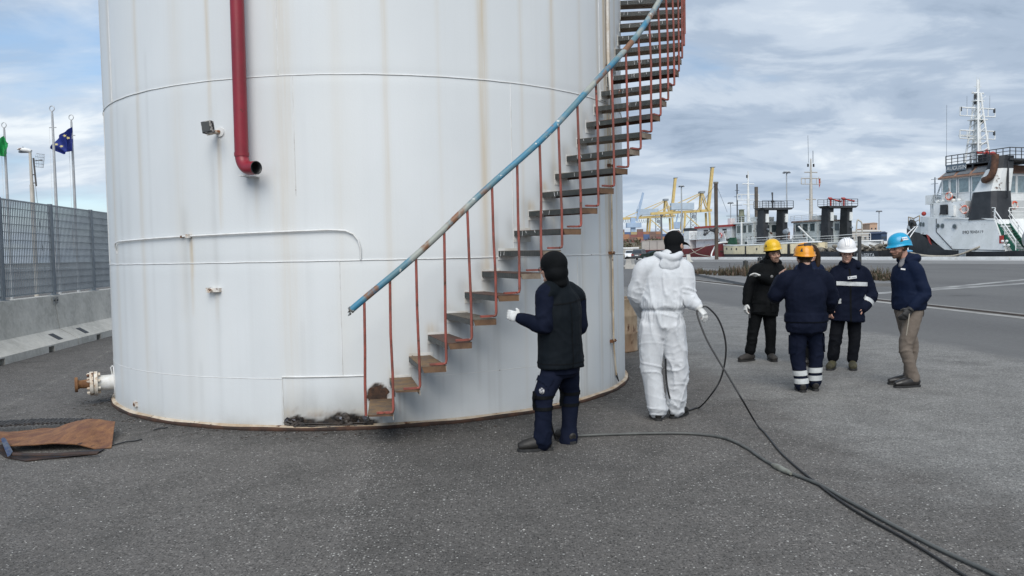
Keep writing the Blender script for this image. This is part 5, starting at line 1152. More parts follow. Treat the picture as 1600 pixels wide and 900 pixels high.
# ---- 3: man in yellow helmet with moustache
def yellow_man():
    Y = 11.6; J = lambda u, v, dy=0: at(u, v, Y+dy); f = V(.12, -.99, 0)
    p = Person('man in yellow helmet over a black beanie, dark parka and white gloves, facing the camera', (J(1190, 566).x, Y, 0), f, SKB)
    p.head(J(1208.5, 397, -.06), V(.10, -.98, -.04), .14, 1.10)
    neck = J(1203, 414, 0); shR, shL = J(1181, 424, 0), J(1217, 423, .02); hip = J(1192, 483, .0)
    elR, wrR = J(1170, 453, -.02), J(1166, 475, -.08); elL, wrL = J(1217, 446, -.08), J(1186, 432, -.22)
    hL, hR = hip-p.r*.09, hip+p.r*.09; knR, knL = J(1176, 521, -.02), J(1204, 521, -.02); anR, anL = J(1172, 553, .0), J(1204, 555, .0)
    p.core(neck, shL, shR, hip, [[shL, shL.lerp(elL, .5), elL, wrL], [shR, shR.lerp(elR, .5), elR, wrR]], [[hL, hL.lerp(knL, .5), knL, anL, V(anL.x, anL.y, .05)], [hR, hR.lerp(knR, .5), knR, anR, V(anR.x, anR.y, .05)]])
    dL, dR = wrL-elL, wrR-elR; hand(p.bm, wrL, dL, V(0, .2, -1), V(-.2, -.8, .4), 1, .35); hand(p.bm, wrR, dR, V(1, 0, 0), V(.1, -1, 0), 1, .8); p.finish()
    mb = MB(); torso(mb, hip+V(0, 0, -.08), neck, p.r, 1.02, 1.15, .09, 1.02)
    limb(mb, [neck.lerp(shR, .6), shR, shR.lerp(elR, .5), elR, elR.lerp(wrR, .6), wrR+V(0, 0, .02)], [.085, .092, .085, .076, .066, .058]); limb(mb, [neck.lerp(shL, .6), shL, shL.lerp(elL, .5), elL, elL.lerp(wrL, .6), wrL], [.085, .09, .085, .078, .066, .055]); limb(mb, [neck+V(0, 0, -.02), neck+V(0, 0, .06)], [.09, .098])
    o, w = p.cloth('parka', mb, BLK, amp=.011, freq=7, hot=((elL, .15, 1.3), (elR, .13, 1), (hip, .2, .6)), seed=11)
    mb = MB(); limb(mb, [neck+p.r*-.10+V(0, .02, .05), neck-p.r*.14+V(0, .06, .02), neck-p.r*.06+V(0, .13, .0), neck+p.r*.08+V(0, .1, .03)], [.05, .06, .07, .05]); p.cloth('parka_hood', mb, BLK, amp=.006, seed=12)
    for q in (-1, 1): patch(w, lambda c, n: abs((c-hip).dot(p.r)-q*.105) < .07 and abs(c.z-hip.z-.045) < .075 and n.dot(p.f) > .2, .014, 'flap_pocket', BLK, o)
    for q in (-1, 1): patch(w, lambda c, n: abs((c-hip).dot(p.r)-q*.105) < .075 and abs(c.z-hip.z-.11) < .02 and n.dot(p.f) > .2, .022, 'pocket_flap', BLK, o)
    mb = MB(); c = J(1206, 432, -.21); mb.lathe([(0, .003), (.02, .002), (.021, 0)], 14, c, V(0, -1, 0).to_track_quat('Z', 'Y').to_matrix()); mb.build('chest_badge', M('badge_grey', (.22, .22, .22), (.12, .12, .12), rough=.6), o)
    mb = MB(); c = J(1221, 429, -.12); mb.box(c, (.06, .02, .075), Matrix.Rotation(.5, 3, 'Z')); mb.build('sleeve_patch', M('patch_grey', (.13, .14, .17), (.22, .2, .2), scale=40), o)
    mb = MB(); limb(mb, [hip+V(0, 0, .05), hip+V(0, 0, -.07)], [(.165, .13), (.155, .115)], side=p.r, ends=(1, 0))
    for h, k, a in ((hL, knL, anL), (hR, knR, anR)): limb(mb, [h, h.lerp(k, .5), k, k.lerp(a, .5), a+V(0, 0, .05)], [.096, .088, .074, .070, .072])
    p.cloth('trousers', mb, BLK, amp=.010, hot=((knL, .14, 1), (knR, .14, 1), (anL, .12, 1.5), (anR, .12, 1.5)), seed=13)
    gb = M('grey_boot', (.022, .020, .019), (.04, .036, .033), scale=10, rough=.75)
    p.boot(anR, (-.85, -.45), gb, SOLE, .29, .055, .10); p.boot(anL, (.02, -1), gb, SOLE, .28, .055, .10)
    for w_, d_, pn, th in ((wrL, dL, V(0, .2, -1), V(-.2, -.8, .4)), (wrR, dR, V(1, 0, 0), V(.1, -1, 0))):
        mb = MB(); hand(mb, w_, d_, pn, th, 1.12, .4 if w_ is wrL else .8, .003); dn = d_.normalized(); mb.tube([w_-dn*.07, w_, w_+dn*.03], [.05, .045, .04], 12); me = remesh(mb, .0065, 2); me.materials.append(GLV); link('glove', me, p.t)
    mb = MB(); a = wrR+dR.normalized()*.07; mb.tube([a+V(.04, -.02, .01), a+V(.05, -.03, -.08), a+V(.05, -.03, -.13)], [.016, .014, .018], 10); o2 = mb.build('hand_tool', MT['black']); tagp(o2, 'small black tool gripped in the lowered glove of the yellow-helmeted man', 'tool')
    p.hairpatch(lambda x, y, z: (z > .034 and y > -.2) or (y < .015 and z > -.085) or (abs(x) > .062 and z > -.10 and y < .03), .016, 'beanie', BLK)
    p.hairpatch(lambda x, y, z: y > .078 and -.052 < z < -.043 and abs(x) < .03, .004, 'moustache', BEARD); p.hairpatch(lambda x, y, z: y > .035 and z < -.07 and abs(x) < .05, .0015, 'stubble', M('stubble', (.22, .13, .095), (.18, .11, .08), rough=.8))
    p.hairpatch(lambda x, y, z: y > .07 and .016 < z < .027 and .012 < abs(x) < .052, .003, 'eyebrow', BEARD)
    p.helmet(M('yellow_helmet', (.74, .47, .015), (.68, .40, .012), scale=5, rough=.35), 'climb', .046, False)
yellow_man()
# ---- 4: man with orange helmet seen from behind
def orange_man():
    Y = 9.05; J = lambda u, v, dy=0: at(u, v, Y+dy); f = V(-.10, .99, 0)
    p = Person('man in orange helmet and navy jacket seen from behind, reflective bands at his ankles', (J(1261, 611).x, Y, 0), f, SKA)
    p.head(J(1256.5, 401, .03), V(-.05, .99, -.12), 0, 1.03)
    neck = J(1258, 424, .0); shL, shR = J(1229, 438, .0), J(1287, 437, .0); hip = J(1260, 508, 0)
    elL, wrL = J(1212, 461, .10), J(1219, 436, .33); elR, wrR = J(1297, 468, .10), J(1296, 484, .27)
    hL, hR = hip-p.r*.085, hip+p.r*.085; knL, knR = J(1246, 556, .02), J(1275, 552, .04); anL, anR = J(1253, 602, .0), J(1273, 597, .06)
    p.core(neck, shL, shR, hip, [[shL, shL.lerp(elL, .5), elL, wrL], [shR, shR.lerp(elR, .5), elR, wrR]], [[hL, hL.lerp(knL, .5), knL, anL, V(anL.x, anL.y, .05)], [hR, hR.lerp(knR, .5), knR, anR, V(anR.x, anR.y, .05)]])
    hand(p.bm, wrL, V(.3, .4, 1), V(1, .3, 0), V(.3, -.7, .4), 1, .6); hand(p.bm, wrR, V(0, .5, -.8), V(-1, 0, 0), V(0, 1, .3), 1, .6); p.finish()
    mb = MB(); torso(mb, hip+V(0, 0, -.07), neck, p.r, 1.10, 1.18, .085, .92); limb(mb, [hip+V(0, 0, .05), hip+V(0, 0, .13)], [(.24, .19), (.235, .185)], side=p.r)
    limb(mb, [neck.lerp(shL, .6), shL, shL.lerp(elL, .5), elL, elL.lerp(wrL, .6), wrL], [.09, .10, .094, .085, .07, .058]); limb(mb, [neck.lerp(shR, .6), shR, shR.lerp(elR, .5), elR, elR.lerp(wrR, .6), wrR], [.09, .10, .094, .085, .07, .058]); limb(mb, [neck+V(0, 0, -.02), neck+V(0, .01, .06)], [.085, .078])
    o, w = p.cloth('jacket', mb, NAVY, amp=.016, freq=6.5, hot=((elL, .15, 1), (elR, .15, 1), (hip+V(0, 0, .08), .25, .9)), seed=21)
    band(w, slab(lambda c: c.z-hip.z-.045, .0045), lambda c, n: abs((c-hip).dot(p.r)) < .30, .003, 'waist_seam', BLK, o)
    mb = MB(); limb(mb, [hip+V(0, 0, .03), hip+V(0, 0, -.08)], [(.16, .13), (.15, .115)], side=p.r, ends=(1, 0))
    for h, k, a in ((hL, knL, anL), (hR, knR, anR)): limb(mb, [h, h.lerp(k, .5), k, k.lerp(a, .5), a+V(0, 0, .0)], [.098, .090, .078, .072, .074])
    o, w = p.cloth('work_trousers', mb, NAVY2, amp=.009, hot=((knL, .14, 1), (knR, .14, 1)), seed=22)
    for k, a in ((knL, anL), (knR, anR)):
        for zz in (a.z+.145, a.z+.055): band(w, slab(lambda c: c.z-zz-.05*(c.x-a.x), .029)+[lambda c: (c-V((knL.x+knR.x)/2, (anL.y+anR.y)/2, 0)).dot(p.r)*(-1 if k is knL else 1)], lambda c, n: (c-V(a.x, a.y, c.z)).length < .17, .005, 'reflective_band', REFL, o)
    for q, h, k in ((-1, hL, knL), (1, hR, knR)): c0 = h.lerp(k, .62)+p.r*q*.09; patch(w, lambda c, n: (c-c0).length < .11 and n.dot(p.r)*q > .5, .014, 'cargo_pocket', NAVY2, o)
    p.boot(anL, (.12, 1), BOOT, SOLE, .28, .054, .05); p.boot(anR, (.15, 1), BOOT, SOLE, .28, .054, .05)
    p.hairpatch(lambda x, y, z: z > -.07 and y < .03 and (y < -.02 or z > .02), .008, 'hair', HAIR)
    p.helmet(M('orange_helmet', (.72, .30, .012), (.66, .25, .01), scale=5, rough=.32), 'climb', .0, True)
orange_man()
# ---- 5: man in white hard hat
def white_hat_man():
    Y = 10.7; J = lambda u, v, dy=0: at(u, v, Y+dy); f = V(-.18, -.98, 0)
    p = Person('man in white hard hat looking down, navy parka with a silver chest band', (J(1318, 575).x, Y, 0), f, SKC)
    p.head(J(1323, 394.5, -.08), V(-.30, -.93, -.22), .0, 1.08)
    neck = J(1328, 416, .0); shR, shL = J(1308, 428, .0), J(1348, 429, .02); hip = J(1323, 488, .0)
    elR, wrR = J(1299, 458, -.02), J(1297, 481, -.10); elL, wrL = J(1360, 460, .0), J(1348, 483, -.10)
    hL, hR = hip-p.r*.09, hip+p.r*.09; knR, knL = J(1305, 530, .0), J(1335, 532, -.02); anR, anL = J(1301, 561, .0), J(1332, 563, -.04)
    p.core(neck, shL, shR, hip, [[shL, shL.lerp(elL, .5), elL, wrL], [shR, shR.lerp(elR, .5), elR, wrR]], [[hL, hL.lerp(knL, .5), knL, anL, V(anL.x, anL.y, .05)], [hR, hR.lerp(knR, .5), knR, anR, V(anR.x, anR.y, .05)]])
    hand(p.bm, wrL, wrL-elL+V(0, 0, -.08), V(-.6, .5, 0), V(-.5, -.8, 0), 1.05, .7); hand(p.bm, wrR, wrR-elR, V(.6, .3, 0), V(.2, -1, 0), 1.05, .7); p.finish()
    mb = MB(); torso(mb, hip+V(0, 0, -.11), neck, p.r, 1.05, 1.16, .10, 1.08)
    limb(mb, [neck.lerp(shR, .6), shR, shR.lerp(elR, .5), elR, elR.lerp(wrR, .6), wrR+V(0, 0, .01)], [.09, .098, .092, .084, .076, .066]); limb(mb, [neck.lerp(shL, .6), shL, shL.lerp(elL, .5), elL, elL.lerp(wrL, .6), wrL+V(0, 0, .01)], [.09, .098, .094, .086, .078, .066])
    limb(mb, [neck+V(0, .03, .03), neck-p.r*.09+V(0, .02, .035), neck-p.r*.07+V(0, -.09, .0)], [.045, .045, .035]); limb(mb, [neck+V(0, .03, .03), neck+p.r*.09+V(0, .02, .03), neck+p.r*.085+V(0, -.09, .0)], [.045, .045, .035])
    o, w = p.cloth('parka', mb, NAVY, amp=.015, freq=7, hot=((elL, .15, 1.2), (elR, .13, 1), (hip, .2, .6)), seed=31)
    ax = (elL-shL).normalized(); bz = J(1325, 443).z
    near_torso = lambda c: abs((c-neck).dot(p.r)) < .235
    band(w, slab(lambda c: c.z-bz+.05*(c.x-neck.x), .026)+slab(lambda c: (c-neck).dot(p.r)-.0, .20), lambda c, n: n.dot(p.f) > .05, .006, 'reflective_band', REFL, o)
    for e, w_ in ((elL, wrL), (elR, wrR)):
        m0 = e.lerp(w_, .52); dd = (w_-e).normalized(); band(w, slab(lambda c: (c-m0).dot(dd), .028), lambda c, n: (c-m0).length < .13, .006, 'cuff_band', REFL, o)
    mb = MB(); c = J(1331.5, 433.5, -.215); rot = Matrix.Rotation(-.12, 3, 'Y'); mb.box(c, (.115, .008, .036), rot); tg = mb.build('name_tag', M('tag_white', (.7, .72, .73), (.62, .64, .66), rough=.5), o)
    mb = MB(); mb.box(c+V(-.035, -.0055, 0), (.018, .003, .018), rot); mb.box(c+V(.02, -.0055, .0), (.06, .003, .006), rot); mb.build('tag_print', M('tag_ink', (.16, .17, .2), rough=.6), tg)
    mb = MB(); mb.box(J(1359, 433, -.03), (.02, .05, .085), Matrix.Rotation(-.5, 3, 'Z')); mb.build('sleeve_patch', M('sleeve_patch_grey', (.35, .37, .4), (.2, .22, .28), scale=50), o)
    band(w, slab(lambda c: (c-neck).dot(p.r)-.03, .010), lambda c, n: n.dot(p.f) > .3 and c.z < neck.z-.03, .004, 'zip_placket', BLK, o)
    mb = MB(); limb(mb, [hip+V(0, 0, .03), hip+V(0, 0, -.09)], [(.16, .13), (.145, .11)], side=p.r, ends=(1, 0))
    for h, k, a in ((hL, knL, anL), (hR, knR, anR)): limb(mb, [h, h.lerp(k, .5), k, k.lerp(a, .5), a+V(0, 0, .02)], [.096, .086, .073, .067, .065])
    p.cloth('jeans', mb, M('dark_jeans', (.006, .007, .010), (.010, .011, .014), scale=5, rough=.85), amp=.010, hot=((knL, .14, 1), (knR, .14, 1), (anL, .12, 1.5), (anR, .12, 1.5)), seed=33)
    ob = M('olive_boot', (.075, .068, .03), (.045, .042, .025), scale=10, rough=.8); p.boot(anR, (-.55, -.8), ob, SOLE, .29, .055, .07); p.boot(anL, (-.35, -.93), ob, SOLE, .29, .055, .07)
    p.hairpatch(lambda x, y, z: z > -.055 and y < .02 and (abs(x) > .05 or y < -.05), .007, 'hair', GREYH)
    p.hairpatch(lambda x, y, z: y > .07 and .016 < z < .026 and .012 < abs(x) < .05, .002, 'eyebrow', GREYH)
    p.helmet(M('white_helmet', (.80, .80, .80), (.76, .76, .77), scale=4, rough=.3), 'hard', .022, False)
white_hat_man()
# ---- 6: bearded man in blue helmet
def blue_man():
    Y = 9.25; J = lambda u, v, dy=0: at(u, v, Y+dy); f = V(-.93, -.36, 0)
    p = Person('bearded man in bright blue helmet, navy jacket and taupe trousers with hand in pocket', (J(1421, 603).x, Y, 0), f, SKC)
    p.head(J(1405, 386, -.01), V(-.95, -.20, -.20), 0, 1.04)
    neck = J(1418, 408, .0); shL, shR = J(1431, 424, -.13), J(1411, 421, .18); hip = J(1420, 484, .0)
    elL, wrL = J(1443, 458, -.17), J(1423, 483, -.17); elR, wrR = J(1422, 458, .20), J(1411, 486, .14)
    hL, hR = hip-p.r*.08, hip+p.r*.08; knL, knR = J(1415, 543, -.08), J(1424, 543, .10); anL, anR = J(1427, 592, -.06), J(1420, 590, .12)
    dL = wrL-elL
    p.core(neck, shL, shR, hip, [[shL, shL.lerp(elL, .5), elL, wrL], [shR, shR.lerp(elR, .5), elR, wrR]], [[hL, hL.lerp(knL, .5), knL, anL, V(anL.x, anL.y, .05)], [hR, hR.lerp(knR, .5), knR, anR, V(anR.x, anR.y, .05)]])
    hand(p.bm, wrL, dL, V(0, 1, 0), V(-1, 0, .2), 1, .5); hand(p.bm, wrR, wrR-elR, V(0, -1, 0), V(-1, 0, .2), 1, .5); p.finish()
    mb = MB(); torso(mb, hip+V(0, 0, .005), neck, p.r, .97, 1.02, .085, .96)
    limb(mb, [neck.lerp(shL, .6), shL, shL.lerp(elL, .5), elL, elL.lerp(wrL, .6), wrL-dL.normalized()*.02], [.08, .086, .080, .072, .06, .048]); limb(mb, [neck.lerp(shR, .6), shR, shR.lerp(elR, .5), elR, elR.lerp(wrR, .6), wrR], [.08, .086, .08, .07, .06, .048])
    limb(mb, [neck+p.f*.05+p.r*.07+V(0, 0, .01), neck-p.f*.02+p.r*.10+V(0, 0, .04), neck-p.f*.10+V(0, 0, .03), neck-p.f*.02-p.r*.10+V(0, 0, .035), neck+p.f*.06-p.r*.06+V(0, 0, .0)], [.03, .04, .055, .04, .03])
    o, w = p.cloth('jacket', mb, M('navy_softshell', (.0055, .011, .030), (.009, .015, .037), scale=5, rough=.7), amp=.014, freq=7, hot=((elL, .15, 1.2), (hip, .2, .8)), seed=41)
    mb = MB(); limb(mb, [neck+V(0, 0, .045)+p.f*.03, neck+p.f*.055+V(0, 0, .0), neck+p.f*.10+V(0, 0, -.05)], [.05, .045, .03]); me = remesh(mb, .01, 2); me.materials.append(M('grey_shirt', (.20, .20, .21), (.17, .17, .18), rough=.85)); link('grey_shirt', me, p.t)
    mb = MB(); c = J(1411, 420.5, -.215); mb.box(c, (.05, .006, .016), Matrix.Rotation(.15, 3, 'Y')); mb.build('chest_logo', MT['white_clean'], o)
    mb = MB(); limb(mb, [hip+V(0, 0, .05), hip+V(0, 0, -.08)], [(.155, .13), (.15, .125)], side=p.r)
    for h, k, a in ((hL, knL, anL), (hR, knR, anR)): limb(mb, [h, h.lerp(k, .5), k, k.lerp(a, .4), a+V(0, 0, .03), a+V(0, 0, .0)], [.096, .088, .070, .062, .056, .055])
    o, w = p.cloth('trousers', mb, TAU, amp=.008, freq=10, hot=((knL, .16, 1.2), (knR, .14, 1), (anL, .12, 1.5), (anR, .12, 1.5), (hip, .2, .6)), seed=43)
    patch(w, lambda c, n: (c-(hip-p.f*.10-p.r*.10+V(0, 0, -.02))).length < .07 and abs(c.z-hip.z+.02) < .05 and n.dot(p.f) < .1, .006, 'back_pocket', TAU, o)
    bs = M('black_leather', (.016, .015, .015), (.028, .026, .025), scale=10, rough=.35); p.boot(anL, (-.97, -.12), bs, SOLE, .31, .05, .05, True); p.boot(anR, (-.97, .1), bs, SOLE, .31, .05, .05, True)
    mb = MB(); hand(mb, wrL, dL, V(0, 1, 0), V(-1, 0, .2), 1.1, .5, .004); dn = dL.normalized(); mb.tube([wrL-dn*.05, wrL+dn*.02], [.045, .042], 12); me = remesh(mb, .0065, 2); me.materials.append(MT['rubber']); link('glove', me, p.t)
    mb = MB(); mb.tube([J(1421, 490, -.24), J(1419, 505, -.25), J(1416, 524, -.24)], [(.008, .003)]*3, 6); mb.build('lanyard', M('lanyard_cloth', (.34, .31, .26), (.25, .22, .18)), p.t)
    p.hairpatch(lambda x, y, z: y > .015 and ((z < -.066 and abs(x) < .062) or (abs(x) > .045 and z < -.045 and y < .06) or (-.052 < z < -.044 and y > .07)), .005, 'beard', BEARD)
    p.hairpatch(lambda x, y, z: z > -.045 and y < .01 and (y < -.03 or abs(x) > .05), .005, 'hair', HAIR); p.hairpatch(lambda x, y, z: y > .07 and .016 < z < .026 and .012 < abs(x) < .05, .002, 'eyebrow', BEARD)
    hm, pt = p.helmet(M('sky_blue_helmet', (.012, .33, .56), (.01, .28, .50), scale=5, rough=.3), 'climb', .004, False)
    c = (pt(math.pi*1.02, .70, .004)); mb = MB(); rows = [[pt(math.pi*1.02+x*.30, .70-y*.09, .0025) for x in np.linspace(-1, 1, 9)] for y in np.linspace(-1, 1, 5)]; mb.grid(rows); st = mb.build('helmet_sticker', MT['white_clean'], hm)
    mb = MB(); rows = [[pt(math.pi*1.02+x*.20+.06, .70-y*.02, .0035) for x in np.linspace(-1, 1, 9)] for y in np.linspace(-1, 1, 3)]; mb.grid(rows); rows = [[pt(math.pi*1.02+x*.04-.22, .70-y*.05, .0035) for x in np.linspace(-1, 1, 5)] for y in np.linspace(-1, 1, 3)]; mb.grid(rows); mb.build('sticker_print', M('sticker_ink', (.10, .25, .45), rough=.5), st)
blue_man()
# ---- 7: woman half hidden behind the orange helmet
def woman():
    Y = 11.1; J = lambda u, v, dy=0: at(u, v, Y+dy); f = V(-.45, -.89, 0)
    p = Person('long-haired woman in navy jacket mostly hidden behind the man in the orange helmet', (J(1264, 570).x, Y, 0), f, SKA)
    p.head(J(1268, 396, 0), V(-.30, -.95, -.05), 0, .98)
    neck = J(1266, 414, .0); shR, shL = J(1249, 422, .0), J(1280, 422, 0); hip = J(1265, 487, 0)
    elR, wrR = J(1245, 450, 0), J(1252, 470, -.15); elL, wrL = J(1286, 450, 0), J(1278, 470, -.15)
    hL, hR = hip-p.r*.085, hip+p.r*.085; knR, knL = J(1258, 532, 0), J(1272, 532, 0); anR, anL = J(1258, 566, 0), J(1272, 566, 0)
    p.core(neck, shL, shR, hip, [[shL, shL.lerp(elL, .5), elL, wrL], [shR, shR.lerp(elR, .5), elR, wrR]], [[hL, hL.lerp(knL, .5), knL, anL, V(anL.x, anL.y, .05)], [hR, hR.lerp(knR, .5), knR, anR, V(anR.x, anR.y, .05)]])
    hand(p.bm, wrL, wrL-elL, V(1, 0, 0), V(0, -1, .3), .92, .5); hand(p.bm, wrR, wrR-elR, V(-1, 0, 0), V(0, -1, .3), .92, .5); p.finish()
    mb = MB(); torso(mb, hip+V(0, 0, -.03), neck, p.r, .88, .95, .075, 1.0)
    for a, e, w_ in ((shL, elL, wrL), (shR, elR, wrR)): limb(mb, [neck.lerp(a, .6), a, a.lerp(e, .5), e, w_], [.07, .076, .07, .06, .048])
    o, w = p.cloth('jacket', mb, M('slate_navy_cloth', (.010, .016, .038), (.015, .022, .046), scale=5, rough=.8), amp=.008, seed=51)
    mb = MB(); mb.box(J(1276, 421.5, -.12), (.05, .012, .022)); mb.build('chest_badge', M('badge_gold', (.35, .29, .13), (.2, .2, .18), scale=60), o)
    mb = MB(); limb(mb, [hip+V(0, 0, .05), hip+V(0, 0, -.08)], [(.155, .13), (.15, .125)], side=p.r)
    for h, k, a in ((hL, knL, anL), (hR, knR, anR)): limb(mb, [h, h.lerp(k, .5), k, a+V(0, 0, .0)], [.09, .08, .07, .066])
    p.cloth('trousers', mb, BLK, amp=.007, seed=52); p.boot(anL, (-.2, -1), BOOT, SOLE, .25, .045, .05); p.boot(anR, (-.3, -.95), BOOT, SOLE, .25, .045, .05)
    mb = MB(); L = p.L; rot = Matrix((p.hr, p.hf, p.hu)).transposed(); mb.ell(L(0, -.022, .032), (.088, .102, .096), rot, 18, 12)
    for q in (-1, 1): limb(mb, [L(q*.06, .01, .05), L(q*.082, .005, -.03), L(q*.085, .01, -.10), L(q*.078, .03, -.17), L(q*.07, .04, -.21)], [.035, .036, .034, .030, .016]);
    limb(mb, [L(0, -.07, .03), L(0, -.085, -.08), L(0, -.09, -.20)], [(.075, .04), (.08, .04), (.06, .025)], side=p.hr)
    p.cloth('long_hair', mb, HAIR, vox=.008, amp=.006, freq=14, seed=53)
woman()

for m_ in bpy.data.materials:      # CLOTH_SPEC: woven cloth has next to no gloss
    if any(k in m_.name for k in ('cloth', 'trousers', 'jeans', 'softshell', 'shirt', 'coverall')): m_.node_tree.nodes['Principled BSDF'].inputs['Specular IOR Level'].default_value = .08
# ------------------------------------------------------------------ ships along the quay
RZQ = math.atan2(DQ.y, DQ.x)
def SP(u, off, v=380):
    d = ray(u, v); t = (NQ.dot(Q0-V(0, 0, EYE))+off)/(NQ.x*d.x+NQ.y*d.y); p = V(0, 0, EYE)+d*t
    return (V(p.x, p.y, 0)-Q0).dot(DQ), p.z
def hullmesh(mb, st, cy, flare=.9):
    rows = []
    for x, hb, zd, zb in st:
        zm = zb+(zd-zb)*.45
        rows.append([V(x, cy+hb, zd), V(x, cy+hb*(.5+.5*flare), zm), V(x, cy+hb*flare*.9, zb), V(x, cy-hb*flare*.9, zb), V(x, cy-hb*(.5+.5*flare), zm), V(x, cy-hb, zd)])
    n = len(rows); vs = [p for r in rows for p in r]; fs = []
    for i in range(n-1):
        for j in range(6): a, b = i*6+j, i*6+(j+1) % 6; fs.append((a, b, b+6, a+6))
    fs += [tuple(range(6)), tuple(range((n-1)*6, n*6))]
    mb.add(vs, fs)
def rail(name, pts, parent, mat, h=1.0, r=.03, posts=True, mid=2, gap=1.4):
    mb = MB(); P_ = [Vector(p) for p in pts]
    for k in range(1, mid+2): mb.tube([p+V(0, 0, h*k/(mid+1)) for p in P_], r if k == mid+1 else r*.7, 6)
    for a, b in zip(P_[:-1], P_[1:]):
        n = max(1, int((b-a).length/gap))
        for i in range(n+1): q = a.lerp(b, i/n); mb.tube([q, q+V(0, 0, h)], r*.9, 6)
    return mb.build(name, mat, parent, local=True)
def text_mesh(s, size, mat, parent, loc, rotm, name='lettering'):
    cu = bpy.data.curves.new('t', 'FONT'); cu.body = s; cu.size = size; cu.extrude = .004; cu.align_x = 'LEFT'; ob = bpy.data.objects.new('t', cu); C.objects.link(ob)
    me = bpy.data.meshes.new_from_object(ob.evaluated_get(bpy.context.evaluated_depsgraph_get())); bpy.data.objects.remove(ob); bpy.data.curves.remove(cu)
    me.transform(Matrix.Translation(loc) @ rotm.to_4x4()); me.materials.clear(); me.materials.append(mat); return link(name, me, parent, True)
SIDE = Matrix(((-1, 0, 0), (0, 0, 1), (0, 1, 0))).transposed()      # text on the near side of a ship: runs aft, faces the yard
def bx(mb, x0, x1, y0, y1, z0, z1): mb.box(((x0+x1)/2, (y0+y1)/2, (z0+z1)/2), (abs(x1-x0), abs(y1-y0), abs(z1-z0)))
def B(parent, name, mat, *boxes):
    mb = MB(); [bx(mb, *b) for b in boxes]; return mb.build(name, mat, parent, local=True)
def ring(parent, c, axis, mat, r=.36):
    mb = MB(); rot = Vector(axis).to_track_quat('Z', 'Y').to_matrix(); mb.tube([Vector(c)+rot @ V(r*math.cos(a), r*math.sin(a), 0) for a in np.linspace(0, 6.2832, 17)], .10, 8, cap=False); return mb.build('lifebuoy', mat, parent, local=True)
ORG = M('lifebuoy_orange', (.60, .10, .05), (.66, .6, .56), scale=1.6, lo=.5, hi=.53, rough=.6); CRM = M('cream_hull', (.78, .69, .47), (.68, .59, .40), scale=.9, rough=.6, rust=.22, rscale=1.1)
SHW = M('ship_white', (.78, .80, .80), (.68, .70, .69), scale=.8, rough=.5, rust=.2, rscale=1.2); HBK = M('ship_black', (.022, .024, .028), (.04, .043, .048), scale=.8, rough=.55); GRN = M('deck_green', (.01, .12, .075), (.015, .09, .06), scale=1.2, rough=.6)
RED = M('hull_red', (.18, .022, .025), (.13, .02, .02), scale=.7, rough=.6); REDP = M('signal_red', (.42, .045, .035), (.33, .035, .03), scale=2, rough=.5); RUSTP = M('rusty_exhaust', (.12, .055, .03), (.06, .03, .02), scale=2.5, rough=.8); TAN = M('rust_tan', (.36, .22, .15), (.26, .14, .10), scale=2, rough=.7)
ROPE = M('mooring_rope', (.42, .39, .33), (.32, .29, .24), scale=6, rough=.9); PANE = glass('bridge_pane', (.05, .075, .085), .06); PALEPANE = glass('sky_pane', (.22, .30, .33), .05)
def win(parent, face, a0, a1, z0, z1, d, mat=PANE, fr=None):
    """window let into a wall: face 'near' (y=d), 'aft' (x=d)"""
    f = .06; mb = MB()
    def bxx(p, q, r, s, t): bx(mb, p, q, d-.03, d+t, r, s) if face == 'near' else bx(mb, d-t, d+.03, p, q, r, s)
    bxx(a0-f, a0, z0-f, z1+f, .05); bxx(a1, a1+f, z0-f, z1+f, .05); bxx(a0, a1, z1, z1+f, .05); bxx(a0, a1, z0-f, z0, .05)
    w = mb.build('window', fr or SHW, parent, local=True); mb = MB(); bxx(a0, a1, z0, z1, .015); mb.build('pane', mat, w, local=True)
def mast(parent, x, y, z0, z1, mat, r=.22, yards=(), lights=()):
    mb = MB(); mb.tube([V(x, y, z0), V(x, y, z0+(z1-z0)*.55), V(x, y, z1)], [r, r*.7, r*.28], 8)
    o = mb.build('mast', mat, parent, local=True)
    for z, w in yards:
        mb = MB(); mb.tube([V(x, y-w, z), V(x, y+w, z)], .08, 6); mb.tube([V(x, y-w, z), V(x, y-w, z-.75*(w > 1.5)-.1)], .06, 6); mb.tube([V(x, y+w, z), V(x, y+w, z-.75*(w > 1.5)-.1)], .06, 6)
        if w > 1.5: mb.tube([V(x, y-w, z-.85), V(x, y+w, z-.85)], .06, 6); [mb.tube([V(x, y+k*w, z), V(x, y+k*w, z-.85)], .05, 5) for k in (-.6, .6)]
        mb.build('yard', mat, o, local=True)
    for z, dy in lights:
        mb = MB(); mb.cyl(V(x, y+dy, z), V(x, y+dy, z+.45), .11, n=8); mb.build('signal_lamp', MT['black'], o, local=True)
    return o
def monitor(parent, c, mat, s=1.0, d=(1, 0, .35)):
    c = Vector(c); mb = MB(); mb.cyl(c, c+V(0, 0, .7*s), .11*s, n=8); mb.ell(c+V(0, 0, .8*s), (.22*s, .22*s, .2*s), None, 10, 8); d = Vector(d).normalized(); mb.tube([c+V(0, 0, .85*s)-d*.3*s, c+V(0, 0, .85*s)+d*.7*s, c+V(0, 0, .85*s)+d*1.2*s], [.09*s, .085*s, .13*s], 8); mb.build('fire_monitor', mat, parent, local=True)
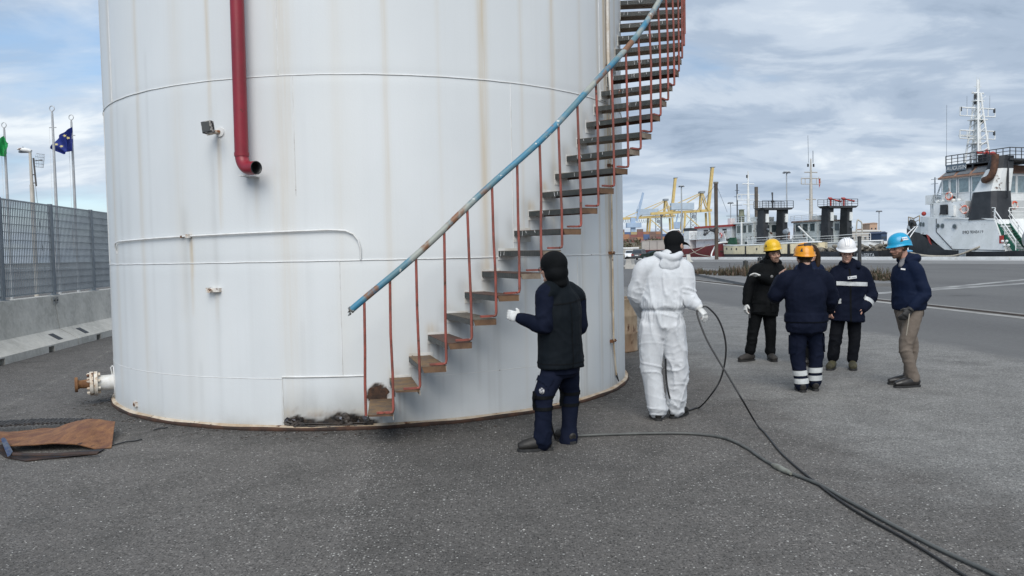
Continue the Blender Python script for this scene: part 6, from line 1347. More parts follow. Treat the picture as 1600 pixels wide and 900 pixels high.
def big_tug():
    t = thing('tugboat', 'big white harbour tug with dark hull at the right edge of the photo', 'tugboat', QP(0, 1.3), RZQ)
    cy = -4.5; hb = lambda x: float(np.interp(x, (-16, -14, 0, 8, 12, 15, 17.5, 19), (3.8, 4.4, 4.5, 4.45, 4.0, 2.9, 1.5, .15)))
    zd = lambda x: float(np.interp(x, (-16, 9, 10.9, 14, 16, 19), (.78, .80, 1.5, 2.85, 3.1, 3.6)))
    mb = MB(); hullmesh(mb, [(x, hb(x), zd(x), -1.9) for x in (-16, -14, -6, 0, 4, 8, 9.5, 11, 12.5, 14, 15.5, 17, 18, 19)], cy, .93); hull = mb.build('hull', HBK, t, local=True)
    def shell(name, st, mat, ins=-.03, par=None):
        mb = MB(); rows = [[V(x, cy+hb(x)-ins, zb), V(x, cy+hb(x)-ins, zt), V(x, cy-hb(x)+ins, zt), V(x, cy-hb(x)+ins, zb)] for x, zb, zt in st]; n = len(rows)
        mb.add([p for r in rows for p in r], [(i*4+j, i*4+(j+1) % 4, i*4+4+(j+1) % 4, i*4+4+j) for i in range(n-1) for j in range(4)]+[(0, 1, 2, 3), tuple(range(n*4-4, n*4))]); return mb.build(name, mat, par or t, local=True)
    house = shell('deckhouse', [(2.35, .76, .80), (3.6, .76, 3.95), (6, .76, 4.12), (9.7, 1.0, 4.38), (10.9, 1.7, 4.46), (12.2, 2.6, 4.55), (13.8, 2.75, 4.68)], SHW)
    shell('bow_bulwark', [(13.9, 2.85, 3.9), (15.5, 3.05, 3.6), (17, 3.3, 3.7), (18.4, 3.5, 3.9)], SHW, .02)
    mb = MB(); mb.prism([V(12.0, cy+hb(12)+.05, 2.5), V(12.6, cy+hb(12.6)+.05, 2.72), V(11.9, cy+hb(11.9)+.05, 1.75), V(11.6, cy+hb(11.6)+.05, 1.5)], V(0, -.03, 0)); mb.build('red_mark', REDP, house, local=True)
    mb = MB(); pl = [(10.9, 4.3), (10.9, 2.9), (8.6, 1.02), (2.4, .84)]
    for (a, za), (b, zb_) in zip(pl[:-1], pl[1:]): mb.bar((a, cy+hb(a)+.05, za), (b, cy+hb(b)+.05, zb_), .05, .07)
    mb.build('rubbing_strip', HBK, house, local=True); mb = MB(); mb.bar((3.55, cy+hb(4)+.06, 3.93), (9.6, cy+hb(9)+.08, 4.36), .16, .14); mb.build('deck_edge', SHW, house, local=True)
    for u, v in ((1427, 350.5), (1433.5, 351), (1462, 353), (1470, 353), (1491, 354)):
        s, z = SP(u, 1.3, v); y = cy+hb(s)+.03
        mb = MB(); mb.cyl(V(s, y-.02, z), V(s, y+.06, z), .27, n=14); o = mb.build('porthole', MT['galv'], house, local=True); mb = MB(); mb.cyl(V(s-.04, y, z), V(s-.04, y+.07, z), .20, n=14); mb.build('pane', PANE, o, local=True)
    s, z = SP(1503.5, 1.3, 365); text_mesh('IMO 9048419', .44, HBK, house, V(s, cy+hb(6)+.035, z-.02), SIDE)
    B(house, 'opening', MT['black'], (9.55, 10.35, -.62, -.25, 4.75, 5.75))
    tier = B(t, 'upper_house', SHW, (7.4, 11.4, -7.8, -.45, 4.3, 6.0), (11.4, 12.6, -6.5, -2.2, 4.5, 5.2)); B(tier, 'side_opening', MT['black'], (9.5, 10.2, -.5, -.43, 4.7, 5.65)); B(tier, 'vent_box', SHW, (8.5, 9.1, -.45, -.1, 4.5, 5.6))
    # white collars of mushroom vents along the roof
    for x in (8.6, 9.3, 10, 10.7, 11.3): mb = MB(); mb.ell((x, -.9, 6.15), (.28, .28, .2), None, 10, 6); mb.build('vent_cowl', SHW, tier, local=True)
    # wheelhouse
    W_ = MB(); a = [V(5.4, -1.3, 5.9), V(11.1, -1.3, 5.9), V(12.6, -2.8, 5.9), V(12.6, -6.2, 5.9), V(11.1, -7.7, 5.9), V(5.4, -7.7, 5.9)]
    W_.prism(a, V(0, 0, 2.75)); wh = W_.build('wheelhouse', SHW, t, local=True)
    R0 = MB(); o0 = [V(5.1, -1.0, 8.66), V(11.3, -1.0, 8.66), V(13, -2.7, 8.66), V(13, -6.3, 8.66), V(11.3, -8, 8.66), V(5.1, -8, 8.66)]; o1 = [V(5.8, -2, 9.55), V(10.8, -2, 9.55), V(11.9, -3.1, 9.55), V(11.9, -5.9, 9.55), V(10.8, -7, 9.55), V(5.8, -7, 9.55)]
    R0.add(o0+o1, [tuple(range(5, -1, -1)), tuple(range(6, 12))]+[(i, (i+1) % 6, 6+(i+1) % 6, 6+i) for i in range(6)]); roof = R0.build('roof', TAN, wh, local=True)
    def rp_(x, k, y0=-1.0, y1=-2.0): return V(x, y0+(y1-y0)*k+.02, 8.66+.89*k+.03)
    for x0, x1 in ((5.5, 7.2), (7.5, 9.1), (9.4, 10.9)):
        mb = MB(); mb.prism([rp_(x0, .12), rp_(x1, .12), rp_(x1-.1, .88), rp_(x0+.1, .88)], V(0, .01, .02)); mb.build('roof_panel', M('roof_panel_grey', (.17, .18, .19), (.13, .14, .15), rough=.5) if 'roof_panel_grey' not in bpy.data.materials else bpy.data.materials['roof_panel_grey'], roof, local=True)
    B(wh, 'eave', TAN, (5.12, 11.32, -1.03, -.97, 8.56, 8.70))
    for x0, x1 in ((10.2, 10.95), (9.25, 9.95), (7.7, 8.9), (6.2, 7.3)): win(wh, 'near', x0, x1, 6.95, 8.4, -1.3, PALEPANE)
    for y0, y1 in ((-2.9, -1.7), (-4.9, -3.3), (-6.6, -5.2)): win(wh, 'aft', y0, y1, 6.7, 8.4, 5.4, PALEPANE if y0 != -2.9 else PANE)
    B(wh, 'door_louvre', MT['black'], (9.4, 9.9, -1.32, -1.27, 6.1, 6.6))
    for x in (9.07, 7.5): B(wh, 'door_frame', MT['galv'], (x-.03, x+.03, -1.34, -1.27, 5.95, 8.5))
    # near funnel: black, white band, black cap, and its rusty exhaust
    def fr(z): return np.interp(z, (4.0, 6.7, 9.6), (3.55, 3.75, 3.4)), np.interp(z, (4.0, 5.4, 6.7, 9.6), (7.1, 7.1, 6.7, 5.2)), np.interp(z, (4.0, 6.7, 9.6), (.1, -.15, -.75)), -2.3
    def ftier(z0, z1, mat, name, par):
        vs = []
        for z in (z0, z1): x0, x1, y0, y1 = fr(z); vs += [V(x0, y0-.35, z), V(x0+.4, y0, z), V(x1-.6, y0, z), V(x1, y0-.5, z), V(x1, y1, z), V(x0, y1, z)]
        mb = MB(); mb.add(vs, [tuple(range(5, -1, -1)), tuple(range(6, 12))]+[(i, (i+1) % 6, 6+(i+1) % 6, 6+i) for i in range(6)]); return mb.build(name, mat, par, local=True)
    fn = ftier(3.95, 6.75, HBK, 'funnel', t); ftier(6.751, 8.95, SHW, 'white_band', fn); ftier(8.951, 10.2, HBK, 'funnel_cap', fn)
    mb = MB(); mb.tube(smooth_path([V(5.0, -.3, 7.9), V(4.5, .0, 7.9), V(4.0, .0, 8.2), V(3.75, -.1, 9.0), V(3.7, -.2, 10.3)], 5), .33, 14); mb.build('exhaust_pipe', RUSTP, fn, local=True)
    # flying bridge with black rails, name board, monitor
    plat = B(t, 'flying_bridge', HBK, (3.2, 10.8, -7.6, -1.5, 9.75, 9.9)); rail('railing', [(10.8, -1.5, 9.9), (3.2, -1.5, 9.9), (3.2, -7.6, 9.9)], plat, HBK, 1.05, .05, gap=.7); B(plat, 'equipment_box', HBK, (6.0, 7.0, -2.6, -1.7, 9.9, 10.6)); [B(plat, 'strut', HBK, q) for q in ((10.5, 10.65, -1.65, -1.5, 8.8, 9.75), (7.4, 7.55, -1.65, -1.5, 8.8, 9.75), (3.4, 3.55, -1.65, -1.5, 6, 9.75))]
    nb = B(plat, 'name_board', M('board_blue_grey', (.11, .15, .19), (.08, .11, .14), rough=.6), (8.2, 10.7, -1.46, -1.40, 9.25, 10.0)); text_mesh('AUGUSIN', .58, SHW, nb, V(10.6, -1.39, 9.4), SIDE)
    monitor(plat, (7.6, -4.4, 9.9), REDP, 1.25, (.6, .6, .1)); monitor(plat, (7.6, -3.6, 9.9), REDP, 1.25, (-.6, .7, .05))
    # main mast
    mo = mast(t, 9.7, -4.7, 9.5, 19.0, SHW, .42, ((16.0, 2.45), (13.6, 2.45), (17.6, .8)), ((15.6, 2.35), (15.6, -2.35), (13.2, -2.35), (17.0, .35), (16.4, .35)))
    mb = MB(); [mb.tube([V(9.7+dx*.9, -4.7+dy*.9, 9.6), V(9.7+dx*.3, -4.7+dy*.3, 16.2), V(9.7+dx*.2, -4.7+dy*.2, 17.6)], .11, 6) for dx, dy in ((1, 1), (1, -1), (-1, 1), (-1, -1))]; [mb.bar(V(9.7+a_[0]*(.9-.6*f), -4.7+a_[1]*(.9-.6*f), 9.6+6.6*f), V(9.7+b_[0]*(.9-.6*(f+.11)), -4.7+b_[1]*(.9-.6*(f+.11)), 9.6+6.6*(f+.11)), .07, .07) for i, f in enumerate(np.arange(0, .9, .11)) for a_, b_ in (((1, 1), (1, -1)), ((-1, 1), (-1, -1)), ((1, 1), (-1, 1)), ((1, -1), (-1, -1)))]; mb.build('mast_lattice', SHW, mo, local=True)
    mb = MB(); mb.tube([V(10.20, -4.3, 9.6), V(9.90, -4.6, 15.6)], .09, 6); mb.tube([V(9.30, -4.2, 9.6), V(9.60, -4.55, 15.6)], .09, 6)
    for k in range(9): z = 9.9+k*.65; mb.tube([V(10.205-.04*k, -4.3-.03*k, z), V(9.25+.03*k, -4.2-.04*k, z)], .04, 5)
    mb.build('mast_ladder', SHW, mo, local=True)
    mb = MB(); mb.tube([V(9.7, -4.55, 18), V(9.7, -4.55, 19.3)], .03, 5); mb.tube([V(9.7, -4.95, 18), V(9.7, -4.95, 19.3)], .03, 5); mb.tube([V(9.7, -4.2, 18.3), V(9.7, -5.2, 18.3)], .03, 5); [mb.bar(V(9.7, -4.7, 16.6+i*.3), V(9.7+dx, -4.7+dy, 17.4+i*.2), .04, .04) for i, (dx, dy) in enumerate(((0, -1.2), (.4, -.9), (0, .8)))]; mb.build('aerial_frame', SHW, mo, local=True)
    mb = MB(); [mb.tube([V(x, y, z), V(x, y, z+h)], .022, 5) for x, y, z, h in ((10.7, -1.5, 9.9, 6.5), (9.7, -6.4, 15.9, 1.5), (9.7, -3.2, 15.9, 1.3), (4, -7.5, 9.9, 4.5))]; mb.build('whip_aerial', MT['galv'], mo, local=True)
    [B(mo, 'crosstree', SHW, q) for q in ((9.2, 10.2, -5.6, -3.8, 12.2, 12.3), (9.2, 10.2, -5.6, -3.8, 14.7, 14.8), (9.4, 10.0, -5.3, -4.1, 16.7, 16.8))]; B(mo, 'radar_scanner', SHW, (10.0, 10.2, -5.6, -2.6, 13.0, 13.2))
    mb = MB(); mb.prism([V(9.7, -5.1, 15.1), V(9.7, -5.75, 14.6), V(9.7, -5.1, 14.2)], V(.02, 0, 0)); mb.build('signal_flag', GRN, mo, local=True)
    # green stair with white rails
    st = thing_part = MB()
    for y in (-.15, -1.75): st.prism([V(3.6, y, 3.75), V(3.6, y, 3.2), V(1.75, y, .8), V(1.2, y, .8)], V(0, -.14, 0))
    for k in range(10): f = (k+.5)/10; st.box((3.4-2.0*f, -1.02, 3.55-2.75*f), (.26, 1.46, .05))
    so_ = st.build('stair', GRN, t, local=True)
    for y in (-.1, -1.85): rail('stair_rail', [(3.7, y, 3.9), (1.35, y, .85)], so_, SHW, 1.0, .05, mid=1, gap=1.7)
    rail('deck_rail', [(4.4, -.1, 4.0), (3.6, -.1, 3.95)], so_, SHW, 1.1, .05, mid=2, gap=2); rail('deck_rail', [(3.6, -1.95, 3.95), (3.6, -6, 3.95)], so_, SHW, 1.1, .05, mid=2)
    B(t, 'aft_house', M('pale_grey_house', (.5, .52, .52), (.42, .44, .44), scale=1, rough=.6), (5.3, 7.4, -7.6, -2.35, 3.9, 5.9)); win(t, 'aft', -3.6, -2.8, 4.15, 5.6, 5.28, MT['black'])
    for c, ax_ in (((9.35, -.40, 6.6), (0, 1, 0)), ((7.25, -.2, 5.1), (-.6, .8, 0)), ((3.8, -2.9, 5.3), (-1, 0, 0))): ring(t, c, ax_, ORG)
    rail('bridge_rail', [(12.4, -1.2, 5.3), (11.5, -.7, 6.0), (9.3, -.5, 6.0)], tier, SHW, 1.0, .04)
    # winch and reels on the after deck, fenders at the bow, deck crane
    mb = MB(); mb.cyl(V(.6, -1.5, 1.9), V(.6, -3.6, 1.9), .75, n=18); mb.cyl(V(.6, -1.2, 1.9), V(.6, -1.5, 1.9), 1.05, n=18); mb.cyl(V(.6, -3.6, 1.9), V(.6, -3.9, 1.9), 1.05, n=18); bx(mb, -.2, 1.4, -4, -1.1, .78, 1.1); mb.build('towing_winch', M('winch_grey', (.36, .38, .39), (.25, .27, .28), scale=2, rough=.6), t, local=True)
    mb = MB(); mb.cyl(V(.8, -1.0, 3.2), V(.8, -.8, 3.2), .25, n=10); mb.build('deck_lamp', REDP, t, local=True)
    for q in ((15.4, -1.7, 3.7), (16.3, -2.6, 3.85), (17.1, -3.2, 3.9)): mb = MB(); mb.tube([V(q[0], q[1], q[2])+V(.32*math.cos(a), .1*math.sin(a), .42*math.sin(a)) for a in np.linspace(0, 6.2832, 13)], .16, 8, cap=False); mb.build('tyre_fender', MT['rubber'], t, local=True)
    rail('bow_rail', [(14.2, -1.4, 3.9), (15.8, -2.2, 3.65), (18.6, -4.2, 3.95)], t, M('ochre_rail', (.45, .3, .12), (.3, .2, .1), rough=.6), .9, .05, mid=1, gap=1.1); mb = MB(); mb.cyl(V(13.4, -2.5, 4.6), V(13.4, -2.5, 6.3), .3, n=10); mb.cyl(V(13.4, -2.5, 5.6), V(12.0, -2.2, 8.3), .09, n=6); bx(mb, 12.9, 13.9, -3.1, -1.9, 6.0, 7.0); mb.build('deck_crane', SHW, t, local=True)
    mb = MB(); mb.tube([V(12.6, -1.9, 4.7), V(12.6, -1.9, 8.9)], .07, 6); [mb.bar(V(12.2, -1.9, z), V(13.1, -1.9, z), .05, .05) for z in (8.2, 8.7)]; mb.build('light_post', MT['galv'], t, local=True); mb = MB(); mb.cyl(V(12.0, -1.6, 5.1), V(11.2, -1.6, 5.1), .42, n=14); mb.build('raft_canister', SHW, t, local=True); mb = MB(); mb.ell((14, -1.8, 5.0), (.25, .25, .25), None, 10, 8); mb.build('red_lamp', REDP, t, local=True)
    rp2 = MB(); bx(rp2, 2.6, 3.0, -.05, .06, 1.55, 2.3); rp2.m = 1
    for i in range(2):
        for j in range(2): rp2.ell((2.3-i*.42 if False else 2.45-.45*i+.2*(j), .05, 1.35+.4*j), (.17, .1, .14), None, 8, 6)
    rp2.build('shore_power_box', [REDP, SHW], t, local=True)
    B(t, 'fender_pad', M('grey_pad', (.40, .44, .46), (.3, .33, .35), rough=.7), (6.9, 7.7, cy+hb(7), cy+hb(7)+.1, -.6, .95))
big_tug()
def harbour_tug(label, s0, off, hullm, lower, wall, roofm, extras, k=1.0, mon=HBK):
    """stern to the right, wheelhouse forward, twin black funnels carrying a bridge; local x from 0 (stern) to 17.5 (bow)"""
    t = thing('tugboat', label, 'tugboat', QP(s0, off), RZQ)
    cy = -3.4; hb = lambda x: float(np.interp(x, (0, .4, 1.2, 2.4, 6, 12, 15, 17.6), (.5, 1.6, 2.6, 3.15, 3.4, 3.3, 2.4, .2))); zd = lambda x: float(np.interp(x, (0, 6, 12, 15.5, 17, 17.6), (2.15, 1.95, 1.95, 2.05, 2.7, 2.95)))*k
    xs = (0, .2, .5, .9, 1.4, 2.2, 4, 7, 10, 12, 13.5, 15, 16, 17, 17.6)
    mb = MB(); hullmesh(mb, [(x, hb(x), .72, -1.9) for x in xs], cy, .95); mb.build('lower_hull', lower, t, local=True)
    mb = MB(); rows = [[V(x, cy+hb(x)+.06, .70), V(x, cy+hb(x)+.10, zd(x)), V(x, cy+hb(x)-.08, zd(x)), V(x, cy-hb(x)+.08, zd(x)), V(x, cy-hb(x)-.1, zd(x)), V(x, cy-hb(x)-.06, .70)] for x in xs]; n = len(rows)
    mb.add([p for r in rows for p in r], [(i*6+j, i*6+(j+1) % 6, i*6+6+(j+1) % 6, i*6+6+j) for i in range(n-1) for j in (0, 1, 3, 4)]+[(0, 1, 2, 3, 4, 5)]); bw = mb.build('bulwark', hullm, t, local=True)
    mb = MB(); bx(mb, .6, 16.2, cy-2.2, cy+2.2, 1.15, 1.2); mb.build('deck', GRN, t, local=True)
    mb = MB(); mb.tube([V(x, cy+hb(x)+.06, zd(x)+.05) for x in np.linspace(0, 17.5, 26)], .11, 6); mb.build('capping_rail', SHW, bw, local=True); mb = MB()
    for x in (2.2, 9.2): bx(mb, x, x+.22, cy+hb(x)+.02, cy+hb(x)+.16, .5, zd(x)-.02)
    mb.build('fender_bar', MT['rubber'], bw, local=True) if False else B(bw, 'fender_bar', MT['rubber'], (9.2, 9.42, cy+hb(9), cy+hb(9)+.16, .4, 1.85)); B(bw, 'fender_bar', MT['rubber'], (1.5, 1.75, cy+hb(1.6), cy+hb(1.6)+.16, .4, 2.0))
    for x in (11.3, 12.6, 14, 15.3, 5.2): mb = MB(); mb.box((x, cy+hb(x)+.09, 1.45+.08*((x*7) % 3-1)), (.22, .06, .3)); mb.build('freeing_port', MT['black'], bw, local=True)
    # deckhouse and wheelhouse
    dh = MB(); dh.prism([V(7.2, -1.3, 1.2), V(13.4, -1.3, 1.2), V(14.6, -2.4, 1.2), V(14.6, -4.4, 1.2), V(13.4, -5.5, 1.2), V(7.2, -5.5, 1.2)], V(0, 0, 1.7)); dho = dh.build('deckhouse', wall, t, local=True)
    wh = MB(); wh.prism([V(9.2, -1.25, 2.88), V(12.9, -1.25, 2.88), V(14.2, -2.4, 2.88), V(14.2, -4.4, 2.88), V(12.9, -5.55, 2.88), V(9.2, -5.55, 2.88)], V(0, 0, 2.35)); who = wh.build('wheelhouse', wall, t, local=True)
    rf = MB(); rf.prism([V(8.9, -1.0, 5.235), V(13.1, -1.0, 5.235), V(14.6, -2.3, 5.235), V(14.6, -4.5, 5.235), V(13.1, -5.8, 5.235), V(8.9, -5.8, 5.235)], V(0, 0, .22)); rfo = rf.build('roof', roofm, who, local=True)
    for x0, x1 in ((9.5, 10.3), (10.65, 11.55), (11.9, 12.7)): win(who, 'near', x0, x1, 3.85, 4.95, -1.25, PANE, wall)
    for y0, y1 in ((-2.6, -1.7), (-4.0, -3.1), (-5.2, -4.4)): win(who, 'aft', y0, y1, 3.85, 4.9, 9.2, PANE, wall)
    for y0, y1 in ((-3.2, -2.6), (-4.2, -3.6)): pass
    a_ = V(12.9, -1.25, 0); b_ = V(14.2, -2.4, 0); dd = (b_-a_)
    for f0, f1, z0 in ((.12, .42, 3.85), (.55, .88, 2.95)):
        mb = MB(); nrm = V(-dd.y, dd.x, 0).normalized()*-1; nrm = nrm if nrm.y > 0 else -nrm; mb.prism([a_+dd*f0+V(0, 0, z0)-nrm*.02, a_+dd*f1+V(0, 0, z0)-nrm*.02, a_+dd*f1+V(0, 0, 4.95)-nrm*.02, a_+dd*f0+V(0, 0, 4.95)-nrm*.02], nrm*.05); mb.build('pane', PANE, who, local=True)
    B(who, 'upper_box', wall, (9.1, 10.6, -4.8, -1.9, 5.46, 6.1)); rail('roof_rail', [(14.2, -1.9, 5.46), (12.9, -1.15, 5.46), (9, -1.15, 5.46)], who, SHW, .8, .035, gap=1)
    win(dho, 'near', 10.5, 11.1, 1.7, 2.5, -1.3, PANE, wall)
    # funnels, one each side, carrying a bridge
    for y in (-1.5, -4.8):
        mb = MB(); vs = []
        for z, x0, x1, yy, w in ((1.2, 5.0, 6.9, 0, .95), (5.0, 5.15, 6.7, -.02, .8), (7.0, 5.0, 6.5, 0, .92)):
            s_ = -1 if y > -3 else 1
            vs += [V(x0, y-w/2, z), V(x1, y-w/2, z), V(x1, y+w/2, z), V(x0, y+w/2, z)]
        mb.add(vs, [(3, 2, 1, 0), (8, 9, 10, 11)]+[(k*4+i, k*4+(i+1) % 4, k*4+4+(i+1) % 4, k*4+4+i) for k in (0, 1) for i in range(4)]); f_ = mb.build('funnel', HBK, t, local=True)
        B(f_, 'white_panel', SHW, (4.93, 5.08, y-.36, y+.12, 5.2, 6.4)); mb = MB(); mb.cyl(V(4.95, y-.1, 4.2), V(4.8, y-.1, 4.2), .14, n=10); mb.build('deck_light', MT['galv'], f_, local=True)
    br = MB(); br.prism([V(4.7, -.5, 7.3), V(4.7, -.95, 7.0), V(4.7, -5.4, 7.0), V(4.7, -5.85, 7.3)], V(2.0, 0, 0)); bo = br.build('funnel_bridge', HBK, t, local=True)
    rail('bridge_rail', [(4.75, -.5, 7.3), (4.75, -5.8, 7.3)], bo, HBK, .95, .04, gap=1.0); rail('bridge_rail', [(6.65, -.5, 7.3), (6.65, -5.8, 7.3)], bo, HBK, .95, .04, gap=1.0)
    for y, m_, s_, d in extras: monitor(bo, (5.6, y, 7.35), m_, s_, d)
    rail('after_rail', [(8.8, cy+hb(7)-.1, 1.95), (4, cy+hb(4)-.1, 1.98), (1.4, cy+hb(1.4)-.1, 2.1), (.5, cy+hb(.5)-.2, 2.12)], t, SHW, 1.05, .045, mid=2, gap=1.8)
    return t
def warp(t, xs, ys):
    def go(o):
        for c in kids_of(o):
            for v in c.data.vertices: v.co.x = float(np.interp(v.co.x, xs, ys))+(ys[0]-xs[0] if v.co.x < xs[0] else 0)
            go(c)
    go(t)
def mooring_line(pts, label, r=.035, mat=None, sag=.0):
    mb = MB(); mb.tube(smooth_path(pts, 6), r, 6); o = mb.build('mooring_line', mat or ROPE); return tagp(o, label, 'rope', 'mooring lines')
def qloc(s0, off, x, y, z): return QP(s0+x, off-y, z)
S1 = SP(1243, 1.3)[0]
t1 = harbour_tug('cream-hulled tug with one dark monitor on its twin black funnels', S1, 1.3, CRM, HBK, M('tug_white_rusty', (.66, .69, .68), (.52, .55, .53), scale=1.2, rough=.5, rust=.4, rscale=1.6), SHW, ((-3.0, HBK, 1.1, (.5, -.3, 1.6)),))
mast(t1, 12.6, -3.2, 5.4, 13.2, SHW, .26, ((11.3, 1.0), (9.7, 1.9), (8.2, .9)), ((12.2, .2),)); mb = MB(); mb.tube([V(10.2, -2.6, 5.2), V(10.2, -2.6, 10.6)], .24, 8); mb.build('exhaust_stack', M('dirty_stack', (.13, .11, .09), (.09, .075, .06), rough=.8), t1, local=True)
mb = MB(); mb.lathe([(.0, 5.45), (.42, 5.45), (.42, 6.3), (.5, 6.32), (.5, 6.5), (.4, 6.55), (.36, 7.3), (.48, 7.4), (.0, 7.45)], 12, (12.5, -1.9, 0)); mb.build('green_ventilator', M('olive_vent', (.12, .15, .10), (.2, .2, .15), rough=.7), t1, local=True); mb = MB(); mb.tube([V(11.3, -.9, 1.9), V(11.3, -.9, 5.5)], .14, 8); mb.build('white_post', SHW, t1, local=True); mb = MB(); mb.prism([V(12.2, -.6, 2.0), V(14.0, -.6, 2.0), V(13.5, -.6, 3.2), V(12.4, -.6, 3.2)], V(0, -.3, 0)); mb.build('green_cover', M('green_tarp', (.02, .09, .05), (.015, .06, .035), rough=.8), t1, local=True)
ring(t1, (15.6, -.9, 3.6), (.3, 1, 0), M('red_white_ring', (.55, .06, .06), (.66, .62, .6), scale=1.5, lo=.5, hi=.54)); mb = MB(); mb.prism([V(14.6, -1.0, 2.6), V(16.4, -1.4, 2.6), V(15.9, -1.3, 4.3), V(15.2, -1.1, 4.3)], V(0, -.08, 0)); mb.build('buoy_board', SHW, t1, local=True)
mb = MB(); mb.tube([V(2.2, -1.0, 2.0), V(2.2, -1.0, 3.6)], .06, 6); mb.ell((2.2, -.9, 3.7), (.35, .3, .38), None, 12, 8); mb.build('searchlight', MT['galv'], t1, local=True); B(t1, 'towing_gear', MT['galv'], (2.5, 4.2, -4.2, -2.2, 1.2, 2.6)); B(t1, 'deck_locker', MT['galv'], (1.5, 2.2, -3.4, -2.0, 1.2, 2.6))
warp(t1, (0, 5, 7.3, 9.2, 12.9, 14.2, 17.6), (-.9, 8.3, 10.5, 11.0, 15.4, 17.2, 21.6))
OFF2 = 9.0; S2 = SP(1345, OFF2)[0]
t2 = harbour_tug('white and black tug with two red fire monitors on its twin black funnels', S2, OFF2, SHW, HBK, M('tug_pale_green', (.60, .65, .65), (.50, .54, .54), scale=1.2, rough=.5, rust=.3, rscale=1.6), M('rust_brown_roof', (.24, .15, .12), (.36, .31, .28), scale=2, rough=.8), ((-1.9, REDP, 1.2, (-.5, -.8, -.35)), (-4.2, REDP, 1.2, (-.5, -.8, -.3))))
mast(t2, 11.4, -2.6, 5.4, 14.6, M('mast_pale', (.55, .52, .47), (.42, .4, .36), rough=.6), .27, ((12.6, 1.1), (11.7, 1.7), (8.6, .8)), ((13.4, -.5), (13.4, .5)))
mb = MB(); mb.tube([V(11.4, -2.2, 14), V(11.4, -2.1, 18)], .03, 5); mb.tube([V(11.4, -3.0, 14), V(11.4, -3.0, 15.8)], .05, 5); mb.build('whip_aerial', MT['galv'], t2, local=True); mb = MB(); mb.prism([V(11.4, -4.0, 11.9), V(11.4, -4.45, 11.2), V(11.4, -4.1, 10.3)], V(.02, 0, 0)); mb.build('red_pennant', REDP, t2, local=True)
mb = MB(); mb.tube([V(11.9, -.9, 4.6), V(8.6, -.5, 2.4)], .14, 8); mb.ell((8.6, -.5, 2.4), (.3, .3, .3), None, 8, 6); mb.build('davit_arm', SHW, t2, local=True); mb = MB(); mb.tube([V(11, -.2, 1.9), V(10, -.15, 1.95), V(8, -.15, 1.95), V(7.2, -.2, 1.9)], [(.15, .1), (.45, .3), (.45, .3), (.15, .1)], 10); mb.build('turquoise_boat_cover', M('turquoise_tarp', (.07, .38, .42), (.05, .28, .31), rough=.6), t2, local=True)
warp(t2, (0, 5, 7.3, 9.2, 12.9, 14.2, 17.6), (-.5, 7.4, 9.6, 10.1, 15.0, 16.8, 20.5))
# black barge with white lettering between the two tugs and the quay
OFF3 = 2.0; a0 = 19.7; a1 = 32.2
bg = thing('barge', 'low black barge with rubble along its deck and white lettering, moored between two tugs', 'barge', QP(a0, OFF3), RZQ); Lb = a1-a0; cyb = -3
mb = MB(); hullmesh(mb, [(0, 2.9, .95, -1.9), (1, 3.0, .9, -1.9), (Lb*.4, 3, .85, -1.9), (Lb-2, 3, .92, -1.9), (Lb, 2.6, 1.0, -1.9)], cyb, .97); mb.build('hull', HBK, bg, local=True)
rb = random.Random(12); rub = M('rubble_grey_brown', (.22, .20, .165), (.13, .12, .10), scale=2, rough=.95); mb = MB()
for i in range(230): x = rb.uniform(.4, Lb-.3); mb.ell((x, rb.uniform(-4.8, -.6), .95+rb.uniform(0, .75)*(.6+.4*math.sin(x))), (rb.uniform(.15, .5), rb.uniform(.15, .5), rb.uniform(.1, .3)), Matrix.Rotation(rb.uniform(0, 3), 3, 'Z') @ Matrix.Rotation(rb.uniform(-.5, .5), 3, 'X'), 6, 4)
mb.build('rubble', rub, bg, local=True, kind='stuff')
xL = SP(1343, OFF3-.05)[0]-a0; text_mesh('MD-SERTA', .62, MT['white_clean'], bg, V(xL+.5, .03, .22), SIDE); text_mesh('ROMA', .24, MT['white_clean'], bg, V(xL+.2, .03, -.06), SIDE)
pn = thing('pontoon', 'low black pontoon beyond the barge, before the bow of the big tug', 'pontoon', QP(23.5, 10.8), RZQ); mb = MB(); hullmesh(mb, [(0, 1.4, 1.0, -1.9), (5.8, 1.4, 1.0, -1.9)], -1.4, .98); mb.build('hull', HBK, pn, local=True); B(pn, 'deck_edge', MT['galv'], (0, 5.8, -.12, .02, 1.0, 1.08))
# red ship further along
S3 = SP(1125, 1.5)[0]; rsb = thing('cargo_ship', 'dark red ship with white deckhouse and red roof behind the cream tug', 'ship', QP(S3, 1.5), RZQ)
mb = MB(); hullmesh(mb, [(-2, .6, 2.75, -1.9), (0, 2.2, 2.5, -1.9), (3, 3.6, 2.1, -1.9), (8, 3.9, 1.65, -1.9), (22, 3.9, 1.5, -1.9), (30, 3.4, 1.7, -1.9)], -4, .92); mb.build('hull', RED, rsb, local=True); B(rsb, 'deckhouse', SHW, (0.6, 9.5, -6.6, -1.6, 1.5, 3.2)); wh = B(rsb, 'bridge_house', SHW, (-1.2, 8.8, -6.4, -1.4, 3.2, 4.95)); B(rsb, 'red_roof', REDP, (-1.6, 9.2, -6.8, -1.1, 4.951, 5.25))
for x0, x1 in ((.2, 1.4), (2.4, 3.8), (5.4, 6.8)): win(wh, 'near', x0, x1, 3.95, 4.65, -1.4, MT['black'])
win(wh, 'aft', -3.2, -2.0, 3.95, 4.65, -1.2, MT['black']); win(wh, 'aft', -5.6, -4.4, 3.95, 4.65, -1.2, MT['black'])
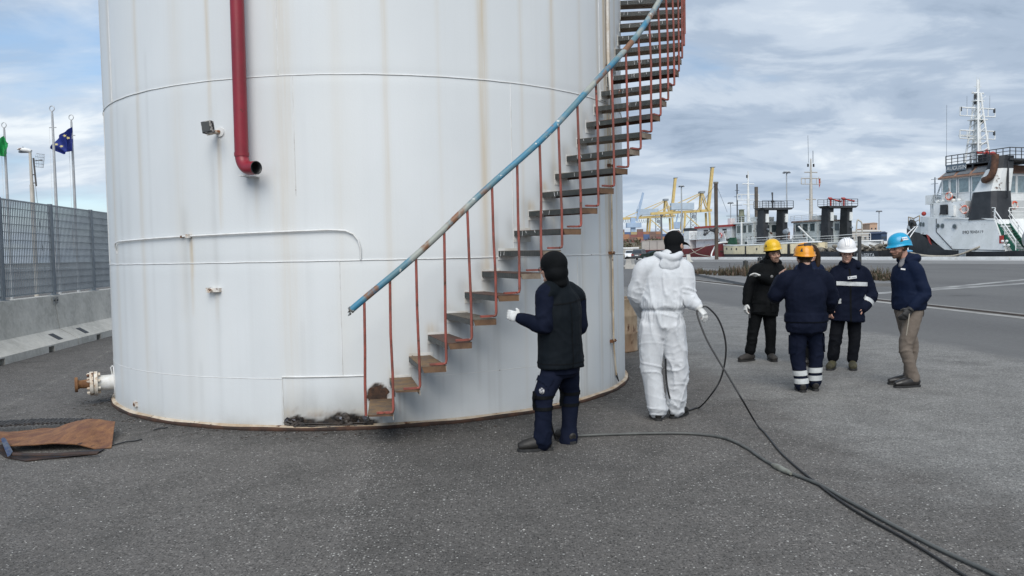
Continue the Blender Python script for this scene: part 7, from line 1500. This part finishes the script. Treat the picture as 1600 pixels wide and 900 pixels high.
rail('bridge_rail', [(-1.3, -1.2, 3.2), (9, -1.2, 3.2), (16, -1.2, 3.2)], rsb, SHW, 1.1, .04); B(rsb, 'wing_deck', SHW, (-1.3, 17, -6.6, -1.0, 3.1, 3.2)); win(rsb, 'near', 2.6, 3.3, 2.0, 2.8, -1.6, PANE)
fo = B(rsb, 'white_funnel', SHW, (10.6, 12.4, -2.6, -1.0, 1.4, 4.6)); B(fo, 'funnel_top', HBK, (10.6, 12.4, -2.6, -1.0, 4.601, 5.1)); B(rsb, 'after_house', SHW, (13.5, 18, -6.4, -1.6, 1.5, 3.1)); mb = MB(); mb.tube([V(.5, -3.5, 5.2), V(.5, -3.5, 11.6)], .1, 6); [mb.bar(V(.5, -3.5-w, z), V(.5, -3.5+w, z), .06, .06) for z, w in ((6.6, 2), (8.3, .9), (9.6, .5), (10.6, .4))]; mb.build('mast', HBK, rsb, local=True); B(rsb, 'radar_box', SHW, (1.6, 2.4, -3.8, -3, 5.25, 6.3))
# mooring gear on the quay
mooring_line([qloc(S1, 1.3, 16.8, -1.6, 2.5), QP(S1+17.2, .6, 2.4), QP(S1+18.1, .2, 1.3), QP(S1+17.6, -.4, .4), QP(S1+16, -.8, .35)], 'thick pale mooring hawser dropping from the bow of the cream tug to the quay edge', .12, MT['white_clean'])
mooring_line([qloc(S3, 1.5, 9, 0, 2.2), QP(S3+4, -.3, .9), QP(S3-1, -.6, .35)], 'pale rope sloping across the red hull down to the quay', .05); mooring_line([qloc(S3, 1.5, 3, 0, 2.3), QP(S3+5, -.3, 1.0), QP(S3+9, -.6, .35)], 'second rope crossing the dark red hull lower down', .05)
mooring_line([qloc(0, 1.3, 14.6, -1.2, 3.6), QP(14.2, .5, 2.2), QP(13.2, -.4, .5)], 'white mooring rope hanging from the bow of the big tug, nearer the bearded man', .06, MT['white_clean']); mooring_line([qloc(0, 1.3, 14.2, -1.1, 3.6), QP(13.6, .5, 2.0), QP(12.6, -.4, .5)], 'second white mooring rope hanging beside the first from the bow of the big tug', .06, MT['white_clean'])
mooring_line([QP(12.4, -.5, .75), QP(11, -.2, .45), QP(9.4, .2, .33), QP(7.4, .6, .4), QP(5.6, 1.2, 1.1), QP(5.2, 1.4, 1.3)], 'heavy slack rope from the blue-capped bollard to the big tug', .1)
bl = thing('bollard', 'stout mooring bollard with a blue cap on the quay edge near the big tug', 'bollard', QP(12.6, -.4, .33)); mb = MB(); mb.lathe([(.22, 0), (.2, .45), (.24, .5)], 14, QP(12.6, -.4, .33)); mb.build('post', MT['galv'], bl); mb = MB(); mb.ell(QP(12.6, -.4, .9), (.42, .42, .14), None, 16, 8); mb.build('cap', M('bollard_blue', (.10, .32, .55), (.08, .25, .45), rough=.5), bl)
def pile():
    p = at(1119.5, 392, 116); t = thing('steel_pile', 'tall dark brown steel pile standing among the moored boats', 'pile', (p.x, p.y, -2)); zt = at(1118, 287, 116).z; mb = MB(); mb.tube([V(p.x, p.y, -2), V(p.x, p.y, zt)], .27, 10); mb.build('shaft', M('pile_brown', (.055, .045, .038), (.09, .07, .055), scale=.8, rough=.85), t); mb = MB(); mb.cyl(V(p.x, p.y, zt), V(p.x, p.y, zt+.25), .36, n=10); mb.build('cap', M('pile_cap', (.2, .19, .17), rough=.8), t)
    mb = MB(); mb.tube([V(p.x, p.y-.3, zt-6.2), V(p.x-1.6, p.y-.3, zt-7.1)], .07, 6); mb.ell(V(p.x-.7, p.y-.3, zt-6.6), (.5, .2, .22), Matrix.Rotation(.5, 3, 'Y'), 8, 6); mb.ell(V(p.x-1.7, p.y-.3, zt-7.2), (.25, .2, .22), None, 8, 6); mb.build('lamp_arm', HBK, t); mb = MB(); mb.tube([V(p.x, p.y, zt), V(p.x-3.8, p.y+8, 3.5)], .03, 5); mb.tube([V(p.x, p.y, zt), V(p.x+3.2, p.y+6, 7)], .025, 5); mb.build('guy_wire', MT['galv'], t)
pile()
# ------------------------------------------------------------------ small things on the apron
def apron():
    post = M('dark_bollard', (.03, .033, .035), (.05, .05, .05), rough=.6)
    for u, v0, v1, Y, lab in ((1165, 433, 407, 44, 'dark steel post in the dry scrub, left of the yellow-helmeted man'), (1187, 425, 402, 50, 'dark steel post just left of the yellow helmet'), (1194, 425, 401, 51, 'dark steel post right beside the yellow helmet'), (1343, 432, 369, 48, 'tall dark post behind the man in the white hard hat')):
        b = at(u, v0, Y); zt = at(u, v1, Y).z; t = thing('bollard_post', lab, 'post', (b.x, b.y, 0), 0, 'dark posts along the apron'); mb = MB(); mb.cyl(V(b.x, b.y, 0), V(b.x, b.y, zt-.03), .13 if v0-v1 < 40 else .11, n=12); mb.build('shaft', post, t); mb = MB(); mb.lathe([(.14, -.04), (.14, 0), (.0, .05)], 12, (b.x, b.y, zt-.03)); mb.build('cap', post, t)
    # concrete road block and white marker post
    jc = M('bleached_concrete', (.46, .45, .42), (.36, .35, .33), scale=2, rough=.9)
    b = gnd(982, 420); t = thing('concrete_block', 'small bleached concrete road block beyond the tank, before the parked cars', 'barrier', (b.x, b.y, 0)); mb = MB(); mb.prism([b+V(-1.0, 0, 0), b+V(1.0, 0, 0), b+V(.85, 0, .12), b+V(.28, 0, .35), b+V(.18, 0, .85), b+V(-.18, 0, .85), b+V(-.28, 0, .35), b+V(-.85, 0, .12)], V(.5, 1.4, 0)); mb.build('body', jc, t); mb = MB(); [mb.box(b+V(x, -.02, .09), (.3, .06, .16)) for x in (-.5,)]; mb.build('lifting_slot', MT['black'], t)
    b = at(1076.5, 405.5, 100); t = thing('marker_post', 'short white marker post on the quay right of the coverall man', 'post', (b.x, b.y, 0)); mb = MB(); mb.prism([V(b.x-.25, b.y, 0), V(b.x+.55, b.y, 0), V(b.x+.25, b.y, .3), V(b.x+.15, b.y, .95), V(b.x-.25, b.y, .95)], V(0, .4, 0)); mb.build('body', M('marker_white', (.6, .6, .56), (.5, .5, .46), scale=2, rough=.8), t); mb = MB(); bx(mb, b.x-.2, b.x+.1, b.y+.05, b.y+.35, .951, 1.03); mb.build('cap', MT['black'], t)
    # retaining wall behind the cars
    Y = 150; a = at(1003, 403, Y); b = at(1063, 400, Y); zt = at(1020, 376.5, Y).z; t = thing('concrete_wall', 'plain grey concrete wall behind the parked cars', 'wall', (a.x, a.y, 0)); wm = M('wall_concrete', (.37, .36, .335), (.31, .30, .285), scale=.35, rough=.9)
    n = 5
    for k in range(n): mb = MB(); x0 = a.x+(b.x-a.x)*k/n; x1 = a.x+(b.x-a.x)*(k+1)/n; bx(mb, x0+.03, x1-.03, Y, Y+.4, 0, zt); mb.build('panel', wm, t)
    mb = MB(); bx(mb, a.x-.1, b.x+.1, Y-.05, Y+.45, zt, zt+.1); mb.build('coping', wm, t)
    p = at(962, 402, 148); q = at(1000, 402, 148); z = at(980, 386.5, 148).z; t = thing('low_wall', 'low pale wall left of the grey concrete wall, behind the cars', 'wall', (p.x, 149, 0)); mb = MB(); bx(mb, p.x, q.x, 149, 149.4, 0, z-.25); mb.build('base', wm, t); mb = MB(); bx(mb, p.x, q.x, 148.9, 149.5, z-.25, z); mb.build('white_coping', MT['white'], t)
apron()
def car(label, x, y, rz, paint, L_=4.4, Wd=1.82, Hh=1.6, suv=False):
    t = thing('parked_car', label, 'car', (x, y, 0), rz, 'cars parked by the wall'); h = Wd/2
    # side profile (x forward): hood, windscreen, roof, tail
    prof = [(-L_/2, .45), (-L_/2+.05, .95 if suv else .85), (-L_/2+.35, 1.05), (-L_/2+.55, Hh-.15), (-L_/2+.95, Hh), (.25, Hh), (1.0, 1.08), (L_/2-.25, .92), (L_/2, .65), (L_/2, .30), (-L_/2, .30)]
    mb = MB(); vs = []; 
    lo_ = [(-L_/2, .30), (-L_/2-.02, .6), (-L_/2+.08, 1.0), (1.0, 1.04), (L_/2-.3, .93), (L_/2-.02, .7), (L_/2, .34)]
    rows = []
    for yk, sh in ((-h, .0), (-h+.08, .03), (0, .05), (h-.08, .03), (h, .0)): rows.append([V(px, yk*(1-.05*(abs(px) > L_/2-.3)), pz+sh*(pz > .8)) for px, pz in lo_])
    mb.grid(rows); mb.add(rows[0], [tuple(range(7))]); mb.add(rows[-1], [tuple(range(7))]); mb.grid([[r_[0] for r_ in rows], [r_[-1] for r_ in rows]], False); mb.build('body', paint, t, local=True)
    cab = [(-L_/2+.18, 1.02), (-L_/2+.5, Hh-.12), (-L_/2+.9, Hh), (.2, Hh), (.55, Hh-.1), (1.15, 1.02)]
    mb = MB(); rows = [[V(px, yk*(1-.16*(pz-1.0)/(Hh-1)), pz) for px, pz in cab] for yk in (-h+.1, -h*.4, h*.4, h-.1)]; mb.grid(rows, False); mb.add(rows[0], [tuple(range(6))]); mb.add(rows[-1], [tuple(range(6))]); cb = mb.build('cabin', paint, t, local=True)
    def quad(pts, name, mat, par): m2 = MB(); n_ = (Vector(pts[1])-Vector(pts[0])).cross(Vector(pts[2])-Vector(pts[0])).normalized()*.012; m2.prism(pts, n_); m2.build(name, mat, par, local=True)
    w = h-.1; f = lambda pz: (1-.16*(pz-1)/(Hh-1))
    quad([V(1.12, -w*.92, 1.06), V(1.12, w*.92, 1.06), V(.6, w*.80, Hh-.1), V(.6, -w*.80, Hh-.1)], 'windscreen', MT['glass'], cb); quad([V(-L_/2+.2, w*.9, 1.08), V(-L_/2+.2, -w*.9, 1.08), V(-L_/2+.47, -w*.78, Hh-.15), V(-L_/2+.47, w*.78, Hh-.15)], 'rear_window', MT['glass'], cb)
    for q in (-1, 1):
        for x0, x1, x2, x3 in ((-1.55, -.45, -.5, -1.3), (-.38, .92, .5, -.43)): quad([V(x0, q*w*f(1.08)*1.004, 1.08), V(x1, q*w*f(1.08)*1.004, 1.08), V(x2, q*w*f(Hh-.12)*1.004, Hh-.12), V(x3, q*w*f(Hh-.12)*1.004, Hh-.12)][::q], 'side_window', MT['glass'], cb)
        for xx in (-L_/2+.8, L_/2-.85):
            m2 = MB(); m2.cyl(V(xx, q*(h-.20), .33), V(xx, q*(h+.01), .33), .33, n=16); wl_ = m2.build('wheel', MT['rubber'], t, local=True); m2 = MB(); m2.cyl(V(xx, q*(h-.05), .33), V(xx, q*(h+.02), .33), .21, n=12); m2.build('rim', MT['galv'], wl_, local=True)
        m2 = MB(); m2.box((L_/2-.06, q*(h-.32), .72), (.14, .38, .13)); m2.build('headlight', M('lamp_glass', (.5, .52, .55), rough=.2) if 'lamp_glass' not in bpy.data.materials else bpy.data.materials['lamp_glass'], t, local=True)
        m2 = MB(); m2.box((-L_/2+.02, q*(h-.25), .85), (.1, .34, .16)); m2.build('tail_light', REDP, t, local=True); m2 = MB(); m2.ell((.85, q*(h+.08), 1.05), (.09, .11, .08), None, 8, 6); m2.build('wing_mirror', paint, t, local=True)
    B(t, 'bumper', MT['black'], (L_/2-.06, L_/2+.03, -h*.8, h*.8, .34, .52)); B(t, 'bumper', MT['black'], (-L_/2-.06, -L_/2+.03, -h*.85, h*.85, .32, .55)); B(t, 'number_plate', MT['white_clean'], (L_/2+.02, L_/2+.045, -.26, .26, .42, .53), (-L_/2-.045, -L_/2-.02, -.26, .26, .70, .81))
    return t
c = gnd(984, 404.6); car('white hatchback parked facing the camera near the grey wall', c.x, c.y, R_(-98), M('car_white', (.72, .74, .75), (.68, .7, .71), scale=1, rough=.25), 4.1, 1.8, 1.62)
c = gnd(1000, 406.2); car('dark grey estate car seen from behind, beside the white hatchback', c.x, c.y, R_(68), M('car_grey', (.075, .08, .085), (.06, .065, .07), scale=1, rough=.25), 4.6, 1.85, 1.72, True)
c = gnd(1028, 406.5); car('dark green car mostly hidden behind the head of the coverall man', c.x, c.y+3, R_(150), M('car_green', (.02, .035, .03), (.015, .025, .02), scale=1, rough=.3), 4.2, 1.8, 1.5)
# ------------------------------------------------------------------ far terminal: cranes, containers, masts
def sts_crane(label, u, vbase, Y, k):
    base = at(u, vbase, Y); t = thing('gantry_crane', label, 'crane', (base.x, base.y, 0), 0, 'yellow ship-to-shore cranes with raised booms'); Yl = MT['yellow']; ZG = 39*k
    def bar(name, mat, *segs):
        mb = MB(); [mb.bar(V(*a)*1.0, V(*b), w, h) for a, b, w, h in segs]; return mb.build(name, mat, t, local=True)
    for x in (-4, 22):      # landside and waterside legs, in pairs
        for y in (0, 16): bar('leg', Yl, ((x-2.5 if x < 0 else x+1.5, y, -2), (x+.8 if x < 0 else x, y, ZG-1), 1.9, 1.9))
    bar('portal_beam', Yl, ((-5, 0, 13*k), (23, 0, 13*k), 1.6, 2.2)); bar('portal_beam', Yl, ((-5, 16, 13*k), (23, 16, 13*k), 1.6, 2.2)); bar('diagonal_brace', Yl, ((-3, 0, ZG-3), (22.5, 0, 14*k), .9, .9)); bar('sill_beam', Yl, ((-7, 0, 3), (-7, 16, 3), 1.6, 1.6)); bar('sill_beam', Yl, ((24, 0, 3), (24, 16, 3), 1.6, 1.6))
    bar('girder', Yl, ((-38, 6, ZG-1.2), (26, 6, ZG+1.2), 1.6, 2.6)); bar('girder', Yl, ((-38, 10, ZG-1.2), (26, 10, ZG+1.2), 1.6, 2.6))
    for y in (6, 10): bar('boom', Yl, ((22.5, y, ZG+1), (27.5, y, ZG+44*k), 1.5, 2.6))
    mb = MB(); [mb.bar(V(22.7+5*f, 6, ZG+1+43*k*f), V(22.7+5*f, 10, ZG+1+43*k*f), .7, .7) for f in np.linspace(.05, 1, 9)]; [mb.bar(V(22.7+5*f, 6 if i % 2 else 10, ZG+1+43*k*f), V(23.3+5*f, 10 if i % 2 else 6, ZG+1+43*k*(f+.11)), .5, .5) for i, f in enumerate(np.linspace(.05, .85, 8))]; mb.build('boom_lacing', Yl, t, local=True)
    mb = MB(); mb.box((27.8, 8, ZG+44.6*k), (4.5, 6, .7)); mb.build('boom_tip', MT['galv'], t, local=True)
    for y in (4, 12): bar('a_frame', Yl, ((14, y, ZG+1), (15.5, y, ZG+19*k), 1.3, 1.3), ((22, y, ZG+1), (16, y, ZG+19*k), 1.1, 1.1))
    mb = MB(); mb.box((16, 8, ZG+19.5*k), (5, 11, 2.2)); mb.build('apex_platform', MT['galv'], t, local=True)
    for y in (5, 11): bar('backstay', Yl, ((15.5, y, ZG+19*k), (-30, y, ZG+1), .75, .75), ((15.5, y, ZG+18*k), (-14, y, ZG+1), .6, .6))
    mb = MB(); mb.box((-5, 8, ZG+6), (24, 9, 7)); mb.build('machinery_house', M('house_blue_grey', (.42, .50, .58), (.36, .44, .52), scale=.2, rough=.6) if 'house_blue_grey' not in bpy.data.materials else bpy.data.materials['house_blue_grey'], t, local=True)
    mb = MB(); st = 10
    for i in range(st): z0, z1 = i*ZG/st, (i+1)*ZG/st; mb.bar(V(4, 8, z0), V(9, 8, z1), .45, .45); mb.bar(V(9, 8, z0), V(4, 8, z1), .45, .45)
    for x in (3.6, 9.4): mb.bar(V(x, 8, 0), V(x+.6, 8, ZG), .8, .8)
    mb.build('stair_tower', MT['galv'], t, local=True)
    mb = MB()
    for i in range(14): x = -36+i*2.6; mb.tube([V(x, 5, ZG-2.4), V(x+.6, 5, ZG-5.5), V(x+1.3, 5, ZG-6.5), V(x+2, 5, ZG-5.5), V(x+2.6, 5, ZG-2.4)], .18, 4)
    mb.build('festoon_cable', MT['galv'], t, local=True); mb = MB(); mb.box((8, 8, ZG-5), (4, 3.5, 3.5)); mb.build('operator_cab', MT['galv'], t, local=True)
    return t
sts_crane('nearer yellow gantry crane with its boom raised, the right one of the pair', 1076, 372, 850, 1.04); sts_crane('yellow gantry crane with raised boom, left one of the pair nearest the tank', 1021, 376, 930, 1.0)
def jib_crane():
    Y = 900; b = at(990, 375, Y); t = thing('jib_crane', 'pale blue mobile harbour crane with slanted lattice jib behind the yellow cranes', 'crane', (b.x, b.y, 0)); bm2 = M('haze_blue_paint', (.34, .45, .60), (.30, .40, .54), scale=.2, rough=.6)
    p0, p1, p2 = at(989, 372, Y), at(989, 340, Y), at(1005, 301, Y); mb = MB(); mb.bar(V(p0.x, Y, 0), p1, 5, 5); mb.build('tower', bm2, t); mb = MB(); mb.bar(at(995, 345, Y), p2, 2.2, 2.2); mb.bar(at(992, 336, Y), p2, .5, .5); mb.build('jib', bm2, t); mb = MB(); mb.box(at(990, 352, Y), (16, 10, 5)); mb.box(V(p0.x, Y, 4), (20, 14, 5)); mb.build('cab', bm2, t)
    b = at(1058, 372, 1000); t = thing('jib_crane', 'grey harbour crane tower under the girder of the right yellow crane', 'crane', (b.x, b.y, 0)); mb = MB(); mb.bar(V(b.x, b.y, 0), at(1058, 348, 1000), 4, 4); mb.build('tower', bm2, t); mb = MB(); mb.box(at(1058, 352, 1000), (12, 8, 8)); mb.build('cab', bm2, t); mb = MB(); mb.bar(at(1056, 350, 1000), at(1062, 322, 1000), 1.5, 1.5); mb.build('jib', bm2, t)
jib_crane()
def containers():
    r = random.Random(21); cols = {'red': (.25, .10, .09), 'orange': (.36, .18, .10), 'brown': (.20, .13, .11), 'blue': (.08, .13, .26), 'grey': (.34, .34, .34), 'yellow': (.40, .32, .17), 'green': (.06, .16, .12), 'white': (.55, .55, .53)}
    ms = {k: M('container_'+k, c, tuple(x*.8 for x in c), scale=.2, rough=.7) for k, c in cols.items()}; meshes = {}
    def body(k):
        if k not in meshes:
            mb = MB(); mb.box((0, 0, 1.3), (5.9, 2.4, 2.55))
            for x in (-2.95, 2.95):
                for y in (-1.2, 1.2): mb.box((x*.985, y, 1.3), (.22, .16, 2.6))
            mb.box((0, -1.2, 2.55), (6.05, .1, .12)); mb.box((0, -1.2, .06), (6.05, .1, .12))
            for i in range(9): mb.box((-2.4+i*.6, -1.215, 1.3), (.2, .06, 2.3))
            meshes[k] = mb.mesh('shipping_container', ms[k])
        return meshes[k]
    ORD = 'first second third fourth fifth sixth seventh eighth ninth tenth eleventh twelfth thirteenth fourteenth fifteenth sixteenth seventeenth eighteenth'.split(); TI = ['lowest', 'second', 'third', 'fourth', 'top']
    def row(u0, u1, Y, hts, pal, vb, where):
        a, b = at(u0, 375, Y), at(u1, 375, Y); n = int((b.x-a.x)/6.15); zb = at((u0+u1)/2, vb, Y).z
        for i in range(n):
            for j in range(hts(i)):
                k = r.choice(pal); o = bpy.data.objects.new('shipping_container', body(k)); C.objects.link(o); o.location = (a.x+6.15*(i+.5), Y+r.uniform(-.1, .1), zb+2.6*j); tagp(o, '%s shipping container, %s tier, %s from the left in %s' % (k, TI[j], ORD[min(i, 17)], where), 'container', '%s containers on the far terminal' % k)
    row(966, 1100, 800, lambda i: 3+((i*7) % 3 == 0)+(i < 6), ['red', 'orange', 'brown', 'blue', 'grey', 'red', 'brown', 'yellow'], 378, 'the long crane-side stack')
    row(973, 993, 760, lambda i: 3, ['blue', 'blue', 'orange', 'red'], 379, 'the short front stack'); row(1195, 1240, 800, lambda i: 3, ['red', 'brown', 'grey'], 375, 'the stack between the tugs')
    # bank with shrubs below the stacks
    p, q = at(940, 378, 300), at(1110, 378, 300); bk = MB(); z0 = at(1000, 378, 300).z; rows = [[V(p.x-40+(q.x-p.x+80)*i/40, 280+12*j, max(-1.8, z0*min(1, j/3)-1.8*(j == 0)+.7*noise.noise(V(i*.4, j, 0))*(j > 0))) for i in range(41)] for j in range(8)]; bk.grid(rows); tagp(bk.build('embankment', M('embankment_earth', (.15, .125, .085), (.10, .09, .06), scale=.1, rough=.95)), kind='structure')
    lf = [M('shrub_olive', (.085, .085, .045), (.06, .065, .035), scale=.8), M('shrub_dry', (.16, .12, .075), (.11, .085, .055), scale=.8)]; sh = MB(); rr = random.Random(6)
    for i in range(150):
        x = rr.uniform(p.x-20, q.x+10); y = rr.uniform(284, 318); zc = max(0, z0*min(1, (y-280)/36))+.3; R_s = rr.uniform(.8, 2.0)
        for k in range(46):
            d = V(rr.gauss(0, 1), rr.gauss(0, 1), abs(rr.gauss(0, .7))).normalized()*R_s*rr.uniform(.4, 1); c = V(x, y, zc)+d; sh.m = 0 if rr.random() < .6 else 1; e1 = V(rr.uniform(-1, 1), rr.uniform(-1, 1), rr.uniform(-1, 1))*.35; e2 = V(rr.uniform(-1, 1), rr.uniform(-1, 1), rr.uniform(-1, 1))*.35; sh.add([c-e1, c+e2, c+e1, c-e2], [(0, 1, 2, 3)])
    tagp(sh.build('bank_scrub', lf), kind='stuff')
containers()
def masts():
    pm = M('mast_galvanised', (.40, .43, .46), (.34, .37, .40), scale=.3, rough=.5); dk = M('mast_dark', (.10, .11, .13), (.13, .14, .16), rough=.6)
    for u, vt, Y, lab, m_, r in ((1064.6, 290, 420, 'tall light mast between the two yellow cranes', pm, .55), (1229, 268, 330, 'tallest light mast, just right of the cream tug', pm, .42), (1141.5, 316, 420, 'thin light mast left of the cream tug wheelhouse', pm, .4), (1373.5, 329, 420, 'light mast over the pale shed near the blue helmet', pm, .45), (1033.5, 336, 300, 'short dark mast in front of the left yellow crane', dk, .42)):
        t_ = at(u, vt, Y); t = thing('light_mast', lab, 'light mast', (t_.x, t_.y, 0), 0, 'light masts round the harbour'); mb = MB(); mb.tube([V(t_.x, Y, -1), V(t_.x, Y, t_.z)], [r, r*.55], 8); mb.build('pole', m_, t); mb = MB(); w = 1.25 if m_ is pm else .6
        mb.lathe([(.2, 0), (w, .05), (w, .6), (.2, .7)], 10, (t_.x, Y, t_.z-.5)); mb.build('head_frame', m_, t)
        if m_ is pm: mb = MB(); [mb.box(V(t_.x+w*math.cos(a), Y+w*math.sin(a), t_.z-.5), (.6, .6, .45)) for a in np.arange(0, 6.2, 1.05)]; mb.build('floodlights', dk, t, kind='stuff')
masts()
def far_shore():
    lm = M('far_quay', (.22, .22, .21), (.17, .17, .165), scale=.03, rough=.95); mb = MB(); a, b = at(900, 384, 700), at(1700, 384, 700); bx(mb, a.x-400, b.x+700, 520, 1400, -2, .9); tagp(mb.build('far_quay', lm), kind='structure')
    hm = M('far_hills', (.16, .19, .23), (.14, .17, .21), scale=.002, rough=1); mb = MB(); P_ = [V(-600+40*i, 3600, 4+9*max(0, noise.noise(V(i*.18, 1.3, 0)))+6*max(0, noise.noise(V(i*.5, 4, 0)))) for i in range(100)]; mb.grid([[V(p.x, 3560, -2) for p in P_], P_, [V(p.x, 3900, p.z*.8) for p in P_], [V(p.x, 4000, -2) for p in P_]]); tagp(mb.build('far_hills', hm), kind='structure')
    for u0, u1, vt, vb, Y, lab, cat, mt in ((1327, 1377, 360, 372, 420, 'long low shed with a pale roof across the harbour', 'shed', ((.45, .42, .38), (.66, .66, .64))), (1359, 1371, 348, 366, 620, 'tall sand-coloured building block on the far shore', 'building', ((.46, .31, .22), (.4, .27, .2))), (1349, 1360, 357, 366, 640, 'lower tan building beside the tall sand-coloured block', 'building', ((.42, .30, .22), (.36, .25, .19))), (1377, 1386, 362, 372, 400, 'dark blue shed near the bow of the big tug', 'shed', ((.05, .08, .14), (.05, .07, .12)))):
        a, b = at(u0, vt, Y), at(u1, vt, Y); t = thing('far_'+cat, lab, cat, ((a.x+b.x)/2, Y, .9)); w1 = M(cat+'_wall', mt[0], tuple(x*.85 for x in mt[0]), scale=.1, rough=.9); w2 = M(cat+'_roof', mt[1], tuple(x*.9 for x in mt[1]), scale=.1, rough=.8); zt = a.z; mb = MB(); bx(mb, a.x, b.x, Y, Y+14, .9, zt-.8); mb.build('wall', w1, t); mb = MB(); c = (a.x+b.x)/2; mb.prism([V(a.x-.4, Y-.4, zt-.8), V(b.x+.4, Y-.4, zt-.8), V(b.x-.8, Y-.4, zt-.1), V(c, Y-.4, zt+.1), V(a.x+.8, Y-.4, zt-.1)], V(0, 15, 0)); mb.build('roof', w2, t)
        n = max(2, int((b.x-a.x)/3)); 
        for i in range(n): 
            for z in np.arange(2.2, max(2.3, zt-2.4), 3.0): mb = MB(); x = a.x+(b.x-a.x)*(i+.5)/n; mb.box(V(x, Y-.03, z), (1.1, .1, 1.2)); mb.build('window', MT['glass'], t)
far_shore()
def rusty_davit():
    p = at(1337, 384, 112); q = at(1339, 347, 112); t = thing('small_davit', 'thin pale davit standing on the barge beyond the white hard hat', 'davit', p); mb = MB(); mb.tube(smooth_path([p, q, q+V(.3, 0, .2), q+V(.7, 0, -.4), at(1346, 384, 112)], 4), .1, 6); mb.build('arm', M('davit_paint', (.5, .48, .43), (.4, .37, .32), rough=.7), t)
rusty_davit()
